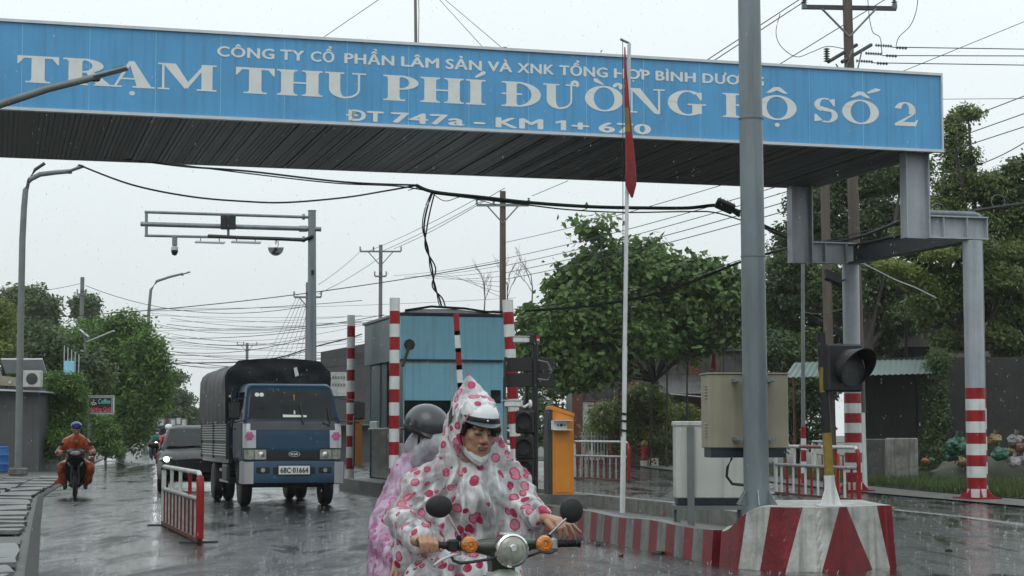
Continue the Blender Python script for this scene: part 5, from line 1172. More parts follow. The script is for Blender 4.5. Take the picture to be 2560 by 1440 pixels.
street_lamp('near street lamp whose arm reaches in from the left in front of the sign', (bb.x, 29, 0), [W(-165, 700, 29), W(-150, 420, 29), W(-110, 320, 29), W(-20, 268, 29), W(120, 222, 29), W(250, 190, 29)], .07, (W(235, 192, 29), W(319, 170, 29)), .8)
# --- overhead camera gantry
Y = 54.0; b = W(780, 1205, Y); b.z = 0
t = thing('camera_gantry', 'grey camera gantry with three horizontal pipes behind the truck', 'camera gantry', b)
def LW(px, py, y=0): return W(px, py, Y + y) - b
mb = MB(); mb.cyl((0, 0, 0), LW(780, 528), .145, .115, 20); mb.build('post', M['galv'], t, True)
mb = MB(); mb.cyl(LW(780, 528), LW(780, 526), .13, n=20); mb.build('cap', M['lampgrey'], t)
for nm, p0, p1, r in (('upper_pipe', (362, 530), (772, 543), .045), ('main_pipe', (352, 560), (803, 573), .07), ('lower_pipe', (362, 589), (772, 598), .04), ('end_pipe', (366, 529), (366, 591), .045), ('middle_pipe', (570, 536), (571, 594), .04)):
    mb = MB(); mb.cyl(LW(*p0), LW(*p1), r, n=12); mb.build(nm, M['galv'], t, True)
mb = MB(); mb.cyl(LW(756, 542), LW(762, 542), .09, n=12); mb.cyl(LW(748, 572), LW(768, 572), .10, n=6); mb.cyl(LW(756, 598), LW(762, 598), .09, n=12); mb.build('flange', M['galv'], t)
mb = MB(); mb.tube([LW(520, 590, -.05), LW(600, 594, -.06), LW(700, 597, -.06), LW(760, 600, -.06), LW(784, 590, -.2)], .055, 8); mb.build('cable_bundle', M['cable'], t, True)
for px in (560, 581): mb = MB(); mb.rbox(LW(px, 556, -.12), (.19, .12, .42), .015); mb.build('control_box', M['blackmatte'], t)
mb = MB(); mb.box(LW(782, 681, -.15), (.09, .02, .13)); mb.build('hatch', M['black'], t)
def hang(nm, label, p, cat): return thing(nm, label, cat, p)
p = W(437, 592, Y); c = hang('dome_camera', 'dome camera hanging from the left end of the camera gantry', p, 'camera')
mb = MB(); mb.rbox((0, 0, -.13), (.14, .12, .28), .01); mb.build('bracket', M['galv'], c); mb = MB(); mb.lathe([(.03, -.27), (.10, -.30), (.11, -.40)], n=16); mb.build('camera_shell', M['cabwhite'], c, True); mb = MB(); mb.lathe([(.10, -.40), (.10, -.46), (.06, -.54), (.01, -.56)], n=16); mb.build('dome', M['black'], c, True)
for i, px in enumerate((527, 617)):
    p = W(px, 594, Y); c = hang('lane_sign', ('left' if i == 0 else 'right') + ' one of two thin signal panels hanging under the camera gantry', p, 'sign'); c['group'] = 'signal panels under the camera gantry'
    mb = MB()
    for x in (-.3, .25): mb.cyl((x, 0, 0), (x, 0, -.14), .015, n=6)
    mb.build('hanger', M['galv'], c); mb = MB(); mb.box((0, -.1, -.15), (.85, .3, .05), Euler((R(12), R(2), 0))); mb.build('panel', M['alu'], c)
p = W(690, 600, Y); c = hang('round_reflector', 'half round grey reflector hanging near the post of the camera gantry', p, 'reflector')
mb = MB(); mb.tube([(0, 0, .0), (-.03, 0, -.08), (0, 0, -.14), (.03, 0, -.08), (0, 0, 0)], .014, 6); mb.tube([(.06, 0, 0), (.07, 0, -.15), (.02, 0, -.25)], .012, 6); mb.build('hook', M['darksteel'], c)
mb = MB(); mb.prism([(math.cos(R(a))*.23, -.22 + math.sin(R(a))*.25) for a in range(180, 361, 12)], (0, 0, 0), (1, 0, 0), (0, 0, 1), (0, -1, 0), .03); mb.build('half_disc', M['lampgrey'], c)
mb = MB(); mb.prism([(-.02, -.22), (.02, -.22), (.1, -.42), (-.12, -.40)], (0, -.035, 0), (1, 0, 0), (0, 0, 1), (0, -1, 0), .03); mb.build('funnel', M['black'], c)

def insul(mb, p, h=.25, r=.06, ax=(0, 0, 1), n=4):
    for k in range(n): mb.lathe([(r*.3, h*k/n), (r, h*(k+.35)/n), (r*.3, h*(k+.9)/n)], p, ax, 10)
# main concrete pole top right
Yp = 47.5; b = W(2152, 1218, Yp); b.z = 0; tp = W(2117, -40, Yp)
t = thing('utility_pole', 'tall brown concrete utility pole with crossarms rising behind the right end of the sign', 'utility pole', b); D_ = tp - b
def LP(px, py, y=0): return W(px, py, Yp + y) - b
mb = MB(); mb.cyl((0, 0, 1.95), D_, .16, .125, 16); mb.build('shaft', M['woodpole'], t, True); mb = MB(); mb.cyl((0, 0, 0), (D_.x*.12, 0, 1.95), .175, .16, 16); mb.build('painted_foot', M['white'], t, True)
mb = MB(); mb.box((LP(2010, 17) + LP(2240, 22))/2, (2.42, .10, .11), Euler((0, R(1), 0))); mb.build('crossarm', M['darksteel'], t)
for px in (2055, 2190): mb = MB(); mb.tube([LP(px, 22, -.1), LP(2124, 92, -.12)], .03, 6); mb.build('crossarm_brace', M['lampgrey'], t)
for px in (2010, 2236): mb = MB(); mb.box(LP(px, 16), (.12, .12, .14)); insul(mb, LP(px, 8), .35, .085, n=5); mb.build('insulator', M['ceramic'], t, True)
mb = MB(); mb.tube([LP(2070, 155, -.3), LP(2142, 112, .2)], .05, 6); mb.tube([LP(2105, 155, -.3), LP(2178, 112, .5)], .05, 6); mb.build('crossarm', M['darksteel'], t)
mb = MB(); insul(mb, LP(2067, 155, -.3), .38, .09, n=6); mb.build('insulator', M['ceramic'], t, True)
for (px, py) in ((2180, 112), (2155, 132), (2132, 151)):
    mb = MB(); insul(mb, LP(px + 8, py + 1, .2), .45, .05, (1, 0, -.06), 7); mb.build('strain_insulator', M['ceramic'], t, True); mb = MB(); insul(mb, LP(px + 60, py + 7, .2), .3, .05, (1, 0, -.05), 4); mb.build('strain_insulator', M['ceramic'], t, True)
mb = MB(); mb.tube([LP(2090, 160), LP(2100, 178)], .02, 6); mb.tube([LP(2130, 125, -.15), LP(2112, 178, -.15)], .025, 6); mb.tube([LP(2155, 125), LP(2143, 178)], .02, 6); mb.build('crossarm_brace', M['lampgrey'], t)
def pole(label, px, pyt, Y, r, m, arms=(), foot=None, lean=0, ins=True):
    tp = W(px, pyt, Y); t = thing('utility_pole', label, 'utility pole', (tp.x - lean, Y, -.03)); h = tp.z
    mb = MB(); mb.cyl((0, 0, 0), (lean, 0, h + .03), r*1.2, r, 12); mb.build('shaft', M[m], t, True)
    for (pya, hw, bz) in arms:
        z = W(px, pya, Y).z; mb = MB(); mb.box((lean, -.12, z), (hw*2, .09, .10)); mb.build('crossarm', M['lampgrey'], t)
        if bz:
            for s_ in (-1, 1): mb = MB(); mb.tube([(lean + s_*hw*.6, -.14, z - .03), (lean, -.14, z - hw*.7)], .03, 5); mb.build('crossarm_brace', M['lampgrey'], t)
        for x in (-hw, -hw*.35 if hw > .8 else 0, hw): mb = MB(); insul(mb, (lean + x, -.12, z + .03), .28, .07); mb.build('insulator', M['ceramic'], t, True)
    return t
pole('dark utility pole standing right of the rear gantry post', 2061, 420, 58, .14, 'woodpole', lean=-.1)
pole('brown utility pole rising behind the toll booth roof', 1257, 478, 74, .12, 'woodpole', ((512, 1.05, 1),))
pole('grey concrete utility pole with two crossarms left of the hanging cable', 952, 612, 112, .11, 'conpole', ((628, 1.25, 1), (690, .35, 0)))
pole('distant utility pole just above the truck tarpaulin', 618, 858, 170, .13, 'conpole', ((862, .9, 1),))
pole('grey concrete utility pole above the trees on the left', 206, 693, 108, .12, 'conpole', ((735, .25, 0),))
pole('utility pole hidden behind the camera gantry post', 770, 706, 95, .11, 'conpole', ((742, .7, 1),))
# mast above the sign
a = W(1040, 120, 37.5); o = MB(); t = thing('mast', 'thin pale mast standing on the roof of the toll sign', 'mast', a - Vector((0, 0, .15)))
o.cyl((0, 0, 0), (-.03, 0, 2.0), .035, .028, 10); o.build('pole', M['conpole'], t, True); mb = MB(); mb.tube([(.05, -.03, 0), (.06, -.03, .9), (.02, -.03, 2.0)], .008, 5); mb.build('cable', M['cable'], t)
# solar lamp post on the left
Y = 88; b = W(214, 1150, Y); b.z = 0; t = thing('solar_lamp', 'thin post with two outspread solar lamps in front of the left trees', 'street lamp', b)
def LS(px, py): return W(px, py, Y) - b
mb = MB(); mb.cyl((0, 0, 0), LS(213, 830), .09, .06, 10); mb.build('post', M['conpole'], t, True)
for (p0, p1) in (((218, 855), (285, 827)), ((222, 842), (200, 824)), ((212, 880), (178, 866))):
    a_, c_ = LS(*p0), LS(*p1); mb = MB(); mb.tube([LS(214, 865), a_], .03, 6); mb.build('lamp_arm', M['lampgrey'], t); mb = MB(); d_ = c_ - a_; mb.T = Matrix.Translation((a_ + c_)/2) @ Matrix.Rotation(-math.atan2(d_.z, d_.x), 4, 'Y'); mb.box((0, 0, 0), (d_.length, .35, .05)); mb.build('lamp_panel', M['alu'], t)

# ================================================================ LEFT SIDE: building, signs, barrel
Y = 70; a = W(-60, 1200, Y); t = thing('shed', 'grey rendered shed with a pale metal roof at the left edge', 'building', (W(96, 1190, Y).x, Y, -.03), R(4))
h = W(50, 968, Y).z
mb = MB(); mb.box((-3.5, 3, h/2), (7, 6, h)); mb.build('wall', M['greywall'], t)
mb = MB(); mb.prism([(-7.5, .0), (.25, -.28), (.25, -.22), (-7.5, .10)], (0, -.5, h + .10), (1, 0, 0), (0, 0, 1), (0, 1, 0), 6.8); rf = mb.build('roof', M['alu'], t)
for k in range(7): mb = MB(); mb.box((-.2 - k*.42, -.46, h + .16 + k*.018), (.10, .05, .09)); mb.build('roof_rib', M['alu'], rf)
mb = MB(); mb.prism([(-4, .2), (-.4, -.02), (-.4, .30), (-4, .65)], (0, -.45, h + .05), (1, 0, 0), (0, 0, 1), (0, 1, 0), .1); mb.build('eaves_sheet', M['beige'], t)
q = W(76, 947, 69.2); ac = thing('air_conditioner', 'white outdoor air conditioner on the shed roof edge at left', 'air conditioner', q)
mb = MB(); mb.rbox((0, .2, 0), (.75, .35, .62), .02); mb.build('casing', M['cabwhite'], ac); mb = MB(); mb.lathe([(.22, 0), (.21, .02), (.04, .03)], (.05, .02, 0), (0, -1, 0), 22); mb.build('fan_grille', M['darksteel'], ac, True)
mb = MB()
q = W(60, 915, 71); sp2 = thing('rooftop_solar', 'solar panel frame tilted on the shed roof', 'solar panel', q); mb.box((0, 0, 0), (1.6, .9, .04), Euler((R(-35), 0, 0))); mb.build('panel', M['alu'], sp2)
for k in range(4): mb = MB(); mb.box((-.6 + k*.4, -.02, .03), (.33, .8, .02), Euler((R(-35), 0, 0))); mb.build('cell', M['truckdark'], sp2)
q = G(2, 1181); t = thing('barrel', 'blue plastic barrel at the left edge by the shed wall', 'barrel', q)
mb = MB(); mb.lathe([(.24, 0), (.28, .05), (.28, .28), (.295, .3), (.28, .33), (.28, .6), (.295, .63), (.28, .66), (.28, .9), (.24, .95), (.22, .93)], n=22); mb.build('drum', M['blue'], t, True); mb = MB(); mb.lathe([(.285, .88), (.285, .92)], n=22); mb.build('rim', M['blue'], t, True)
# coffee sign
Y = 74; t = thing('coffee_sign', 'dark coffee sign with teal and red lettering hung among the left trees', 'sign', W(252, 1012, Y)); c = W(252, 1012, Y)
w, h = 63/FPX*Y, 44/FPX*Y
mb = MB(); mb.box((0, .05, 0), (w, .1, h)); mb.build('board', M['blackmatte'], t)
for nm, s_, z_ in (('frame_bar', (w + .04, .13, .04), h/2), ('frame_bar', (w + .04, .13, .04), -h/2)): mb = MB(); mb.box((0, .05, z_), s_); mb.build(nm, M['alu'], t)
for x in (-w/2, w/2): mb = MB(); mb.box((x, .05, 0), (.04, .13, h)); mb.build('frame_bar', M['alu'], t)
for x0, x1, z0, z1 in ((-w/2 + .06, w/2 - .06, h/2 - .07, h/2 - .055), (-w/2 + .06, w/2 - .06, -h/2 + .055, -h/2 + .07)): mb = MB(); mb.box(((x0+x1)/2, -.005, (z0+z1)/2), (x1-x0, .01, z1-z0)); mb.build('neon_line', M['neonwhite'], t)
mb = MB(); mb.box((w/2 - .06, -.005, 0), (.015, .01, h - .12)); mb.build('neon_line', M['neonwhite'], t)
curve_text('Coffee', 'lettering', -.10, w/2 - .12, .05, .24, M['neonteal'], t, -.01, .02); curve_text('Hương Quê', 'lettering', -w/2 + .06, w/2 - .1, -.24, -.09, M['neonred'], t, -.01, .02)
mb = MB(); mb.tube([(-.36, -.01, .06), (-.33, -.01, 0.0), (-.24, -.01, 0), (-.20, -.01, .08), (-.38, -.01, .08)], .012, 5); mb.tube([(-.30, -.01, .12), (-.26, -.01, .17), (-.30, -.01, .22)], .009, 5); mb.tube([(-.20, -.01, .06), (-.15, -.01, .05), (-.2, -.01, .02)], .009, 5); mb.build('cup_emblem', M['neonwhite'], t)
mb = MB(); mb.cyl((-w/2 - .02, .1, h/2), (-w/2 - .02, .1, -c.z), .06, n=8); mb.build('post', M['lampgrey'], t)
q = W(173, 917, 80); t = thing('blue_board', 'small blue board on bare poles above the left bush', 'sign', q); mb = MB(); mb.box((0, 0, -.05), (.45, .05, .62), Euler((0, 0, R(35)))); mb.build('panel', M['booth'], t)
for k in range(5): mb = MB(); mb.cyl((-.25 + k*.16, .1, -.3), (-.25 + k*.16, .1, .95 - .1*k), .02, n=6); mb.build('pole', M['alu'], t)
# boards by the second lamp
for i, (px, pyt, pyb, m_) in enumerate(((357, 1032, 1064, 'yellow'), (372, 1024, 1060, 'dirtywhite'))):
    q = W(px, (pyt + pyb)/2, 128); mb = MB(); hh = (pyb - pyt)/FPX*128; mb.box((0, 0, hh*.2), (.16, .05, hh*.6)); mb.box((0, 0, -hh*.35), (.15, .05, hh*.3)); o = mb.build('pole_placard', M[m_], None, loc=q); tag(o, ('ochre' if i == 0 else 'white') + ' placard strip on the second curved street lamp', 'placard')
# white wall piece and low wall behind bush
q = G(170, 1145); t = thing('garden_wall', 'broken pale wall stub behind the orange raincoat rider', 'wall', q); mb = MB(); mb.box((-.1, 0, .9), (2.0, .2, 1.8)); mb.build('wall', M['wall'], t)

# ================================================================ VEGETATION
def leaves(name, m, blobs, n, size, parent, seed=0, flat=.5, hang_=0, shell=.55, loc=None, kind='stuff', quad=True, aspect=.55):
    """n leaf faces spread through the volume of several lobes, denser towards their skins, in tufts"""
    rs = np.random.RandomState(seed); B = np.array([[*b[0], *b[1]] for b in blobs], float)
    vol = B[:, 3]*B[:, 4]*B[:, 5]; vol = vol**.8; idx = rs.choice(len(B), n//14 + 1, p=vol/vol.sum())
    u = rs.normal(size=(len(idx), 3)); u /= np.linalg.norm(u, axis=1)[:, None]; rad = shell + (1 - shell)*rs.rand(len(idx))**.6
    rad *= 1 + .30*rs.rand(len(idx))*(rs.rand(len(idx)) < .35) + .16*np.sin(u[:, 0]*5 + seed) * np.cos(u[:, 2]*6 + idx)
    cen = B[idx, :3] + u*rad[:, None]*B[idx, 3:]
    k = 14; c = np.repeat(cen, k, 0); un = np.repeat(u, k, 0)
    c = c + rs.normal(size=c.shape)*size*np.array([1.9, 1.9, 1.25]); 
    if hang_: c[:, 2] -= rs.rand(len(c))**2*hang_
    c = c[:n]; un = un[:n]; n_ = len(c)
    nr = un*.5 + rs.normal(size=(n_, 3))*flat + np.array([0, 0, .55]); nr /= np.linalg.norm(nr, axis=1)[:, None]
    t1 = np.cross(nr, rs.normal(size=(n_, 3))); t1 /= np.linalg.norm(t1, axis=1)[:, None]; t2 = np.cross(nr, t1)
    s_ = size*(.6 + .8*rs.rand(n_))[:, None]
    vs = np.empty((n_, 4, 3)); vs[:, 0] = c - t1*s_; vs[:, 1] = c - t2*s_*aspect - nr*s_*.12; vs[:, 2] = c + t1*s_ ; vs[:, 3] = c + t2*s_*aspect - nr*s_*.12
    me = bpy.data.meshes.new(name); me.vertices.add(n_*4); me.vertices.foreach_set('co', vs.ravel())
    me.loops.add(n_*4); me.loops.foreach_set('vertex_index', np.arange(n_*4, dtype=np.int32)); me.polygons.add(n_); me.polygons.foreach_set('loop_start', np.arange(0, n_*4, 4, dtype=np.int32))
    try: me.polygons.foreach_set('loop_total', np.full(n_, 4, dtype=np.int32))
    except Exception: pass
    me.materials.append(m); me.update(calc_edges=True); me.validate()
    o = bpy.data.objects.new(name, me); col.objects.link(o)
    if parent: o.parent = parent
    if kind: o['kind'] = kind
    if loc is not None: o.location = loc
    return o
LM = {'almond': leafmat('sea_almond_leaf', (.15, .26, .055), (.035, .075, .018), .35), 'rain': leafmat('feathery_leaf', (.17, .23, .055), (.042, .075, .022), .4, .7), 'dark': leafmat('dark_green_leaf', (.105, .17, .045), (.030, .058, .018), .4),
      'bush': leafmat('bush_leaf', (.12, .19, .04), (.03, .06, .016), .35, 1.5), 'fresh': leafmat('fresh_green_leaf', (.15, .28, .045), (.045, .10, .02), .4, 1.2), 'yellow': leafmat('yellow_green_leaf', (.24, .28, .05), (.08, .12, .025), .4)}
def tree(name, label, base, lobes, m, n, size, trunk=.2, seed=0, cat='tree', group=None, **kw):
    base = Vector(base); t = thing(name, label, cat, base, 0, group); rs = random.Random(seed)
    bl = [((Vector(c) - base), r) for c, r in lobes]
    lo = min(b[0].z - b[1][2] for b in bl); cx = sum(b[0].x for b in bl)/len(bl); cy = sum(b[0].y for b in bl)/len(bl)
    fork = Vector((cx*.3, cy*.3, max(.6, min(b[0].z for b in bl) * .95)))
    if trunk:
        mb = MB(); mb.tube([(0, 0, -.1), fork*.5 + Vector((.08, 0, 0)), fork], [trunk*1.25, trunk, trunk*.8], 10); mb.build('trunk', M['bark'], t, True)
        for b in bl:
            mid = fork.lerp(b[0], .5) + Vector((rs.uniform(-.3, .3), rs.uniform(-.3, .3), .1)); mb = MB(); mb.tube([fork, mid, b[0] + Vector((0, 0, b[1][2]*.4))], [trunk*.6, trunk*.35, trunk*.1], 6); mb.build('branch', M['bark'], t, True)
    leaves('crown', m, bl, n, size, t, seed, **kw)
    return t
def lobes(spec, Y0, dy=1.0, seed=1):   # spec: (px, py, r_px, r_py)
    rs = random.Random(seed); out = []
    for s_ in spec:
        Y = Y0 + (s_[4] if len(s_) > 4 else rs.uniform(-dy, dy)); c = W(s_[0], s_[1], Y); k = Y / FPX
        out.append((c, (s_[2]*k, max(s_[2]*k*.8, .5), s_[3]*k)))
    return out
# left mass
tree('vine_covered_tree', 'broad bright green tree with hanging foliage on the left behind the solar lamp', G(300, 1140), lobes([(250, 830, 60, 40), (320, 815, 55, 42), (370, 860, 45, 40), (395, 915, 36, 42), (300, 900, 80, 60), (230, 890, 60, 55), (345, 960, 62, 60), (330, 1040, 50, 60), (290, 1000, 50, 60), (180, 860, 60, 50), (260, 1060, 45, 40), (400, 960, 30, 50)], 92, 2.5, 2), LM['fresh'], 42000, .10, .28, 2, hang_=.9)
tree('dark_tree', 'dark green tree filling in behind the left bush', G(150, 1140), lobes([(130, 880, 60, 55), (90, 850, 55, 50), (60, 960, 60, 60), (140, 990, 70, 60), (120, 1080, 60, 50), (215, 950, 60, 70), (215, 1060, 40, 60), (20, 840, 40, 60)], 86, 2, 3), LM['dark'], 26000, .11, .25, 3, hang_=.5)
tree('hazy_tree', 'tall pale tree in the haze at the far left', G(60, 1120), lobes([(60, 760, 70, 45), (20, 790, 60, 50), (110, 790, 40, 45), (40, 860, 90, 50)], 150, 3, 4), LM['bush'], 20000, .17, .3, 4)
tree('roadside_bush', 'bright yellow green bush hanging over the shed wall at left', G(150, 1168), lobes([(150, 960, 50, 32), (190, 965, 32, 36), (120, 990, 45, 40), (165, 1010, 50, 45), (130, 1060, 45, 45), (185, 1050, 30, 40), (150, 1105, 45, 35)], 72, .8, 5), LM['fresh'], 24000, .055, .1, 5, cat='bush', hang_=.35)
tree('small_palm_like_tree', 'small round dark tree top showing behind the left utility pole', G(215, 1118), lobes([(213, 760, 32, 24), (213, 785, 28, 22)], 160, 1, 6), LM['dark'], 3500, .16, .15, 6)
tree('left_edge_tree', 'yellow green branch hanging at the left edge behind the tall street lamp', G(10, 1165), lobes([(5, 790, 30, 40), (20, 860, 35, 30), (-40, 820, 60, 70)], 78, .7, 7), LM['yellow'], 7000, .07, .15, 7, hang_=.4)
tree('distant_tree', 'hazy layered tree at the far end of the road left of the truck', G(420, 1104), lobes([(420, 945, 45, 14), (395, 985, 60, 18), (440, 1000, 45, 16), (400, 1030, 70, 20), (450, 1035, 50, 18), (375, 1060, 60, 20), (440, 1062, 50, 18)], 190, 5, 8), LM['dark'], 24000, .17, .4, 8)
tree('distant_hedge', 'low hazy hedge beyond the black car', G(450, 1100), lobes([(380, 1075, 60, 20), (470, 1070, 70, 22), (560, 1075, 60, 20), (660, 1070, 80, 24), (330, 1080, 50, 20)], 200, 4, 9), LM['dark'], 12000, .2, 0, 9, cat='hedge')
tree('roadside_shrub', 'small leafy shrub right of the orange rider below the coffee sign', G(262, 1150), lobes([(255, 1065, 28, 26), (272, 1085, 30, 25), (250, 1105, 30, 25), (280, 1120, 26, 20)], 80, .4, 10), LM['fresh'], 7000, .06, .06, 10, cat='shrub')
# centre: sea almond
alm = [(1430, 720, 60, 50), (1500, 680, 80, 55), (1590, 650, 70, 45), (1660, 690, 70, 50), (1740, 690, 70, 45), (1810, 720, 60, 50), (1460, 800, 90, 60), (1560, 780, 90, 70), (1680, 790, 90, 65), (1790, 800, 70, 60), (1400, 860, 60, 60), (1500, 900, 70, 50), (1440, 930, 55, 45), (1350, 800, 50, 40), (1350, 880, 50, 60), (1600, 850, 70, 40), (1720, 850, 60, 35), (1840, 790, 40, 70)]
ta = tree('sea_almond_tree', 'large leafed tree with a broad crown above the orange barrier', Vector((W(1655, 1000, 84).x, 84, 0)), lobes(alm, 77, 1.6, 11), LM['almond'], 34000, .15, .15, 11, flat=.6, aspect=.62)
tp_ = lobes([(1485, 568, 45, 22), (1500, 600, 18, 28)], 76, .2, 12)
leaves('top_tuft', LM['almond'], [(c - ta.location, r) for c, r in tp_], 340, .17, ta, 13, aspect=.62)
mb = MB(); mb.tube([W(1520, 700, 76) - ta.location, W(1505, 640, 76) - ta.location, W(1495, 580, 76) - ta.location], [.07, .05, .03], 6); mb.build('branch', M['bark'], ta)
lf = MB(); lf.add([(0, 0, 0), (.10, -.09, .015), (.23, -.10, .01), (.33, 0, -.03), (.23, .10, .01), (.10, .09, .015)], [(0, 1, 2), (0, 2, 3), (0, 3, 4), (0, 4, 5)]); l0 = lf.build('leaf', LM['almond'], ta)
rs = random.Random(21); LB = lobes(alm, 74.9, .3, 11)
for i in range(280):
    o = l0 if i == 0 else l0.copy()
    if i: col.objects.link(o)
    o.parent = ta; c, r = LB[rs.randrange(len(LB))]; a = rs.uniform(0, 6.28); e_ = rs.uniform(-.9, 1)
    d = Vector((math.cos(a)*math.sqrt(max(0, 1 - e_*e_))*r[0], -abs(math.sin(a))*.9, e_*r[2])); o.location = c + d - ta.location
    o.rotation_euler = (rs.uniform(-.9, .9), rs.uniform(-.6, .9), rs.uniform(0, 6.28)); s_ = rs.uniform(.7, 1.15); o.scale = (s_, s_, s_)
tree('flowering_bush', 'round green bush behind the flagpole with the fire hydrant in front', G(1600, 1155), lobes([(1530, 1050, 60, 45), (1600, 1020, 60, 40), (1660, 1050, 60, 40), (1700, 1040, 50, 30), (1560, 1100, 60, 40), (1640, 1100, 70, 40), (1720, 1090, 60, 45), (1500, 1090, 40, 40)], 83, .8, 14), LM['yellow'], 26000, .07, .08, 14, cat='bush')
tree('bright_shrub', 'brighter shrub poking above the round bush right of the flagpole', G(1610, 1150), lobes([(1600, 995, 32, 26), (1640, 1000, 28, 20), (1570, 1010, 24, 22)], 82, .4, 15), LM['yellow'], 5000, .08, .05, 15, cat='shrub')
# fern / palm fronds
def fronds(label, px, py, Y, n, L, seed):
    c = W(px, py, Y); t = thing('fern', label, 'plant', (c.x, c.y, 0)); mb = MB(); mb.tube([(0, 0, 0), (.05, 0, c.z)], [.05, .03], 8); mb.build('stem', M['bark'], t, True); rs = random.Random(seed)
    for k in range(n):
        a = 6.283*k/n + rs.uniform(-.3, .3); mb = MB(); P = [Vector((math.cos(a)*L*s_, math.sin(a)*L*s_, c.z + .55*L*(s_*1.6 - 2.1*s_*s_))) for s_ in [q/8 for q in range(9)]]
        sd_ = Vector((-math.sin(a), math.cos(a), 0))
        for j in range(1, 9):
            for s_ in (-1, 1):
                p = P[j]; w_ = .17*L*math.sin(math.pi*min(1, (j + .8)/9.6)) + .05; d = (P[j] - P[j-1]).normalized()
                mb.add([p - d*.05, p + d*.05, p + sd_*s_*w_ + d*.12 + Vector((0, 0, -.10*L))], [(0, 1, 2)])
        mb.tube(P, .012, 4); mb.build('frond', LM['yellow'] if k % 3 == 0 else LM['fresh'], t)
fronds('drooping fern fronds against the dark shed left of the beige cabinet', 1715, 905, 78, 9, .95, 1)
fronds('upright young palm fronds above the round bush', 1625, 970, 80, 7, .9, 2)
fronds('small fern hanging on the tree trunk above the shed roof', 1665, 880, 77, 7, .55, 3)
# bare twigs left of the almond tree
t = thing('bare_tree', 'bare twiggy tree between the brown utility pole and the leafy tree', 'tree', G(1310, 1160)); rs = random.Random(9)
mb = MB(); c0_ = t.location
def twig(p, d, L, r, k):
    q = p + d*L; mb.tube([p, (p + q)/2 + Vector((rs.uniform(-.05, .05), 0, .02)), q], [r, r*.8, r*.5], 4)
    if k:
        for _ in range(3): twig(p + d*L*rs.uniform(.4, 1), (d + Vector((rs.uniform(-.8, .8), rs.uniform(-.3, .3), rs.uniform(-.1, .7)))).normalized(), L*rs.uniform(.5, .8), r*.55, k - 1)
for (px, py) in ((1270, 780), (1330, 760), (1210, 790)): p = W(px, py, 78) - c0_; twig(p, Vector((rs.uniform(-.3, .3), 0, 1)).normalized(), 1.3, .03, 3)
mb.tube([(0, 0, 0), W(1320, 900, 78) - c0_, W(1330, 760, 78) - c0_], [.12, .08, .04], 8); mb.tube([W(1320, 900, 78) - c0_, W(1270, 780, 78) - c0_], [.05, .03], 6); mb.tube([W(1320, 900, 78) - c0_, W(1210, 790, 78) - c0_], [.05, .03], 6)
mb.build('branches', M['twig'], t)
# right: tall feathery trees, several layers
tree('rain_tree', 'tall feathery tree at the right edge above the gantry columns', G(2450, 1190), lobes([(2420, 560, 80, 30), (2520, 520, 70, 40), (2480, 470, 70, 35), (2560, 440, 60, 50), (2390, 470, 50, 40), (2400, 400, 40, 50), (2380, 330, 30, 40), (2420, 285, 32, 14), (2390, 620, 100, 30), (2520, 640, 90, 35), (2340, 540, 60, 50), (2450, 700, 120, 35), (2560, 720, 80, 40), (2330, 690, 70, 30), (2480, 790, 120, 35), (2360, 790, 80, 25), (2290, 600, 50, 50), (2560, 560, 60, 60), (2560, 860, 70, 40), (2400, 850, 70, 22), (2330, 760, 60, 30), (2420, 740, 70, 30), (2510, 600, 60, 50), (2460, 840, 80, 22)], 62, 2.4, 16), LM['rain'], 82000, .075, .3, 16)
tree('rain_tree', 'darker feathery tree behind the rear gantry column', G(2200, 1180), lobes([(2030, 520, 60, 50), (2090, 470, 70, 50), (2180, 450, 90, 50), (2260, 430, 70, 40), (2000, 600, 60, 60), (2080, 590, 70, 60), (2200, 560, 90, 60), (1980, 700, 60, 70), (2080, 720, 80, 60), (2210, 700, 100, 50), (2000, 800, 60, 60), (2230, 790, 90, 45), (2180, 860, 60, 30), (1940, 760, 40, 60), (2090, 820, 60, 45)], 72, 2.4, 17), LM['dark'], 72000, .085, .3, 17)
tree('spreading_shrub', 'dark bushy growth behind the beige cabinet and thin grey post', G(1990, 1170), lobes([(1950, 880, 50, 50), (2010, 880, 60, 50), (2050, 960, 50, 60), (1980, 1000, 50, 60), (2020, 1060, 50, 50), (1960, 1080, 40, 40)], 66, 1, 18), LM['dark'], 16000, .07, .1, 18, cat='shrub')
tree('yellow_tipped_branch', 'yellow green spray of foliage under the gantry tie beam', G(2260, 1180), lobes([(2270, 690, 45, 14), (2310, 715, 45, 12), (2230, 665, 40, 10), (2350, 640, 40, 14)], 58, .6, 19), LM['yellow'], 3600, .06, .06, 19)
tree('creeper', 'green creeper hanging down the dark wall between the gantry columns', G(2340, 1185), lobes([(2335, 960, 28, 50), (2345, 1040, 25, 60), (2330, 1110, 26, 50), (2350, 900, 30, 30)], 57.5, .2, 20), LM['dark'], 5200, .05, .05, 20, cat='plant')
tree('background_trees', 'line of dark trees far behind the sheds on the right', G(1900, 1118), lobes([(1270, 1050, 60, 60), (1350, 1040, 70, 70), (1430, 1080, 60, 50), (1560, 1000, 70, 60), (1640, 980, 80, 60), (1700, 1010, 70, 50), (1880, 800, 70, 70), (1800, 880, 90, 60), (1700, 900, 90, 50), (1580, 900, 90, 60), (1450, 930, 90, 60), (1350, 950, 60, 60), (1940, 700, 60, 80), (1960, 900, 90, 80)], 108, 2, 22), LM['dark'], 30000, .14, 0, 22)

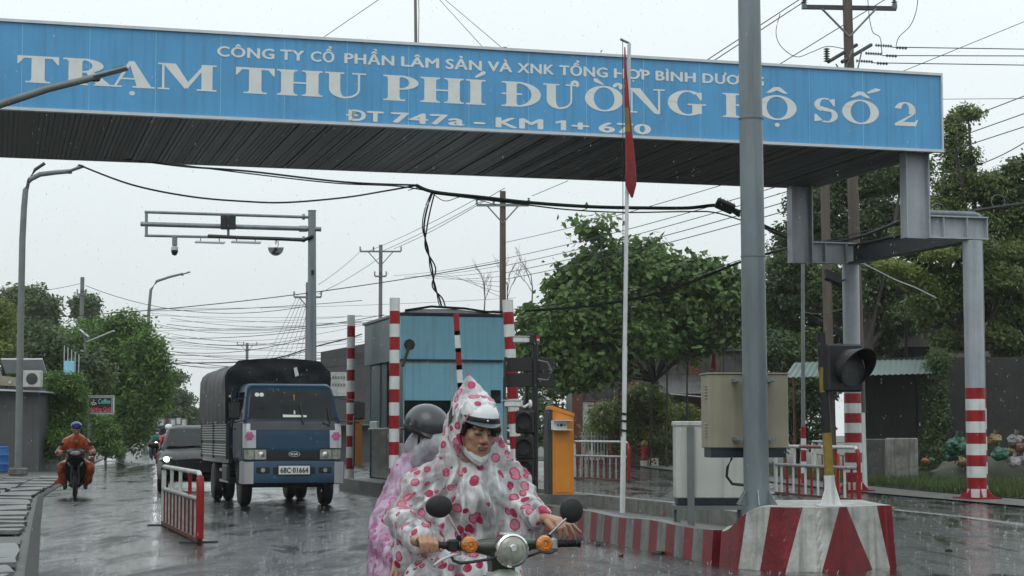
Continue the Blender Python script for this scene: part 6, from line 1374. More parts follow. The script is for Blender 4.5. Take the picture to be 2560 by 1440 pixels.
# ================================================================ RIGHT SIDE: walls, sheds, verge things
t = thing('boundary_wall', 'long dark mossy wall behind the gantry columns', 'wall', (W(2145, 1180, 60).x, 60, 0), R(-9))
h = W(2300, 895, 60).z
for k in range(7): mb = MB(); mb.box((1.0 + k*2.02, 0, h/2), (2.0, .2, h)); mb.build('wall_panel', M['concdark'], t); mb = MB(); mb.box((2.01 + k*2.02, -.03, h/2), (.16, .26, h + .05)); mb.build('wall_post', M['concdark'], t)
t = thing('house', 'stained plaster house behind the boundary wall at right', 'building', (W(2150, 1100, 74).x, 74, 0), R(-6)); zt_ = W(2350, 815, 74).z
mb = MB(); mb.box((6, 3, zt_/2), (12, 6, zt_)); mb.build('wall', M['wall'], t); mb = MB(); mb.box((6, 2.8, zt_ + .08), (12.6, 6.8, .16)); mb.build('roof', M['tin'], t)
for k in range(3): mb = MB(); mb.box((2 + k*4, -.03, zt_ - 1.2), (1.6, .06, .7)); w_ = mb.build('window', M['glass'], t); mb = MB(); mb.box((2 + k*4, -.08, zt_ - 1.65), (1.8, .1, .08)); mb.build('sill', M['concrete'], w_)
# pale green corrugated roof
def corr_roof(name, label, p_a, p_b, p_c, p_d, m, n, cat='roof', ft=.03):
    """corrugated sheet from four world corners (front-left, front-right, back-right, back-left), built as strips"""
    A, B, C, D = [Vector(p) for p in (p_a, p_b, p_c, p_d)]; t = thing(name, label, cat, A); 
    for i in range(n):
        q0, q1, qm = i/n, (i+1)/n, (i+.5)/n; mb = MB(); e0, e1, em = [A.lerp(B, q) - A for q in (q0, q1, qm)]; f0, f1, fm = [D.lerp(C, q) - A for q in (q0, q1, qm)]; up = Vector((0, 0, ft))
        mb.add([e0, em + up, e1, f0, fm + up, f1], [(0, 1, 4, 3), (1, 2, 5, 4)]); mb.build('roof_sheet', m, t)
    mb = MB()
    for P in (A, D): q = P - A; mb.cyl((q.x, q.y, q.z - .05), (q.x, q.y, -A.z), .05, n=8)
    mb.build('posts', M['rust'], t)['kind'] = 'stuff'
    return t
Y = 58; corr_roof('lean_to_roof', 'pale green corrugated lean-to roof in front of the dark wall', W(1960, 945, 56), W(2330, 935, 57), W(2335, 893, 60), W(1985, 908, 60), M['tingreen'], 26)
corr_roof('tin_roof', 'dark corrugated shed roof sloping beside the leafy tree', W(1650, 985, 84), W(1860, 985, 84), W(1900, 900, 92), W(1640, 900, 92), M['tin'], 22)
t = thing('shed', 'dark shed with rusty sheet walls under the large leafed tree', 'building', (W(1430, 1150, 88).x, 88, 0), R(2)); h = W(1500, 880, 88).z
for k in range(16): mb = MB(); mb.box((.28 + k*.56, 0, h/2), (.54, .04, h)); mb.build('wall_sheet', M['tin'] if k % 5 else M['rust'], t)
mb = MB(); mb.box((4.5, 2.5, h + .1), (9.4, 5.6, .12)); mb.build('roof', M['tin'], t)
mb = MB(); mb.box((4.5, 2.6, h/2), (8.9, 5.0, h - .1)); mb.build('inner_wall', M['black'], t)
q = W(1480, 950, 86.5); mb = MB(); mb.box((0, 0, 0), (.75, .04, .85)); mb.box((.0, -.02, 0), (.03, .03, .85)); o = mb.build('rusty_shutter', M['rust'], None, loc=q); tag(o, 'rust red shutter hanging on the shed wall above the white gate', 'shutter')
q = G(1480, 1158); q.y = 86; q = Vector((W(1482, 1100, 86).x, 86, 0)); t = thing('metal_gate', 'pale sheet metal gate with diagonal brace left of the round bush', 'gate', q); zt_ = W(1480, 1003, 86).z
mb = MB(); mb.box((0, 0, zt_/2 + .1), (1.0, .03, zt_ - .2)); mb.build('gate_sheet', M['dirtywhite'], t)
for a_, b_ in (((-.5, .1), (-.5, zt_)), ((.5, .1), (.5, zt_)), ((-.5, zt_), (.5, zt_)), ((-.5, .15), (.5, .15)), ((-.4, .3), (.1, zt_ - .1)), ((.1, .2), (.1, zt_))): mb = MB(); mb.tube([(a_[0], -.04, a_[1]), (b_[0], -.04, b_[1])], .03, 6); mb.build('gate_bar', M['rust'], t)
t = thing('picket_fence', 'low pale picket fence beside the metal gate', 'fence', (W(1455, 1130, 82).x, 82, 0))
for k in range(9): mb = MB(); mb.box((k*.14, 0, .75), (.05, .03, 1.5)); mb.build('picket', M['dirtywhite'], t)
mb = MB(); mb.box((.56, .02, 1.3), (1.3, .03, .05)); mb.build('rail', M['dirtywhite'], t)
# rusty post with lamp, red folded umbrella
q = W(1548, 930, 82); t = thing('rusty_post', 'rusty post topped by a small white lamp left of the flagpole', 'post', (q.x, 82, 0)); mb = MB(); mb.cyl((0, 0, 0), (0, 0, q.z), .06, n=8); mb.build('shaft', M['rust'], t); mb = MB(); mb.rbox((0, 0, q.z + .1), (.2, .15, .25), .03); mb.build('lamp_box', M['lampgrey'], t); mb = MB(); mb.ell((-.22, 0, q.z + .35), (.1, .1, .07), 12, 8); mb.tube([(0, 0, q.z + .2), (-.1, 0, q.z + .36), (.12, 0, q.z + .38)], .03, 6); mb.build('lamp', M['white'], t, True)
q = W(1784, 870, 80); t = thing('folded_parasol', 'folded dark red parasol beside a pale pipe above the beige cabinet', 'parasol', (q.x, 80, 0)); mb = MB(); zz = W(1784, 925, 80).z; mb.lathe([(.17, zz), (.13, zz + .35), (.08, zz + .9), (.03, zz + 1.25), (.01, zz + 1.3)], n=9); mb.build('canopy', M['red'], t, True); mb = MB(); mb.cyl((0, 0, 0), (0, 0, zz + .1), .025, n=6); mb.build('pole', M['lampgrey'], t); mb = MB(); mb.tube([(.32, 0, 0), (.30, 0, q.z + .45), (.0, 0, q.z + .48)], .035, 6); mb.build('pipe_frame', M['beige'], t)
mb = MB(); a, b = W(1675, 985, 82), W(1760, 996, 82); mb.tube([(0, 0, 0), b - a + Vector((.6, 0, 0))], .03, 6); o = mb.build('pale_pipe', M['alu'], None, loc=a); tag(o, 'pale horizontal pipe above the round bush, ending at the beige cabinet', 'pipe')
# hydrant
q = G(1611, 1166); q.z = .0; t = thing('fire_hydrant', 'red fire hydrant with yellow cap in front of the round bush', 'fire hydrant', q)
mb = MB(); mb.lathe([(.17, 0), (.17, .18), (.19, .2), (.19, .24), (.12, .26)], n=14); mb.build('base', M['dirtywhite'], t, True); mb = MB(); mb.lathe([(.13, .24), (.13, .34), (.19, .36), (.19, .40), (.13, .42), (.13, .88), (.17, .9)], n=14); mb.build('barrel', M['red'], t, True); mb = MB(); mb.lathe([(.15, .9), (.16, .95), (.14, 1.05), (.06, 1.1), (.04, 1.14)], n=14); mb.build('cap', M['yellow'], t, True)
for s_ in (-1, 1): mb = MB(); mb.lathe([(.06, .1), (.06, .2), (.075, .2), (.075, .25)], (0, 0, .72), (s_, 0, 0), 10); mb.build('outlet', M['red'], t)
q = G(1634, 1166); mb = MB(); mb.rbox((0, 0, .17), (.42, .3, .36), .04); o = mb.build('painted_block', M['dirtywhite'], None, loc=q); tag(o, 'white painted block with red marks beside the fire hydrant', 'concrete block')
for x, z in ((-.08, .2), (.07, .14), (.02, .27)): mb = MB(); mb.prism([(-.05, -.05), (.05, -.03), (.03, .06), (-.04, .04)], (x, -.152, z), (1, 0, 0), (0, 0, 1), (0, -1, 0), .004); mb.build('red_mark', M['red'], o)
# concrete blocks
for i, (px0, px1, pyt, pyb) in enumerate(((2167, 2222, 1097, 1208), (2223, 2297, 1095, 1212))):
    a = G((px0 + px1)/2, pyb); w = (px1 - px0)/FPX*a.y; hh = W(px0, pyt, a.y).z; mb = MB(); mb.rbox((0, .25, hh/2), (w, .5, hh), .03); o = mb.build('concrete_block', M['dirtywhite'] if i else M['concdark'], None, loc=a)
    if i: o.data.materials[0] = mat('mouldy_concrete', (.26, .25, .23), .7, 0, .6, 1.6, c2=(.05, .05, .04), bump=.4, bscale=10, streak=.8)
    else: o.data.materials[0] = mat('black_mouldy_concrete', (.09, .09, .085), .7, 0, .6, 1.4, c2=(.025, .025, .02), bump=.4, bscale=10, streak=.8)
    tag(o, 'pale mouldy concrete block beside the verge grass' if i else 'blackened concrete block right of the rear gantry column', 'concrete block', 'concrete blocks by the wall')
# rubbish bags
rs = random.Random(4)
bagc = {'green': (.02, .10, .065), 'yellow': (.20, .13, .035), 'white': (.33, .31, .33), 'grey': (.17, .16, .155), 'brown': (.12, .05, .04), 'orange': (.32, .10, .03)}
BM = {k: mat(k + '_plastic_bag', v, .3, 0, .3, 6, bump=.5, bscale=14) for k, v in bagc.items()}
bags = [(2395, 1110, 'green', .42, 'largest green rubbish bag left of the front gantry column'), (2378, 1135, 'green', .25, 'small green bag at the left foot of the pile'), (2405, 1150, 'yellow', .25, 'yellow bag peeking out left of the column'), (2500, 1130, 'green', .34, 'green bag right of the column, under the yellow one'), (2487, 1095, 'yellow', .28, 'ochre bag topmost of the pile right of the column'), (2525, 1125, 'yellow', .22, 'small ochre bag beside the white sacks'), (2535, 1150, 'white', .26, 'white sack lying low in the pile'), (2560, 1148, 'white', .24, 'white sack cut off by the right edge'), (2540, 1100, 'grey', .34, 'grey sack standing at the back of the pile'), (2556, 1115, 'brown', .25, 'brown bag at the right edge of the pile'), (2315, 1150, 'orange', .16, 'little orange bag lying in the grass'), (2330, 1145, 'green', .14, 'tiny green bag beside the orange one')]
for i, (px, py, c, r, lb) in enumerate(bags):
    r *= .74
    p = W(px, py, 50 + (i % 3)*.4); zc = max(p.z - .05, r*.7); mb = MB(); mb.ell((0, 0, 0), (r, r*.9, r*.78), 28, 18); vs = []
    for v in mb.v: v = Vector(v); k = 1 + .42*noise.noise(v*6 + Vector((i*3, 0, 0))) - .35*abs(noise.noise(v*13 + Vector((i, 0, 0)))) + .12*noise.noise(v*30); vs.append(tuple(v*k))
    mb.v = vs; mb.cyl((0, 0, r*.8), (.04, 0, r*1.25), r*.18, r*.3, 8); o = mb.build('rubbish_bag', BM[c], None, True, loc=(p.x, p.y, zc)); tag(o, lb, 'rubbish bag', 'rubbish bags on the verge')
    if zc > r*1.2: pass
mb = MB(); c = W(2460, 1160, 51.2); mb.ell((0, 0, 0), (2.1, .8, .75), 20, 8); mb.v = [tuple(Vector(v)*(1.0 + .2*noise.noise(Vector(v)*2))) for v in mb.v]; o = mb.build('rubbish_heap', M['grassbase'], None, True, loc=(c.x + .5, 51.3, .05)); tag(o, 'low overgrown heap under the coloured rubbish bags', 'heap')
# grass
def grass(name, n, fn, hgt_, m, seed):
    rs = np.random.RandomState(seed); P = fn(rs, n); a = rs.rand(n)*6.283; h = hgt_*(.4 + rs.rand(n)); w = .012 + .012*rs.rand(n); lean = (rs.rand(n, 2) - .5)*h[:, None]*1.1
    vs = np.empty((n, 3, 3)); vs[:, 0] = P; vs[:, 1] = P; vs[:, 2] = P; vs[:, 0, 0] -= np.cos(a)*w; vs[:, 0, 1] -= np.sin(a)*w; vs[:, 1, 0] += np.cos(a)*w; vs[:, 1, 1] += np.sin(a)*w; vs[:, 2, :2] += lean; vs[:, 2, 2] += h
    me = bpy.data.meshes.new(name); me.from_pydata(vs.reshape(-1, 3).tolist(), [], [(3*i, 3*i+1, 3*i+2) for i in range(n)]); me.materials.append(m); o = bpy.data.objects.new(name, me); col.objects.link(o); o['kind'] = 'stuff'
def verge_pts(rs, n):
    s_ = rs.rand(n); Y = 37 + 21*s_; x0 = np.interp(Y, [p[1] for p in VR], [p[0] for p in VR]) + 1.7; return np.stack([x0 + rs.rand(n)**1.3*6.5, Y, np.full(n, .04)], 1)
grass('verge_grass', 30000, verge_pts, .22, M['grass'], 1)
def far_pts(rs, n): Y = 60 + 40*rs.rand(n); x0 = np.interp(Y, [p[1] for p in VR], [p[0] for p in VR]) + 1.7; return np.stack([x0 + rs.rand(n)*4, Y, np.full(n, .04)], 1)
grass('far_verge_grass', 9000, far_pts, .18, M['grass'], 2)
def left_pts(rs, n): Y = 26 + 60*rs.rand(n)**.9; x0 = np.interp(Y, [p[1] for p in KL], [p[0] for p in KL]) - 3.2; return np.stack([x0 - rs.rand(n)**1.5*3.2, Y, np.full(n, -.03)], 1)
grass('left_verge_grass', 20000, left_pts, .12, M['grass'], 3)
# buildings at the far end behind the truck (right of it)
Y = 100; t = thing('far_shopfront', 'grey boarded shopfront with a white banner between the truck and booth', 'building', (W(800, 1100, Y).x, Y, 0)); zt_ = W(850, 880, Y).z
mb = MB(); mb.prism([(0, 0), (2.9, 0), (2.9, zt_ + .55), (0, zt_)], (0, 0, 0), (1, 0, 0), (0, 0, 1), (0, 1, 0), 5); mb.build('wall', M['greywall'], t)
c0, c1 = W(826, 990, 99.8), W(866, 930, 99.8); mb = MB(); mb.box(((c0.x + c1.x)/2 - t.location.x, -.06, (c0.z + c1.z)/2), (c1.x - c0.x, .05, c1.z - c0.z)); bn = mb.build('banner', M['dirtywhite'], t)
for k in range(2):                  # faded unreadable print
    for j in range(5): mb = MB(); mb.box(((c0.x + c1.x)/2 - t.location.x - .3 + j*.15, -.09, (c0.z + c1.z)/2 + .35 - k*.4), (.10, .012, .16)); mb.build('faded_print', M['lampgrey'], bn)
mb = MB(); mb.box((1.5, -.4, 1.9), (2.8, .8, .08)); mb.build('awning', M['tingreen'], t)
Y = 120; t = thing('far_house', 'hazy low house row behind the truck and booth', 'building', (W(480, 1100, Y).x, Y + 20, 0)); 
for k in range(4):
    mb = MB(); mb.box((2 + k*4.4, 3, 1.7), (4.2, 6, 3.4 + .5*(k % 2))); w_ = mb.build('wall', [M['wall'], M['greywall'], M['dirtywhite'], M['wall']][k], t); mb = MB(); mb.box((2 + k*4.4, 2.8, 3.6 + .25*(k % 2)), (4.5, 6.6, .12)); mb.build('roof', M['tin'], t)
    mb = MB(); mb.box((2 + k*4.4, -.03, 1.2), (2.4, .05, 2.2)); mb.build('shutter', M['darksteel'], w_)

# ================================================================ CABLES
def cable(label, pts, r, sag=0, n=14, group='overhead cables', m='cable', name='cable', smooth_=True):
    """pts: (px, py, depth); a hanging curve through them"""
    P = [W(*p) for p in pts]
    if len(P) == 2: 
        a, b = P; P = [a.lerp(b, i/n) - Vector((0, 0, 4*sag*(i/n)*(1 - i/n))) for i in range(n + 1)]
    elif smooth_:
        Q = []
        for i in range(len(P) - 1):
            p0, p1, p2, p3 = P[max(i-1, 0)], P[i], P[i+1], P[min(i+2, len(P)-1)]
            for k in range(6):
                s_ = k/6; Q.append(.5*((2*p1) + (p2 - p0)*s_ + (2*p0 - 5*p1 + 4*p2 - p3)*s_*s_ + (3*p1 - p0 - 3*p2 + p3)*s_**3))
        P = Q + [P[-1]]
    o0 = P[0]; mb = MB(); mb.tube([p - o0 for p in P], r, 6); o = mb.build(name, M[m], None, True, loc=o0); return tag(o, label, 'cable', group)
cable('thick black cable sagging below the sign from the left lamp to the knot', [(196, 412, 41), (330, 462, 41), (480, 492, 41.5), (620, 504, 42), (720, 506, 42), (860, 494, 42.5), (960, 478, 43), (1045, 463, 43)], .022)
cable('black cable clinging under the soffit at left', [(-40, 366, 39), (60, 372, 39), (110, 366, 39), (180, 384, 39.5), (320, 398, 40), (460, 416, 41), (620, 428, 42), (860, 455, 43), (1045, 463, 43)], .024)
cable('second thinner cable twisted under the soffit', [(90, 370, 39), (260, 384, 39.6), (420, 408, 41), (640, 436, 42), (840, 458, 43), (1000, 466, 43), (1100, 484, 43)], .016)
cable('heavy cable bundle running from the knot to the thick pole', [(1040, 463, 43), (1085, 480, 43), (1200, 493, 43), (1330, 507, 43.5), (1480, 517, 44), (1620, 520, 44), (1720, 520, 44), (1800, 514, 44), (1850, 540, 44)], .045)
cable('lower strand hanging just beneath the heavy cable bundle', [(1085, 484, 43.2), (1300, 510, 43.2), (1420, 524, 43.6), (1560, 531, 44), (1720, 529, 44), (1790, 532, 44), (1880, 560, 44), (1970, 592, 45)], .018)
cable('loose wire curling from the knot along the bundle', [(1020, 476, 43.1), (1060, 470, 43), (1110, 502, 43), (1160, 492, 43), (1240, 512, 43)], .01)
for i, (dx_, lb) in enumerate(((0, 'long black cable hanging down from the knot to the booth roof'), (9, 'second hanging cable twisted round the first above the booth'), (-5, 'third thin hanging cable left of the other two'))):
    cable(lb, [(1082 + dx_*.6, 480, 43), (1068 + dx_, 520, 43), (1060 + dx_*.8, 570, 43), (1068 - dx_*.5, 620, 43), (1080 + dx_, 670, 43), (1086 - dx_*.6, 715, 43), (1098 + dx_*.8, 745, 43), (1104 + dx_, 766, 43)], .024 - .005*i)
cable('black rope of cables rising from the almond tree to the thick pole', [(1312, 777, 44), (1420, 770, 44), (1560, 752, 44), (1680, 722, 44), (1780, 684, 44), (1860, 652, 44), (1980, 618, 45), (2080, 600, 46)], .034)
cable('thin wire above the rope of cables', [(1330, 770, 44), (1500, 742, 44), (1680, 706, 44), (1850, 650, 44)], .010)
for i, (px, py) in enumerate(((1430, 762), (1483, 754), (1538, 742), (1592, 728))):
    c = W(px, py - 4, 44); mb = MB(); mb.tube([Vector((math.cos(a)*.10, 0, math.sin(a)*.10)) for a in [6.283*k/14 for k in range(15)]], .008, 5); o = mb.build('cable_loop', M['cable'], None, loc=c); tag(o, ['leftmost', 'second', 'third', 'rightmost'][i] + ' of four small wire rings on the rope of cables', 'cable loop', 'wire rings on the cable')
cable('tangle of cables draped over the gantry tie beam', [(1900, 560, 45), (1990, 598, 45), (2060, 606, 45), (2130, 598, 45), (2220, 566, 45), (2262, 556, 45), (2400, 534, 46), (2480, 520, 46), (2620, 500, 47)], .045)
cable('second strand of the tangle over the tie beam', [(1920, 575, 44.6), (2000, 604, 44.6), (2090, 604, 44.6), (2170, 584, 44.6), (2262, 548, 45), (2330, 540, 46), (2440, 528, 46), (2600, 508, 47)], .03)
cable('low loose strand of the tangle behind the rear bracket', [(1880, 560, 45.2), (1960, 590, 45.2), (2010, 612, 45.2), (2090, 596, 45.2), (2180, 574, 45.2), (2270, 560, 45.2)], .018)
cable('pale wire hanging below the tie beam', [(2150, 655, 46), (2190, 675, 46), (2240, 700, 46), (2290, 720, 46), (2340, 745, 47)], .014, m='alu')
for i, (px, py, r) in enumerate(((2345, 525, .17), (2495, 503, .17))):
    c = W(px, py, 46.3); mb = MB(); mb.tube([Vector((math.cos(a)*r, 0, math.sin(a)*r)) for a in [6.283*k/18 for k in range(19)]], .010, 5); o = mb.build('cable_loop', M['lampgrey'], None, loc=c); tag(o, ['left', 'right'][i] + ' large wire ring on the cable over the drain pipe', 'cable loop', 'large wire rings at right')
PL = [('topmost of the power lines crossing from the brown pole to the thick pole', (1263, 606, 74), (1925, 425, 48), .011), ('second power line from the brown pole towards upper right', (1263, 646, 74), (1980, 455, 48), .012), ('third power line from the brown pole towards upper right', (1263, 664, 74), (1980, 475, 48), .012), ('fourth power line from the brown pole towards upper right', (1263, 682, 74), (1980, 500, 48), .013), ('lowest power line from the brown pole towards upper right', (1263, 698, 74), (1990, 520, 48), .013), ('line leaving the brown pole upwards behind the flag', (1330, 490, 74), (1420, 452, 70), .012), ('line from the far pole up to the brown pole', (985, 622, 112), (1215, 500, 76), .014), ('second line from the far pole up to the brown pole', (955, 628, 112), (1262, 470, 76), .014), ('third line from the far pole to the brown pole', (920, 628, 112), (1200, 492, 76), .013),
      ('line from the gantry pole to the left arm of the far pole', (795, 712, 95), (905, 624, 112), .014), ('second line from the gantry pole to the far pole', (795, 735, 95), (955, 640, 112), .014),
      ('upper of the twin lines passing above the sign at right', (1757, 157, 47), (2012, -10, 47), .014), ('lower of the twin lines passing above the sign at right', (1775, 158, 47), (2035, -12, 47), .014), ('line climbing behind the tall brown pole', (1940, 166, 49), (2235, -15, 49), .013), ('line slanting up over the right end of the sign', (2250, 181, 50), (2600, 38, 50), .010), ('fine line leaving the top of the sign at left', (793, 104, 42), (960, -10, 42), .008),
      ('left of two fine stays meeting the sign top', (1095, -5, 42), (1217, 129, 38), .007), ('right of two fine stays meeting the sign top', (1108, -5, 42), (1258, 122, 38), .007),
      ('upper of three level lines at the right edge', (2230, 118, 47.6), (2640, 124, 47), .013), ('middle of three level lines at the right edge', (2205, 139, 47.6), (2640, 140, 47), .013), ('lower of three level lines at the right edge', (2180, 157, 47.6), (2640, 164, 47), .013),
      ('thin line behind the right end of the sign', (2340, 248, 60), (2600, 246, 60), .010), ('uppermost of four rising lines at right', (2340, 325, 55), (2600, 225, 50), .014), ('second of four rising lines at right', (2340, 362, 55), (2600, 270, 50), .014), ('third of four rising lines at right', (2330, 392, 55), (2600, 304, 50), .014), ('lowest of four rising lines at right', (2300, 430, 55), (2600, 330, 50), .014),
      ('long dark line from the left trees up to the brown pole', (60, 796, 78), (1258, 655, 74), .020), ('line from the left concrete pole to the gantry pole', (214, 714, 108), (785, 762, 96), .018), ('short line from the left edge to the left concrete pole', (-20, 740, 108), (206, 708, 108), .015),
      ('line from the thin lamp post to the rear column', (2010, 780, 55), (2130, 762, 47), .010)]
for i, (lb, a, b, r) in enumerate(PL): cable(lb, [a, b], r, sag={25: .35, 26: 1.0}.get(i, .0 if a[1] < 500 else .12) if i not in (26, 27) else (.35 if i == 26 else .95), name='power_line')
rs = random.Random(31); deck = []
for i in range(26):
    y0 = 775 + i*5.4 + rs.uniform(-4, 4); x0 = rs.uniform(360, 430); x1 = rs.choice((772, 905, 960, 1290)); y1 = y0 + rs.uniform(-35, 25)
    cable('one of the many thin lines strung low across the sky behind the truck', [(x0, y0, 105), (x1, min(y1, 905), 96)], rs.choice((.010, .013, .018)), sag=rs.uniform(.1, .6), group='low sky lines behind the truck', name='power_line', n=8)
for i in range(7):
    cable('one of the slanting lines fanning down left of the camera gantry post', [(745 + i*5, 735 + i*7, 95), (660 + i*14, 905, 150)], .012, sag=.15, group='fanned lines by the camera gantry', name='power_line', n=6)
for i in range(8):
    cable('one of the thin lines fanning from the far pole down to the booth', [(985 + i*26, 690 + rs.uniform(-4, 8), 100), (1262, 648 + i*14, 75)], .010, sag=.1, group='fanned lines above the booth', name='power_line', n=6)
cable('thick bundle lying just above the truck tarpaulin', [(440, 908, 100), (600, 905, 98), (700, 893, 96), (775, 870, 95), (870, 846, 94), (905, 835, 94)], .035)
# jumper loops at the tall pole
cable('looping jumper wire left of the tall brown pole', [(1950, 35, 47.5), (1940, 80, 47.4), (1952, 115, 47.4), (1990, 142, 47.4), (2030, 130, 47.4), (2068, 116, 47.3), (2110, 122, 47.3)], .010)
cable('jumper wire dropping right of the tall brown pole', [(2169, -10, 47), (2173, 40, 47.2), (2182, 80, 47.3), (2200, 94, 47.4), (2205, 135, 47.6)], .010)
cable('outer jumper wire dropping at the right arm', [(2295, -10, 47), (2290, 30, 47.2), (2275, 65, 47.3), (2248, 92, 47.4), (2240, 115, 47.6)], .010)
c = W(1262, 124, 38); mb = MB(); mb.tube([Vector((math.cos(a)*.07*(1 + .2*math.sin(a*.5)), 0, math.sin(a)*.055)) for a in [6.283*k/14 for k in range(24)]], .007, 5); mb.tube([(-.16, 0, -.06), (-.1, 0, .03), (0, 0, .05)], .006, 5); o = mb.build('cable_loop', M['cable'], None, loc=c); tag(o, 'coiled wire loop on top of the sign where the fine stay ends', 'cable loop')
# a swift in the sky
c = W(1503, 128, 45); t = thing('swift', 'small dark bird flying just above the sign left of the flagpole', 'bird', c)
mb = MB(); mb.ell((0, 0, 0), (.018, .07, .02), 8, 6); mb.add([(0, .02, 0), (0, -.03, 0), (.09, -.005, .05), (.05, .03, .03)], [(0, 1, 2, 3)]); mb.add([(0, .02, 0), (0, -.03, 0), (-.03, -.03, -.1), (-.03, .01, -.05)], [(0, 1, 2, 3)]); mb.build('body', M['black'], t)

# ---------------- unseen roadside trees near and behind the camera, added to darken reflections
for i, (x, y, w, h) in enumerate(((-13.5, 4, 4.5, 8), (-15, 16, 4.5, 8.5), (-17, 28, 4.2, 8), (-19, 42, 4, 7.5), (-12, -10, 5, 9), (21, 2, 5, 9), (20.5, 16, 4.5, 9), (20, 28, 4, 8), (-4, -34, 6, 10), (7, -36, 6, 11), (18, -32, 6, 10), (-15, -30, 6, 10), (22, -14, 5.5, 10))):
    t = thing('unseen_roadside_tree', 'leafy roadside tree outside the picture, added to darken reflections', 'tree', (x, y, 0), 0, 'roadside trees outside the picture')
    mb = MB(); mb.tube([(0, 0, -.1), (.2, 0, h*.4), (0, .1, h*.6)], [.28, .2, .14], 8); mb.build('trunk', M['bark'], t, True)
    leaves('crown', LM['dark'], [((0, 0, h*.62), (w*.8, w*.8, h*.34)), ((w*.4, w*.2, h*.45), (w*.6, w*.6, h*.25)), ((-w*.4, -w*.3, h*.42), (w*.6, w*.6, h*.28)), ((0, w*.2, h*.22), (w*.7, w*.7, h*.22))], 2600, .30, t, 40 + i)
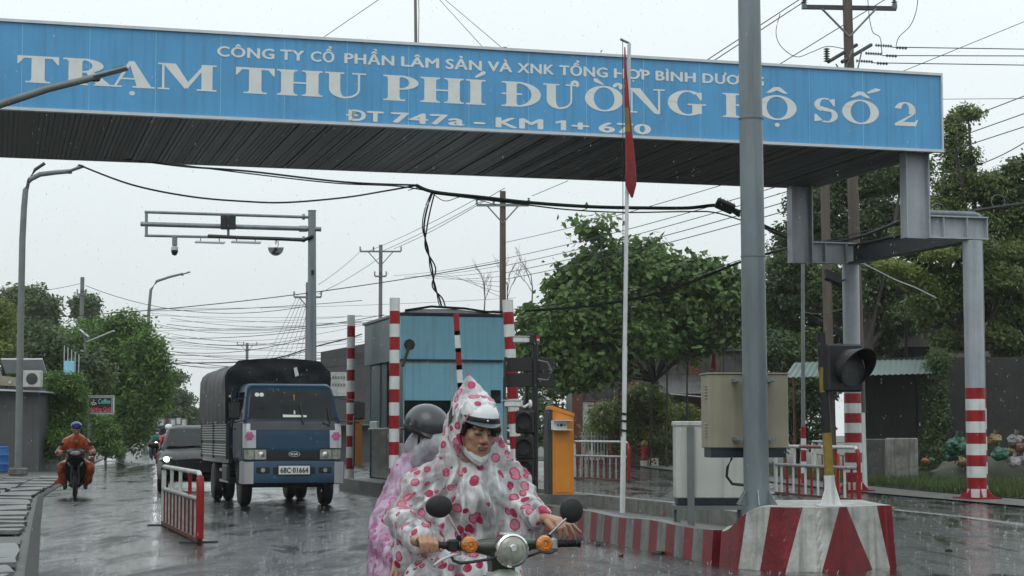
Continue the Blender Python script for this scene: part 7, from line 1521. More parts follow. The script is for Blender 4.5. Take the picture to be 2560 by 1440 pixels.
# ================================================================ THE SCOOTER AND ITS TWO RIDERS
def raincoat_mat(name, base, dot, rim, alpha, scale, randr=True, thr=.40, floral=False):
    m = bpy.data.materials.new(name); m.use_nodes = True
    t = m.node_tree; p = t.nodes['Principled BSDF']; o = t.nodes['Material Output']; L = t.links.new
    co = _n(t, 'ShaderNodeTexCoord')
    wz = _n(t, 'ShaderNodeTexNoise'); wz.inputs['Scale'].default_value = 9; wz.inputs['Detail'].default_value = 2; L(co.outputs['Object'], wz.inputs['Vector'])
    sb = _n(t, 'ShaderNodeVectorMath', operation='SUBTRACT'); sb.inputs[1].default_value = (.5, .5, .5); L(wz.outputs['Color'], sb.inputs[0])
    sc = _n(t, 'ShaderNodeVectorMath', operation='SCALE'); sc.inputs['Scale'].default_value = .010 if not floral else .05; L(sb.outputs[0], sc.inputs[0])
    ad = _n(t, 'ShaderNodeVectorMath', operation='ADD'); L(co.outputs['Object'], ad.inputs[0]); L(sc.outputs[0], ad.inputs[1])
    vo = _n(t, 'ShaderNodeTexVoronoi'); vo.inputs['Scale'].default_value = scale; vo.inputs['Randomness'].default_value = .85; L(ad.outputs[0], vo.inputs['Vector'])
    sp_ = _n(t, 'ShaderNodeSeparateColor'); L(vo.outputs['Color'], sp_.inputs[0])
    tr_ = _n(t, 'ShaderNodeMapRange'); tr_.inputs['To Min'].default_value = thr*.62; tr_.inputs['To Max'].default_value = thr*1.12; L(sp_.outputs[0], tr_.inputs['Value'])
    dv = _n(t, 'ShaderNodeMath', operation='DIVIDE'); L(vo.outputs['Distance'], dv.inputs[0]); L(tr_.outputs[0], dv.inputs[1])
    st = _n(t, 'ShaderNodeMapRange'); st.inputs['From Min'].default_value = 1.02; st.inputs['From Max'].default_value = .97; L(dv.outputs[0], st.inputs['Value'])
    rm = _n(t, 'ShaderNodeMapRange'); rm.inputs['From Min'].default_value = .72; rm.inputs['From Max'].default_value = .86; L(dv.outputs[0], rm.inputs['Value'])
    nz = _n(t, 'ShaderNodeTexNoise'); nz.inputs['Scale'].default_value = 22; nz.inputs['Detail'].default_value = 5; L(co.outputs['Object'], nz.inputs['Vector'])
    dc = _n(t, 'ShaderNodeMix', data_type='RGBA'); dc.inputs['A'].default_value = (*dot, 1); dc.inputs['B'].default_value = (*rim, 1)
    ma = _n(t, 'ShaderNodeMath', operation='MAXIMUM'); 
    gt = _n(t, 'ShaderNodeMath', operation='GREATER_THAN'); gt.inputs[1].default_value = .66; L(sp_.outputs[1], gt.inputs[0]); L(gt.outputs[0], ma.inputs[0]); L(rm.outputs[0], ma.inputs[1]); L(ma.outputs[0], dc.inputs[0])
    # streaky milky plastic
    mp = _n(t, 'ShaderNodeMapping'); mp.inputs['Scale'].default_value = (14, 14, 4); mp.inputs['Rotation'].default_value = (0, R(12), 0); L(co.outputs['Object'], mp.inputs[0])
    n2 = _n(t, 'ShaderNodeTexNoise'); n2.inputs['Scale'].default_value = 1; n2.inputs['Detail'].default_value = 5; n2.inputs['Distortion'].default_value = .8; L(mp.outputs[0], n2.inputs['Vector'])
    bc = _n(t, 'ShaderNodeMix', data_type='RGBA'); bc.inputs['A'].default_value = (*[x*.72 for x in base], 1); bc.inputs['B'].default_value = (*base, 1)
    r2 = _n(t, 'ShaderNodeMapRange'); r2.inputs['From Min'].default_value = .35; r2.inputs['From Max'].default_value = .6; L(n2.outputs[0], r2.inputs['Value']); L(r2.outputs[0], bc.inputs[0])
    fc = _n(t, 'ShaderNodeMix', data_type='RGBA'); L(st.outputs[0], fc.inputs[0]); L(bc.outputs['Result'], fc.inputs['A']); L(dc.outputs['Result'], fc.inputs['B'])
    L(fc.outputs['Result'], p.inputs['Base Color'])
    al = _n(t, 'ShaderNodeMapRange'); al.inputs['From Min'].default_value = .35; al.inputs['From Max'].default_value = .62; al.inputs['To Min'].default_value = alpha; al.inputs['To Max'].default_value = 1.0; L(n2.outputs[0], al.inputs['Value'])
    mxa = _n(t, 'ShaderNodeMath', operation='MAXIMUM'); L(al.outputs[0], mxa.inputs[0]); s9 = _n(t, 'ShaderNodeMath', operation='MULTIPLY'); s9.inputs[1].default_value = .9; L(st.outputs[0], s9.inputs[0]); L(s9.outputs[0], mxa.inputs[1]); L(mxa.outputs[0], p.inputs['Alpha'])
    p.inputs['Roughness'].default_value = .20
    m3 = _n(t, 'ShaderNodeMapping'); m3.inputs['Scale'].default_value = (30, 30, 10); m3.inputs['Rotation'].default_value = (R(10), R(24), 0); L(co.outputs['Object'], m3.inputs[0])
    n3 = _n(t, 'ShaderNodeTexNoise'); n3.inputs['Scale'].default_value = 1; n3.inputs['Detail'].default_value = 6; n3.inputs['Distortion'].default_value = 1.2; L(m3.outputs[0], n3.inputs['Vector'])
    bp = _n(t, 'ShaderNodeBump'); bp.inputs['Strength'].default_value = .75; bp.inputs['Distance'].default_value = .012; L(n3.outputs[0], bp.inputs['Height']); L(bp.outputs[0], p.inputs['Normal'])
    tl = _n(t, 'ShaderNodeBsdfTranslucent'); L(fc.outputs['Result'], tl.inputs[0]); ms = _n(t, 'ShaderNodeMixShader'); ms.inputs[0].default_value = .25
    L(p.outputs[0], ms.inputs[1]); L(tl.outputs[0], ms.inputs[2]); L(ms.outputs[0], o.inputs[0]); return m
M['coat'] = raincoat_mat('polka_dot_raincoat', (.88, .88, .89), (.72, .24, .34), (.52, .035, .12), .36, 15.0, thr=.44)
M['coatpink'] = raincoat_mat('pink_floral_raincoat', (.68, .48, .64), (.62, .28, .48), (.54, .14, .36), .55, 22, thr=.46, floral=True)
M['hoodclear'] = mat('clear_grey_hood', (.42, .42, .46), .25, 0, .4, 14, alpha=.75, bump=.6, bscale=20)

bar = W(1258, 1362, 8.5)
BO = Vector((bar.x, bar.y, 0)); Bm = Matrix.Translation(BO) @ Matrix.Rotation(TH, 4, 'Z'); Bi = Bm.inverted()
sc_ = thing('motor_scooter', 'old olive and cream motor scooter with round headlight ridden towards the camera', 'motorcycle', BO, TH)
def BL(px, py, Y): return Bi @ W(px, py, Y)
hz0 = bar.z
# headlight
hc = BL(1278, 1376, 8.37)
mb = MB(); mb.lathe([(.074, -.005), (.072, .03), (.06, .10), (.035, .16)], hc, (0, 1, 0), 28); mb.build('headlight_bucket', M['olive'], sc_, True)
mb = MB(); mb.lathe([(.064, -.022), (.068, -.030), (.076, -.024), (.078, -.008), (.074, .004)], hc, (0, 1, 0), 32, cap=False); mb.build('headlight_rim', M['chrome'], sc_, True)
mb = MB(); mb.lathe([(.067, -.022), (.06, -.031), (.04, -.038), (.02, -.041), (.001, -.042)], hc, (0, 1, 0), 28); hl = mb.build('headlight_lens', M['lens'], sc_, True)
mb = MB(); mb.lathe([(.018, -.040), (.014, -.046)], hc + Vector((.0, 0, .012)), (0, 1, 0), 14); mb.build('bulb_shield', M['chrome'], hl, True)
mb = MB(); mb.box(hc + Vector((0, .04, .077)), (.10, .05, .012)); mb.build('headlight_top_trim', M['chrome'], sc_)
# handlebar cover and grips
mb = MB(); mb.tube([(-.24, .02, hz0 + .0), (-.14, .02, hz0 - .005), (-.05, .0, hz0 - .01), (.05, .0, hz0 - .01), (.14, .02, hz0 - .0), (.25, .02, hz0 + .002)], [.020, .027, .045, .045, .027, .020], 14); mb.build('handlebar_cover', M['olive'], sc_, True)
for s_ in (-1, 1):
    mb = MB(); mb.cyl((s_*.24, .02, hz0), (s_*.375, .03, hz0 + .0), .017, n=14); mb.lathe([(.021, 0), (.021, .008), (.012, .010)], (s_*.37, .03, hz0), (s_, 0, 0), 14)
    for k in range(7): mb.cyl((s_*(.26 + k*.015), .022, hz0), (s_*(.263 + k*.015), .022, hz0), .0185, n=12)
    mb.build('grip', M['blackmatte'], sc_, True)
    mb = MB(); mb.rbox((s_*.235, .015, hz0), (.05, .05, .055), .008); mb.build('switch_housing', M['silver'] if s_ > 0 else M['black'], sc_, True)
for px, py in ((1174, 1362), (1361, 1360)):
    c = BL(px, py, 8.44); mb = MB(); mb.lathe([(.0395, .0), (.040, .018), (.032, .05)], c, (0, 1, 0), 22); sg = mb.build('indicator_housing', M['blackmatte'], sc_, True)
    mb = MB(); mb.lathe([(.040, .0), (.037, -.016), (.028, -.024), (.014, -.026), (.013, -.020), (.006, -.024), (.001, -.025)], c, (0, 1, 0), 24); mb.build('amber_lens', M['amber'], sg, True)
    for r_ in (.018, .028): mb = MB(); mb.lathe([(r_, -.0245 if r_ < .02 else -.0215), (r_ + .003, -.0285 if r_ < .02 else -.025), (r_ + .005, -.022)], c, (0, 1, 0), 24, cap=False); mb.build('lens_ring', M['amber'], sg, True)
for (cx_, cy_, rx, rz_, bx_, by_) in ((1097, 1266, .062, .052, 1148, 1338), (1428, 1276, .053, .058, 1374, 1336)):
    c = BL(cx_, cy_, 8.50); b_ = BL(bx_, by_, 8.47); mb = MB(); rings = []
    for q, dy_ in ((.80, .012), (1, .006), (1.0, -.012), (.94, -.022), (.7, -.030), (.3, -.034)): rings.append([c + Vector((math.cos(a)*rx*q, dy_, math.sin(a)*rz_*q)) for a in [6.283*k/28 for k in range(28)]])
    mb.loft(rings); mi = mb.build('mirror', M['blackmatte'], sc_, True)
    e_ = BL(cx_ + (22 if cx_ < 1200 else -12), cy_ + 20, 8.45); mb = MB(); mb.tube([b_, e_.lerp(b_, .12), e_ ], .0052, 8); mb.build('mirror_stem', M['chrome'], mi, True)
    mb = MB(); mb.tube([b_ + Vector((0, .02, -.05)), b_ + Vector((0, .01, -.02)), b_], [.012, .013, .009], 10); mb.build('mirror_joint', M['blackmatte'], mi, True)
mb = MB(); mb.tube([BL(1152, 1384, 8.46), BL(1128, 1388, 8.42), BL(1102, 1400, 8.40), BL(1086, 1413, 8.40), BL(1084, 1421, 8.40)], [.008, .008, .007, .007, .010], 8); mb.build('brake_lever', M['alu'], sc_, True)
mb = MB(); mb.tube([BL(1392, 1375, 8.46), BL(1376, 1383, 8.42), BL(1350, 1380, 8.42), BL(1318, 1392, 8.44)], .006, 8); mb.build('clutch_cable', M['cable'], sc_, True)
mb = MB(); mb.tube([BL(1128, 1390, 8.47), BL(1134, 1402, 8.42), BL(1152, 1408, 8.38), BL(1180, 1405, 8.37), BL(1238, 1396, 8.40)], .007, 8); mb.build('brake_cable', M['cable'], sc_, True)
# steering neck, leg shield, fender, forks, wheels, body
mb = MB(); mb.loft([[Vector((x*w_, y + yo, z)) for x, y in ((-1, -.02), (-.6, -.045), (.6, -.045), (1, -.02), (1, .06), (-1, .06))] for z, w_, yo in ((.76, .052, .02), (.80, .056, .01), (.86, .066, -.0), (.90, .05, .01))]); mb.build('steering_neck', M['olive'], sc_, True)
mb = MB(); mb.loft([rrect(w_, y0, y1, .03, z) for w_, y0, y1, z in ((.06, -.22, .06, .42), (.072, -.20, .08, .58), (.078, -.14, .09, .70), (.066, -.09, .08, .765), (.03, -.05, .06, .785))]); mb.build('front_fairing', M['cream'], sc_, True)
mb = MB(); rows = []
for z, w_, y_ in ((.22, .22, .20), (.35, .27, .16), (.52, .29, .10), (.66, .24, .06), (.74, .12, .04)): rows.append([Vector((w_*x/5, y_ + .10*abs(x/5)**2, z)) for x in range(-5, 6)])
mb.loft(rows, cap=False, closed=False); mb.build('leg_shield', M['cream'], sc_, True)
for s_ in (-1, 1): mb = MB(); mb.tube([(s_*.07, -.20, .28), (s_*.07, -.10, .62)], .022, 10); mb.build('fork', M['olive'], sc_, True)
def bigwheel(y):
    c = Vector((0, y, .28)); mb = MB(); rings = []
    for i in range(33):
        a = 6.283*i/32; rings.append([c + Vector((math.sin(q)*.032, math.cos(a)*(.245 + math.cos(q)*.032), math.sin(a)*(.245 + math.cos(q)*.032))) for q in [6.283*k/8 for k in range(8)]])
    mb.loft(rings, cap=False); w_ = mb.build('wheel', M['rubber'], sc_, True); mb = MB(); mb.lathe([(.04, -.03), (.05, 0), (.04, .03)], c, (1, 0, 0), 14); mb.build('hub', M['chrome'], w_, True)
    for k in range(14): a = 6.283*k/14; mb = MB(); mb.cyl(c, c + Vector((.0, math.cos(a)*.21, math.sin(a)*.21)), .003, n=4); mb.build('spoke', M['chrome'], w_)
bigwheel(-.20); bigwheel(.98)
mb = MB(); mb.loft([rrect(.045, -.48, .08, .02, z) for z in (.50, .545, .56)]); mb.build('front_fender', M['cream'], sc_, True)
mb = MB(); mb.loft([rrect(w_, y0, y1, .04, z) for w_, y0, y1, z in ((.07, .15, .85, .30), (.10, .22, 1.1, .45), (.13, .45, 1.25, .60), (.12, .5, 1.28, .70))]); mb.build('body_panel', M['olive'], sc_, True)
mb = MB(); mb.rbox((0, .82, .74), (.26, .78, .09), .03); mb.build('seat', M['blackmatte'], sc_, True)
mb = MB(); mb.rbox((0, .42, .28), (.26, .32, .2), .05); mb.tube([(.12, .4, .22), (.16, 1.2, .28)], .035, 8); mb.build('engine', M['darksteel'], sc_, True)

# --- rider
rb = Vector((W(1195, 1300, 9.0).x, 9.0, 0))
rd = thing('person', 'man in pink dotted raincoat and white helmet steering the scooter, mask under his chin', 'person', rb)
def P_(px, py, Y): return W(px, py, Y) - rb
HC = P_(1192, 1076, 8.93); HM = Matrix.Translation(HC) @ Matrix.Rotation(R(24), 4, 'Z') @ Matrix.Rotation(R(11), 4, 'X') @ Matrix.Rotation(R(4), 4, 'Y') @ Matrix.Scale(1.05, 4); HI = HM.inverted()
mb = MB(); mb.T = HM
mb.ell((0, .012, .035), (.078, .096, .098)); mb.ell((0, -.022, -.025), (.071, .076, .098)); mb.ell((0, -.040, -.080), (.055, .054, .046)); mb.ell((0, -.072, -.108), (.024, .022, .018))
for s_ in (-1, 1):
    mb.ell((s_*.036, -.058, -.018), (.030, .028, .030)); mb.ell((s_*.079, .012, -.012), (.011, .020, .032)); mb.cap_((s_*.010, -.094, .030), (s_*.048, -.082, .028), .011, .010, 8); mb.ell((s_*.036, -.042, -.070), (.028, .036, .034)); mb.ell((s_*.013, -.104, -.036), (.011, .012, .009), 10, 7); mb.ell((s_*.031, -.083, .004), (.019, .012, .012), 10, 7)
mb.cap_((0, -.092, .020), (0, -.112, -.028), .009, .0135, 10); mb.ell((0, -.094, -.062), (.026, .014, .013)); mb.cap_((0, .01, -.07), (0, .06, -.19), .060, .066)
face = blob(mb, .0042, 'head', M['skin'], rd, 7)
def hpart(nm, fn, m, parent=rd, smooth=True): mb = MB(); mb.T = HM; fn(mb); return mb.build(nm, m, parent, smooth)
for s_ in (-1, 1):
    hpart('eyebrow', lambda b: b.cap_((s_*.014, -.1045, .031), (s_*.050, -.0905, .034), .0042, .003, 8), M['hair'], face)
    hpart('eyelashes', lambda b: b.tube([(s_*.016, -.0965, .000), (s_*.030, -.0975, -.0045), (s_*.046, -.0885, -.001)], [.002, .0032, .002], 6), M['hair'], face)
    hpart('nostril', lambda b: b.ell((s_*.008, -.1145, -.043), (.004, .003, .002), 8, 5), M['hair'], face)
hpart('lips', lambda b: (b.cap_((-.019, -.1015, -.0600), (.019, -.1015, -.0600), .0055, .0055, 8), b.cap_((-.015, -.1035, -.0685), (.015, -.1035, -.0685), .0060, .0060, 8)), M['lip'], face)
hpart('mouth_line', lambda b: b.tube([(-.024, -.1005, -.0645), (0, -.1095, -.0640), (.024, -.1005, -.0645)], .0018, 6), M['hair'], face)
def hairf(b):
    b.ell((0, .012, .045), (.084, .100, .088), 20, 10)
    rs_ = random.Random(2)
    for k in range(26):
        x = -.078 + .156*k/25; y0 = -.082*math.sqrt(max(0, 1 - (x/.088)**2)) - .006; ln = .030 + .016*rs_.random() + (.024 if x > .02 else 0)
        b.tube([(x*.9, y0 + .02, .085), (x, y0 - .010, .055), (x + .006 + rs_.uniform(-.004, .012), y0 - .012, .058 - ln)], [.010, .009, .0022], 6)
    for s2 in (-1, 1): b.ell((s2*.076, -.022, .02), (.012, .028, .045), 10, 7)
hpart('hair', hairf, M['hair'])
def maskf(b):
    T_ = [(-.080, .012, -.058), (-.066, -.042, -.074), (-.034, -.086, -.096), (0, -.108, -.108), (.034, -.086, -.096), (.064, -.042, -.076), (.078, .012, -.060)]
    B_ = [(-.074, .012, -.082), (-.058, -.036, -.110), (-.030, -.074, -.136), (0, -.090, -.150), (.030, -.074, -.136), (.056, -.036, -.112), (.072, .012, -.086)]
    Mi = [tuple((Vector(a) + Vector(c))/2 + Vector((0, -.007, 0))) for a, c in zip(T_, B_)]
    inn = [[Vector(p) + Vector((0, .010, 0)) for p in r_] for r_ in (T_, B_)]
    b.loft([inn[0], [Vector(p) for p in T_], [Vector(p) for p in Mi], [Vector(p) for p in B_], inn[1]], cap=False, closed=False)
hpart('face_mask', maskf, M['mask'], smooth=False)
def dome(b, r, z0, z1=90, c=(0, .018, .052), n=28):
    rings = []
    for k in range(9):
        a = R(z0 + (z1 - z0)*k/8 - (1 if k == 8 and z1 == 90 else 0)); rings.append([Vector((c[0] + math.cos(a)*math.cos(t)*r[0], c[1] + math.cos(a)*math.sin(t)*r[1], c[2] + math.sin(a)*r[2])) for t in [6.283*j/n for j in range(n)]])
    b.loft(rings)
hm_ = hpart('helmet', lambda b: dome(b, (.099, .122, .086), 6, c=(0, .018, .064)), M['helmetw'])
hpart('helmet_band', lambda b: b.loft([[Vector((math.cos(t)*r*.1015, .018 + math.sin(t)*r*.1245, z)) for t in [6.283*j/32 for j in range(32)]] for z, r in ((.050, 1.0), (.054, 1.012), (.072, 1.008), (.075, .99))]), M['black'], hm_)
def brim(b):
    A, B, C = [], [], []
    for k in range(15):
        t = R(-160 + 140*k/14); e_ = math.sin(math.pi*k/14); A.append(Vector((math.cos(t)*.103, .018 + math.sin(t)*.123, .053))); B.append(Vector((math.cos(t)*(.103 + .010*e_), .018 + math.sin(t)*(.123 + .036*e_), .053 - .014*e_))); C.append(B[-1] + Vector((0, .003, -.004)))
    D = [p + Vector((0, .002, -.006)) for p in A]; b.loft([A, B, C, D], cap=False, closed=False)
hpart('helmet_brim', brim, M['visor'], hm_)
hpart('helmet_rivet', lambda b: b.ell((0, -.108, .063), (.006, .004, .006), 8, 5), M['chrome'], hm_)
hpart('chin_strap', lambda b: (b.tube([(-.088, .0, .04), (-.083, -.008, -.03), (-.055, -.03, -.11)], .004, 6), b.tube([(.088, .0, .04), (.083, -.008, -.03), (.055, -.03, -.11)], .004, 6)), M['black'], hm_)
# torso in dark clothes under the coat
mb = MB()
mb.cap_(P_(1195, 1340, 9.20), P_(1192, 1215, 9.10), .145, .14); mb.cap_(P_(1110, 1200, 9.1), P_(1275, 1205, 9.1), .065, .065); mb.cap_(P_(1195, 1400, 9.3), P_(1195, 1340, 9.25), .15, .15)
for (sh, el, wr) in (((1100, 1205, 9.1), (1012, 1305, 9.02), (1046, 1348, 8.74)), ((1285, 1210, 9.1), (1326, 1288, 9.02), (1366, 1297, 8.72))): mb.cap_(P_(*sh), P_(*el), .055, .045); mb.cap_(P_(*el), P_(*wr), .043, .032)
for s_, kx, kp in ((-1, 1085, 1470), (1, 1290, 1480)):
    k = P_(kx, kp, 8.85); a_ = P_(1195 + s_*45, 1415, 9.3); f_ = Vector((k.x + s_*.02, .12, .30)); mb.cap_(a_, k, .085, .065); mb.cap_(k, f_, .06, .045); mb.cap_(f_ + Vector((0, .02, -.02)), f_ + Vector((s_*.02, -.16, -.05)), .045, .035)
blob(mb, .014, 'body', M['shirt'], rd, 4)
# raincoat
mb = MB(); mb.T = None
def hl_(p): return HM @ Vector(p)
mb.T = HM; mb.ell((0, .03, .01), (.131, .146, .162)); mb.T = None
mb.cap_(P_(1196, 1040, 8.98), P_(1174, 945, 9.02), .118, .016, 16); mb.cap_(P_(1168, 1040, 9.05), P_(1170, 930, 9.03), .105, .010, 12); mb.cap_(P_(1158, 1065, 9.05), P_(1150, 1130, 9.07), .10, .11)
mb.cap_(P_(1165, 1080, 9.04), P_(1162, 1150, 9.06), .105, .12); mb.cap_(P_(1215, 1100, 9.02), P_(1222, 1150, 9.05), .085, .11)
mb.cap_(P_(1190, 1170, 9.06), P_(1188, 1225, 9.03), .145, .17); mb.cap_(P_(1150, 1165, 9.07), P_(1050, 1222, 9.06), .085, .105); mb.cap_(P_(1235, 1165, 9.07), P_(1300, 1222, 9.06), .075, .09)
mb.cap_(P_(1105, 1205, 9.08), P_(1270, 1210, 9.08), .100, .098)
mb.cap_(P_(1190, 1240, 9.04), P_(1190, 1330, 9.14), .185, .215); mb.cap_(P_(1180, 1330, 9.14), P_(1175, 1420, 9.18), .215, .23)
for (sh, el, wr, r0, r1, r2) in (((1092, 1208, 9.08), (1008, 1300, 8.98), (1046, 1350, 8.62), .100, .105, .052), ((1285, 1214, 9.08), (1318, 1280, 8.98), (1352, 1290, 8.74), .092, .088, .048)): mb.cap_(P_(*sh), P_(*el), r0, r1); mb.cap_(P_(*el), P_(*wr), r1, r2)
mb.cap_(P_(1015, 1305, 9.0), P_(1025, 1385, 8.98), .10, .09); mb.cap_(P_(1030, 1320, 8.95), P_(1085, 1370, 8.9), .09, .08); mb.cap_(P_(1290, 1270, 9.02), P_(1300, 1335, 8.98), .10, .075); mb.cap_(P_(1060, 1290, 9.05), P_(1110, 1350, 9.05), .12, .12)
mb.cap_(P_(1150, 1400, 9.05), P_(1075, 1470, 8.84), .14, .125); mb.cap_(P_(1230, 1410, 9.05), P_(1272, 1480, 8.84), .14, .11)
mb.cap_(P_(1075, 1470, 8.84), P_(1065, 1600, 8.9), .125, .13); mb.cap_(P_(1272, 1480, 8.84), P_(1275, 1600, 8.9), .11, .12); mb.cap_(P_(1130, 1440, 8.9), P_(1220, 1440, 8.9), .13, .12)
nk = P_(1195, 1150, 9.0)
def fold(c):
    w = c.z - HC.z; v = c - nk; r_ = math.sqrt(v.x*v.x + v.z*v.z) + .02; a = math.atan2(v.x, -v.z)
    k = min(1, max(0, (r_ - .06)/.2)) if w < -.12 else .25
    rd1 = .5 - abs(noise.noise(Vector((a*4.2, r_*2.2, c.y*2 + 3)))) * 2; rd2 = .5 - abs(noise.noise(Vector((a*9 + 5, r_*5.0, c.y*4)))) * 2
    d = (rd1*.020 + rd2*.012 + noise.noise(Vector((a*3.5, r_*2.0, c.y*2)))*.030) * k
    d += noise.noise(c*8)*.008 - abs(noise.noise(Vector((c.x*17 + c.z*6, c.y*14, c.z*9))))*.011 - abs(noise.noise(Vector((c.x*34, c.y*30, c.z*16 + c.x*12))))*.005
    wr = (c - P_(1350, 1292, 8.74)).length; 
    for q in (P_(1350, 1292, 8.74), P_(1048, 1349, 8.62)):
        l_ = (c - q).length
        if l_ < .22: d += math.sin(l_*95 + noise.noise(c*9)*5)*.006*(1 - l_/.22)
    return d
def opening(c):
    q = HI @ c
    return q.y < .02 and (q.x/.096)**2 + ((q.z + .010)/.136)**2 < 1
coat = blob(mb, .0085, 'raincoat', M['coat'], rd, 3, fold, opening)
mb = MB(); mb.T = HM; mb.tube([(math.cos(a)*.096, .012 - .02*abs(math.sin(a)), -.010 + math.sin(a)*.136) for a in [6.283*k/40 for k in range(41)]], .0035, 6); mb.build('hood_hem', M['coat'], rd, True)
mb = MB(); mb.prism([(-.03, -.05), (.03, -.02), (.035, .05), (-.01, .02)], HC + Vector((-.128, -.02, .065)), (.35, -.8, 0), (0, 0, 1), (-.9, -.4, 0), .003)
mb.build('hood_clip', M['olive'], rd)
# hands
mb = MB()                           # his right hand, closed round the grip
bl_ = lambda x, y, z: (Bm @ Vector((x, y, z))) - rb
for k in range(4):
    x = -.388 + k*.0235; dz = (.0, .003, .001, -.004)[k]; L_ = (.0, .004, .003, -.003)[k]
    mb.cap_(bl_(x, .055, hz0 + .024 + dz), bl_(x, .016, hz0 + .036 + dz), .0125, .0115, 10); mb.cap_(bl_(x, .016, hz0 + .036 + dz), bl_(x, -.016, hz0 + .012 + dz), .0112, .0103, 10); mb.cap_(bl_(x, -.016, hz0 + .012 + dz), bl_(x + .002, -.014, hz0 - .022 - L_), .0102, .0088, 10)
mb.cap_(bl_(-.38, .07, hz0 + .016), bl_(-.32, .07, hz0 + .018), .024, .024); mb.cap_(bl_(-.37, .075, hz0 + .012), bl_(-.385, .12, hz0 + .018), .026, .026); mb.cap_(bl_(-.305, .06, hz0 + .0), bl_(-.288, .028, hz0 - .018), .0125, .0105, 10); mb.cap_(bl_(-.288, .028, hz0 - .018), bl_(-.295, .000, hz0 - .020), .0105, .009, 10)
blob(mb, .0038, 'hand', M['skin'], rd, 2)
mb = MB()                           # his left hand, hanging loose over the other grip
wrist = P_(1352, 1293, 8.74); kn = [P_(1392, 1305, 8.62), P_(1400, 1302, 8.63), P_(1409, 1301, 8.64), P_(1416, 1303, 8.66)]
for k_ in kn: mb.cap_(wrist, k_, .026, .0125, 12)
mb.cap_(wrist, P_(1340, 1290, 8.8), .028, .032, 12)
F = [[(1398, 1322, 8.585), (1402, 1338, 8.59), (1401, 1349, 8.60)], [(1411, 1319, 8.59), (1418, 1338, 8.59), (1418, 1351, 8.605)], [(1423, 1314, 8.605), (1433, 1334, 8.60), (1436, 1348, 8.61)], [(1429, 1310, 8.63), (1441, 1322, 8.63), (1451, 1331, 8.635)]]
for k_, f_ in zip(kn, F):
    q = [k_] + [P_(*a) for a in f_]; rr = (.0115, .0103, .0090, .0078)
    for i in range(3): mb.cap_(q[i], q[i+1], rr[i], rr[i+1], 10)
t0, t1, t2 = P_(1368, 1305, 8.66), P_(1384, 1322, 8.61), P_(1397, 1331, 8.62); mb.cap_(t0, t1, .016, .0125, 10); mb.cap_(t1, t2, .012, .0095, 10)
blob(mb, .0036, 'hand', M['skin'], rd, 2)
# --- passenger
pb_ = Vector((W(1020, 1300, 9.7).x, 9.7, 0))
ps = thing('person', 'passenger in pink floral raincoat and dark helmet sitting behind the rider', 'person', pb_)
def Q_(px, py, Y): return W(px, py, Y) - pb_
PC = Q_(1070, 1082, 9.66); PM = Matrix.Translation(PC) @ Matrix.Rotation(R(48), 4, 'Z') @ Matrix.Rotation(R(20), 4, 'X') @ Matrix.Scale(.89, 4)
mb = MB(); mb.T = PM; mb.ell((0, .01, .02), (.078, .095, .10)); mb.ell((0, -.02, -.04), (.068, .074, .085)); mb.cap_((0, .02, -.06), (0, .05, -.18), .058, .062); mb.cap_((0, -.09, .0), (0, -.108, -.03), .010, .013, 8); blob(mb, .006, 'head', M['skin'], ps, 3)
mb = MB(); mb.T = PM; dome(mb, (.128, .145, .125), -14, c=(0, .02, .04)); hp_ = mb.build('helmet', M['helmetk'], ps, True)
mb = MB(); mb.T = PM; mb.loft([[Vector((math.cos(t)*r*.13, .02 + math.sin(t)*r*.147, z)) for t in [6.283*j/28 for j in range(28)]] for z, r in ((-.002, .97), (.0, 1.0), (.020, 1.012), (.024, 1.0))]); mb.build('helmet_band', M['black'], hp_, True)
mb = MB(); mb.T = PM; brim2 = []; 
A, B = [], []
for k in range(13): t = R(-160 + 140*k/12); e_ = math.sin(math.pi*k/12); A.append(Vector((math.cos(t)*.128, .02 + math.sin(t)*.145, .025))); B.append(Vector((math.cos(t)*(.13 + .02*e_), .02 + math.sin(t)*(.147 + .05*e_), .015 - .01*e_)))
mb.loft([A, B, [p + Vector((0, .003, -.005)) for p in B], [p + Vector((0, .004, -.008)) for p in A]], cap=False, closed=False); mb.build('helmet_brim', M['black'], hp_, True)
mb = MB(); mb.T = PM; mb.tube([(.10, -.03, .0), (.085, -.03, -.07), (.04, -.05, -.13)], .007, 6); mb.tube([(-.10, -.03, .0), (-.085, -.03, -.07), (-.04, -.05, -.13)], .007, 6); mb.build('chin_strap', M['black'], hp_)
mb = MB(); mb.cap_(Q_(1090, 1118, 9.60), Q_(1068, 1150, 9.66), .085, .105); mb.cap_(Q_(1060, 1120, 9.70), Q_(1075, 1160, 9.72), .10, .11)
blob(mb, .011, 'clear_hood', M['hoodclear'], ps, 2, lambda c: noise.noise(Vector((c.x*22, c.y*22, c.z*7)))*.012 + noise.noise(c*26)*.004)
mb = MB(); mb.cap_(Q_(1060, 1190, 9.8), Q_(1040, 1330, 9.85), .13, .15); 
for s_ in (-1, 1): mb.cap_(Vector((s_*.10 + .16, .2, .80)), Vector((s_*.20 + .16, -.25, .72)), .085, .07); mb.cap_(Vector((s_*.20 + .16, -.25, .72)), Vector((s_*.18 + .14, -.1, .32)), .06, .045); mb.cap_(Vector((s_*.18 + .14, -.08, .30)), Vector((s_*.18 + .14, -.25, .27)), .04, .035)
blob(mb, .018, 'body', M['shirt'], ps, 3)
mb = MB()
mb.cap_(Q_(1040, 1165, 9.72), Q_(1090, 1190, 9.76), .095, .12); mb.cap_(Q_(1022, 1150, 9.66), Q_(1036, 1160, 9.66), .055, .06); mb.cap_(Q_(1050, 1190, 9.74), Q_(1040, 1300, 9.74), .15, .20); mb.cap_(Q_(1030, 1290, 9.7), Q_(1020, 1420, 9.62), .20, .20)
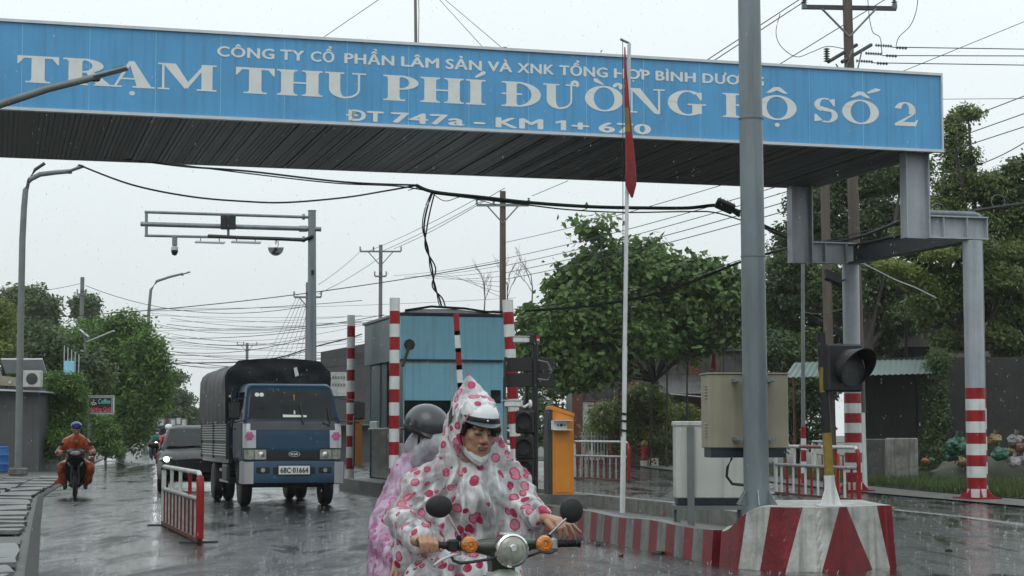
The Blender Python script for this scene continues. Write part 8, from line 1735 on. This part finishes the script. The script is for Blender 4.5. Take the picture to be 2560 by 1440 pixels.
mb.cap_(Q_(1012, 1185, 9.66), Q_(972, 1275, 9.60), .085, .095); mb.cap_(Q_(972, 1275, 9.60), Q_(962, 1350, 9.42), .095, .09); mb.cap_(Q_(962, 1350, 9.42), Q_(985, 1400, 9.20), .085, .055); mb.cap_(Q_(1020, 1400, 9.5), Q_(985, 1470, 9.25), .16, .14); mb.cap_(Q_(985, 1470, 9.25), Q_(980, 1620, 9.3), .13, .12); mb.cap_(Q_(1100, 1430, 9.6), Q_(1130, 1560, 9.4), .15, .12); mb.cap_(Q_(965, 1350, 9.5), Q_(962, 1440, 9.45), .10, .10)
blob(mb, .0125, 'raincoat', M['coatpink'], ps, 2, lambda c: noise.noise(Vector((c.x*8, c.y*8, c.z*4)))*.022 - abs(noise.noise(Vector((c.x*17, c.y*15, c.z*8 + c.x*5))))*.022 - abs(noise.noise(c*30))*.008)
mb = MB(); w0 = Q_(990, 1402, 9.18); 
kk = [Q_(985, 1424, 9.10), Q_(995, 1427, 9.09), Q_(1006, 1428, 9.09), Q_(1016, 1426, 9.10)]
for i, k_ in enumerate(kk):
    mb.cap_(w0, k_, .024, .0125, 10); e1 = Q_(978 + i*13, 1442 + (i in (1, 2))*3, 9.06); e2 = Q_(974 + i*15, 1457, 9.07); mb.cap_(k_, e1, .011, .0095, 8); mb.cap_(e1, e2, .0095, .008, 8)
mb.cap_(w0 + Vector((.02, 0, 0)), Q_(1026, 1422, 9.10), .015, .011, 8); mb.cap_(Q_(1026, 1422, 9.10), Q_(1032, 1436, 9.07), .011, .009, 8); mb.cap_(w0, Q_(990, 1385, 9.28), .024, .028, 10)
blob(mb, .0042, 'hand', M['skin'], ps, 2)

# ================================================================ RAIN
def rain():
    rs = np.random.RandomState(11); n = 3000
    Y = 6 + 36*rs.rand(n); px = rs.uniform(-150, 2710, n); py = rs.uniform(-100, 1540, n)
    X = (px - 1280)/FPX*Y; Zz = CAMZ + (1085 - py)/FPX*Y; ok = Zz > .05; X, Y, Zz = X[ok], Y[ok], Zz[ok]; n = len(X)
    r = .0008 + .0007*rs.rand(n); h = .005 + .006*rs.rand(n); r = r*np.clip(Y/9, 1, 3.0); h = h*np.clip(Y/12, 1, 2.2)
    ks = 5; vs = np.empty((n, 2 + ks, 3)); c = np.stack([X, Y, Zz], 1); vs[:, 0] = c; vs[:, 0, 2] += h; vs[:, 1] = c; vs[:, 1, 2] -= h*.55
    for k in range(ks): a = 2*math.pi*k/ks; vs[:, 2+k] = c; vs[:, 2+k, 0] += np.cos(a)*r; vs[:, 2+k, 1] += np.sin(a)*r; vs[:, 2+k, 2] -= h*.15
    fs = []
    base = np.arange(n)*(2 + ks)
    for k in range(ks):
        k2 = (k + 1) % ks; fs.append(np.stack([base, base + 2 + k, base + 2 + k2], 1)); fs.append(np.stack([base + 1, base + 2 + k2, base + 2 + k], 1))
    F_ = np.concatenate(fs).astype(np.int32); me = bpy.data.meshes.new('rain'); me.vertices.add(n*(2+ks)); me.vertices.foreach_set('co', vs.ravel()); me.loops.add(len(F_)*3); me.loops.foreach_set('vertex_index', F_.ravel()); me.polygons.add(len(F_)); me.polygons.foreach_set('loop_start', np.arange(0, len(F_)*3, 3, dtype=np.int32)); me.update(calc_edges=True)
    m = mat('rain_water', (.8, .84, .86), .08, 0, .02, 5, alpha=.55, trans=.3); me.materials.append(m); o = bpy.data.objects.new('rain', me); col.objects.link(o); o['kind'] = 'stuff'
    # splashes on the road, multiplied to add bright sparkle to the wet asphalt
    mb = MB(); rs2 = random.Random(8)
    for i in range(2600):
        Y = 17 + 38*rs2.random()**1.3; xa, xb = np.interp(Y, [p[1] for p in KL], [p[0] for p in KL]), np.interp(Y, [p[1] for p in VR], [p[0] for p in VR]); x = rs2.uniform(xa, xb); R0 = rs2.uniform(.006, .026)
        for k in range(3):
            a = rs2.uniform(0, 6.28); h = rs2.uniform(.4, 1.1)*R0*1.6; p = Vector((x + math.cos(a)*R0*.5, Y + math.sin(a)*R0*.5, .002)); q = p + Vector((math.cos(a)*R0*.6, math.sin(a)*R0*.6, h)); mb.add([p + Vector((-.003, 0, 0)), p + Vector((.003, 0, 0)), q + Vector((.0015, 0, 0)), q + Vector((0, .003, .003))], [(0, 1, 2), (0, 2, 3), (1, 3, 2)])
    o = mb.build('rain_splash_sparkle', m); o['kind'] = 'stuff'
rain()
# ================================================================ haze
hb = MB(); hb.box((-20, 165, 12), (260, 350, 26.4)); hz = hb.build('haze', None)
hz.data.materials.clear()
hm = bpy.data.materials.new('rain_haze'); hm.use_nodes = True; t = hm.node_tree; t.nodes.clear()
o_ = _n(t, 'ShaderNodeOutputMaterial'); pv = _n(t, 'ShaderNodeVolumePrincipled'); pv.inputs['Density'].default_value = .00027; pv.inputs['Color'].default_value = (1, 1, 1, 1); pv.inputs['Anisotropy'].default_value = .0
t.links.new(pv.outputs[0], o_.inputs['Volume']); hz.data.materials.append(hm); tag(hz, kind='stuff')
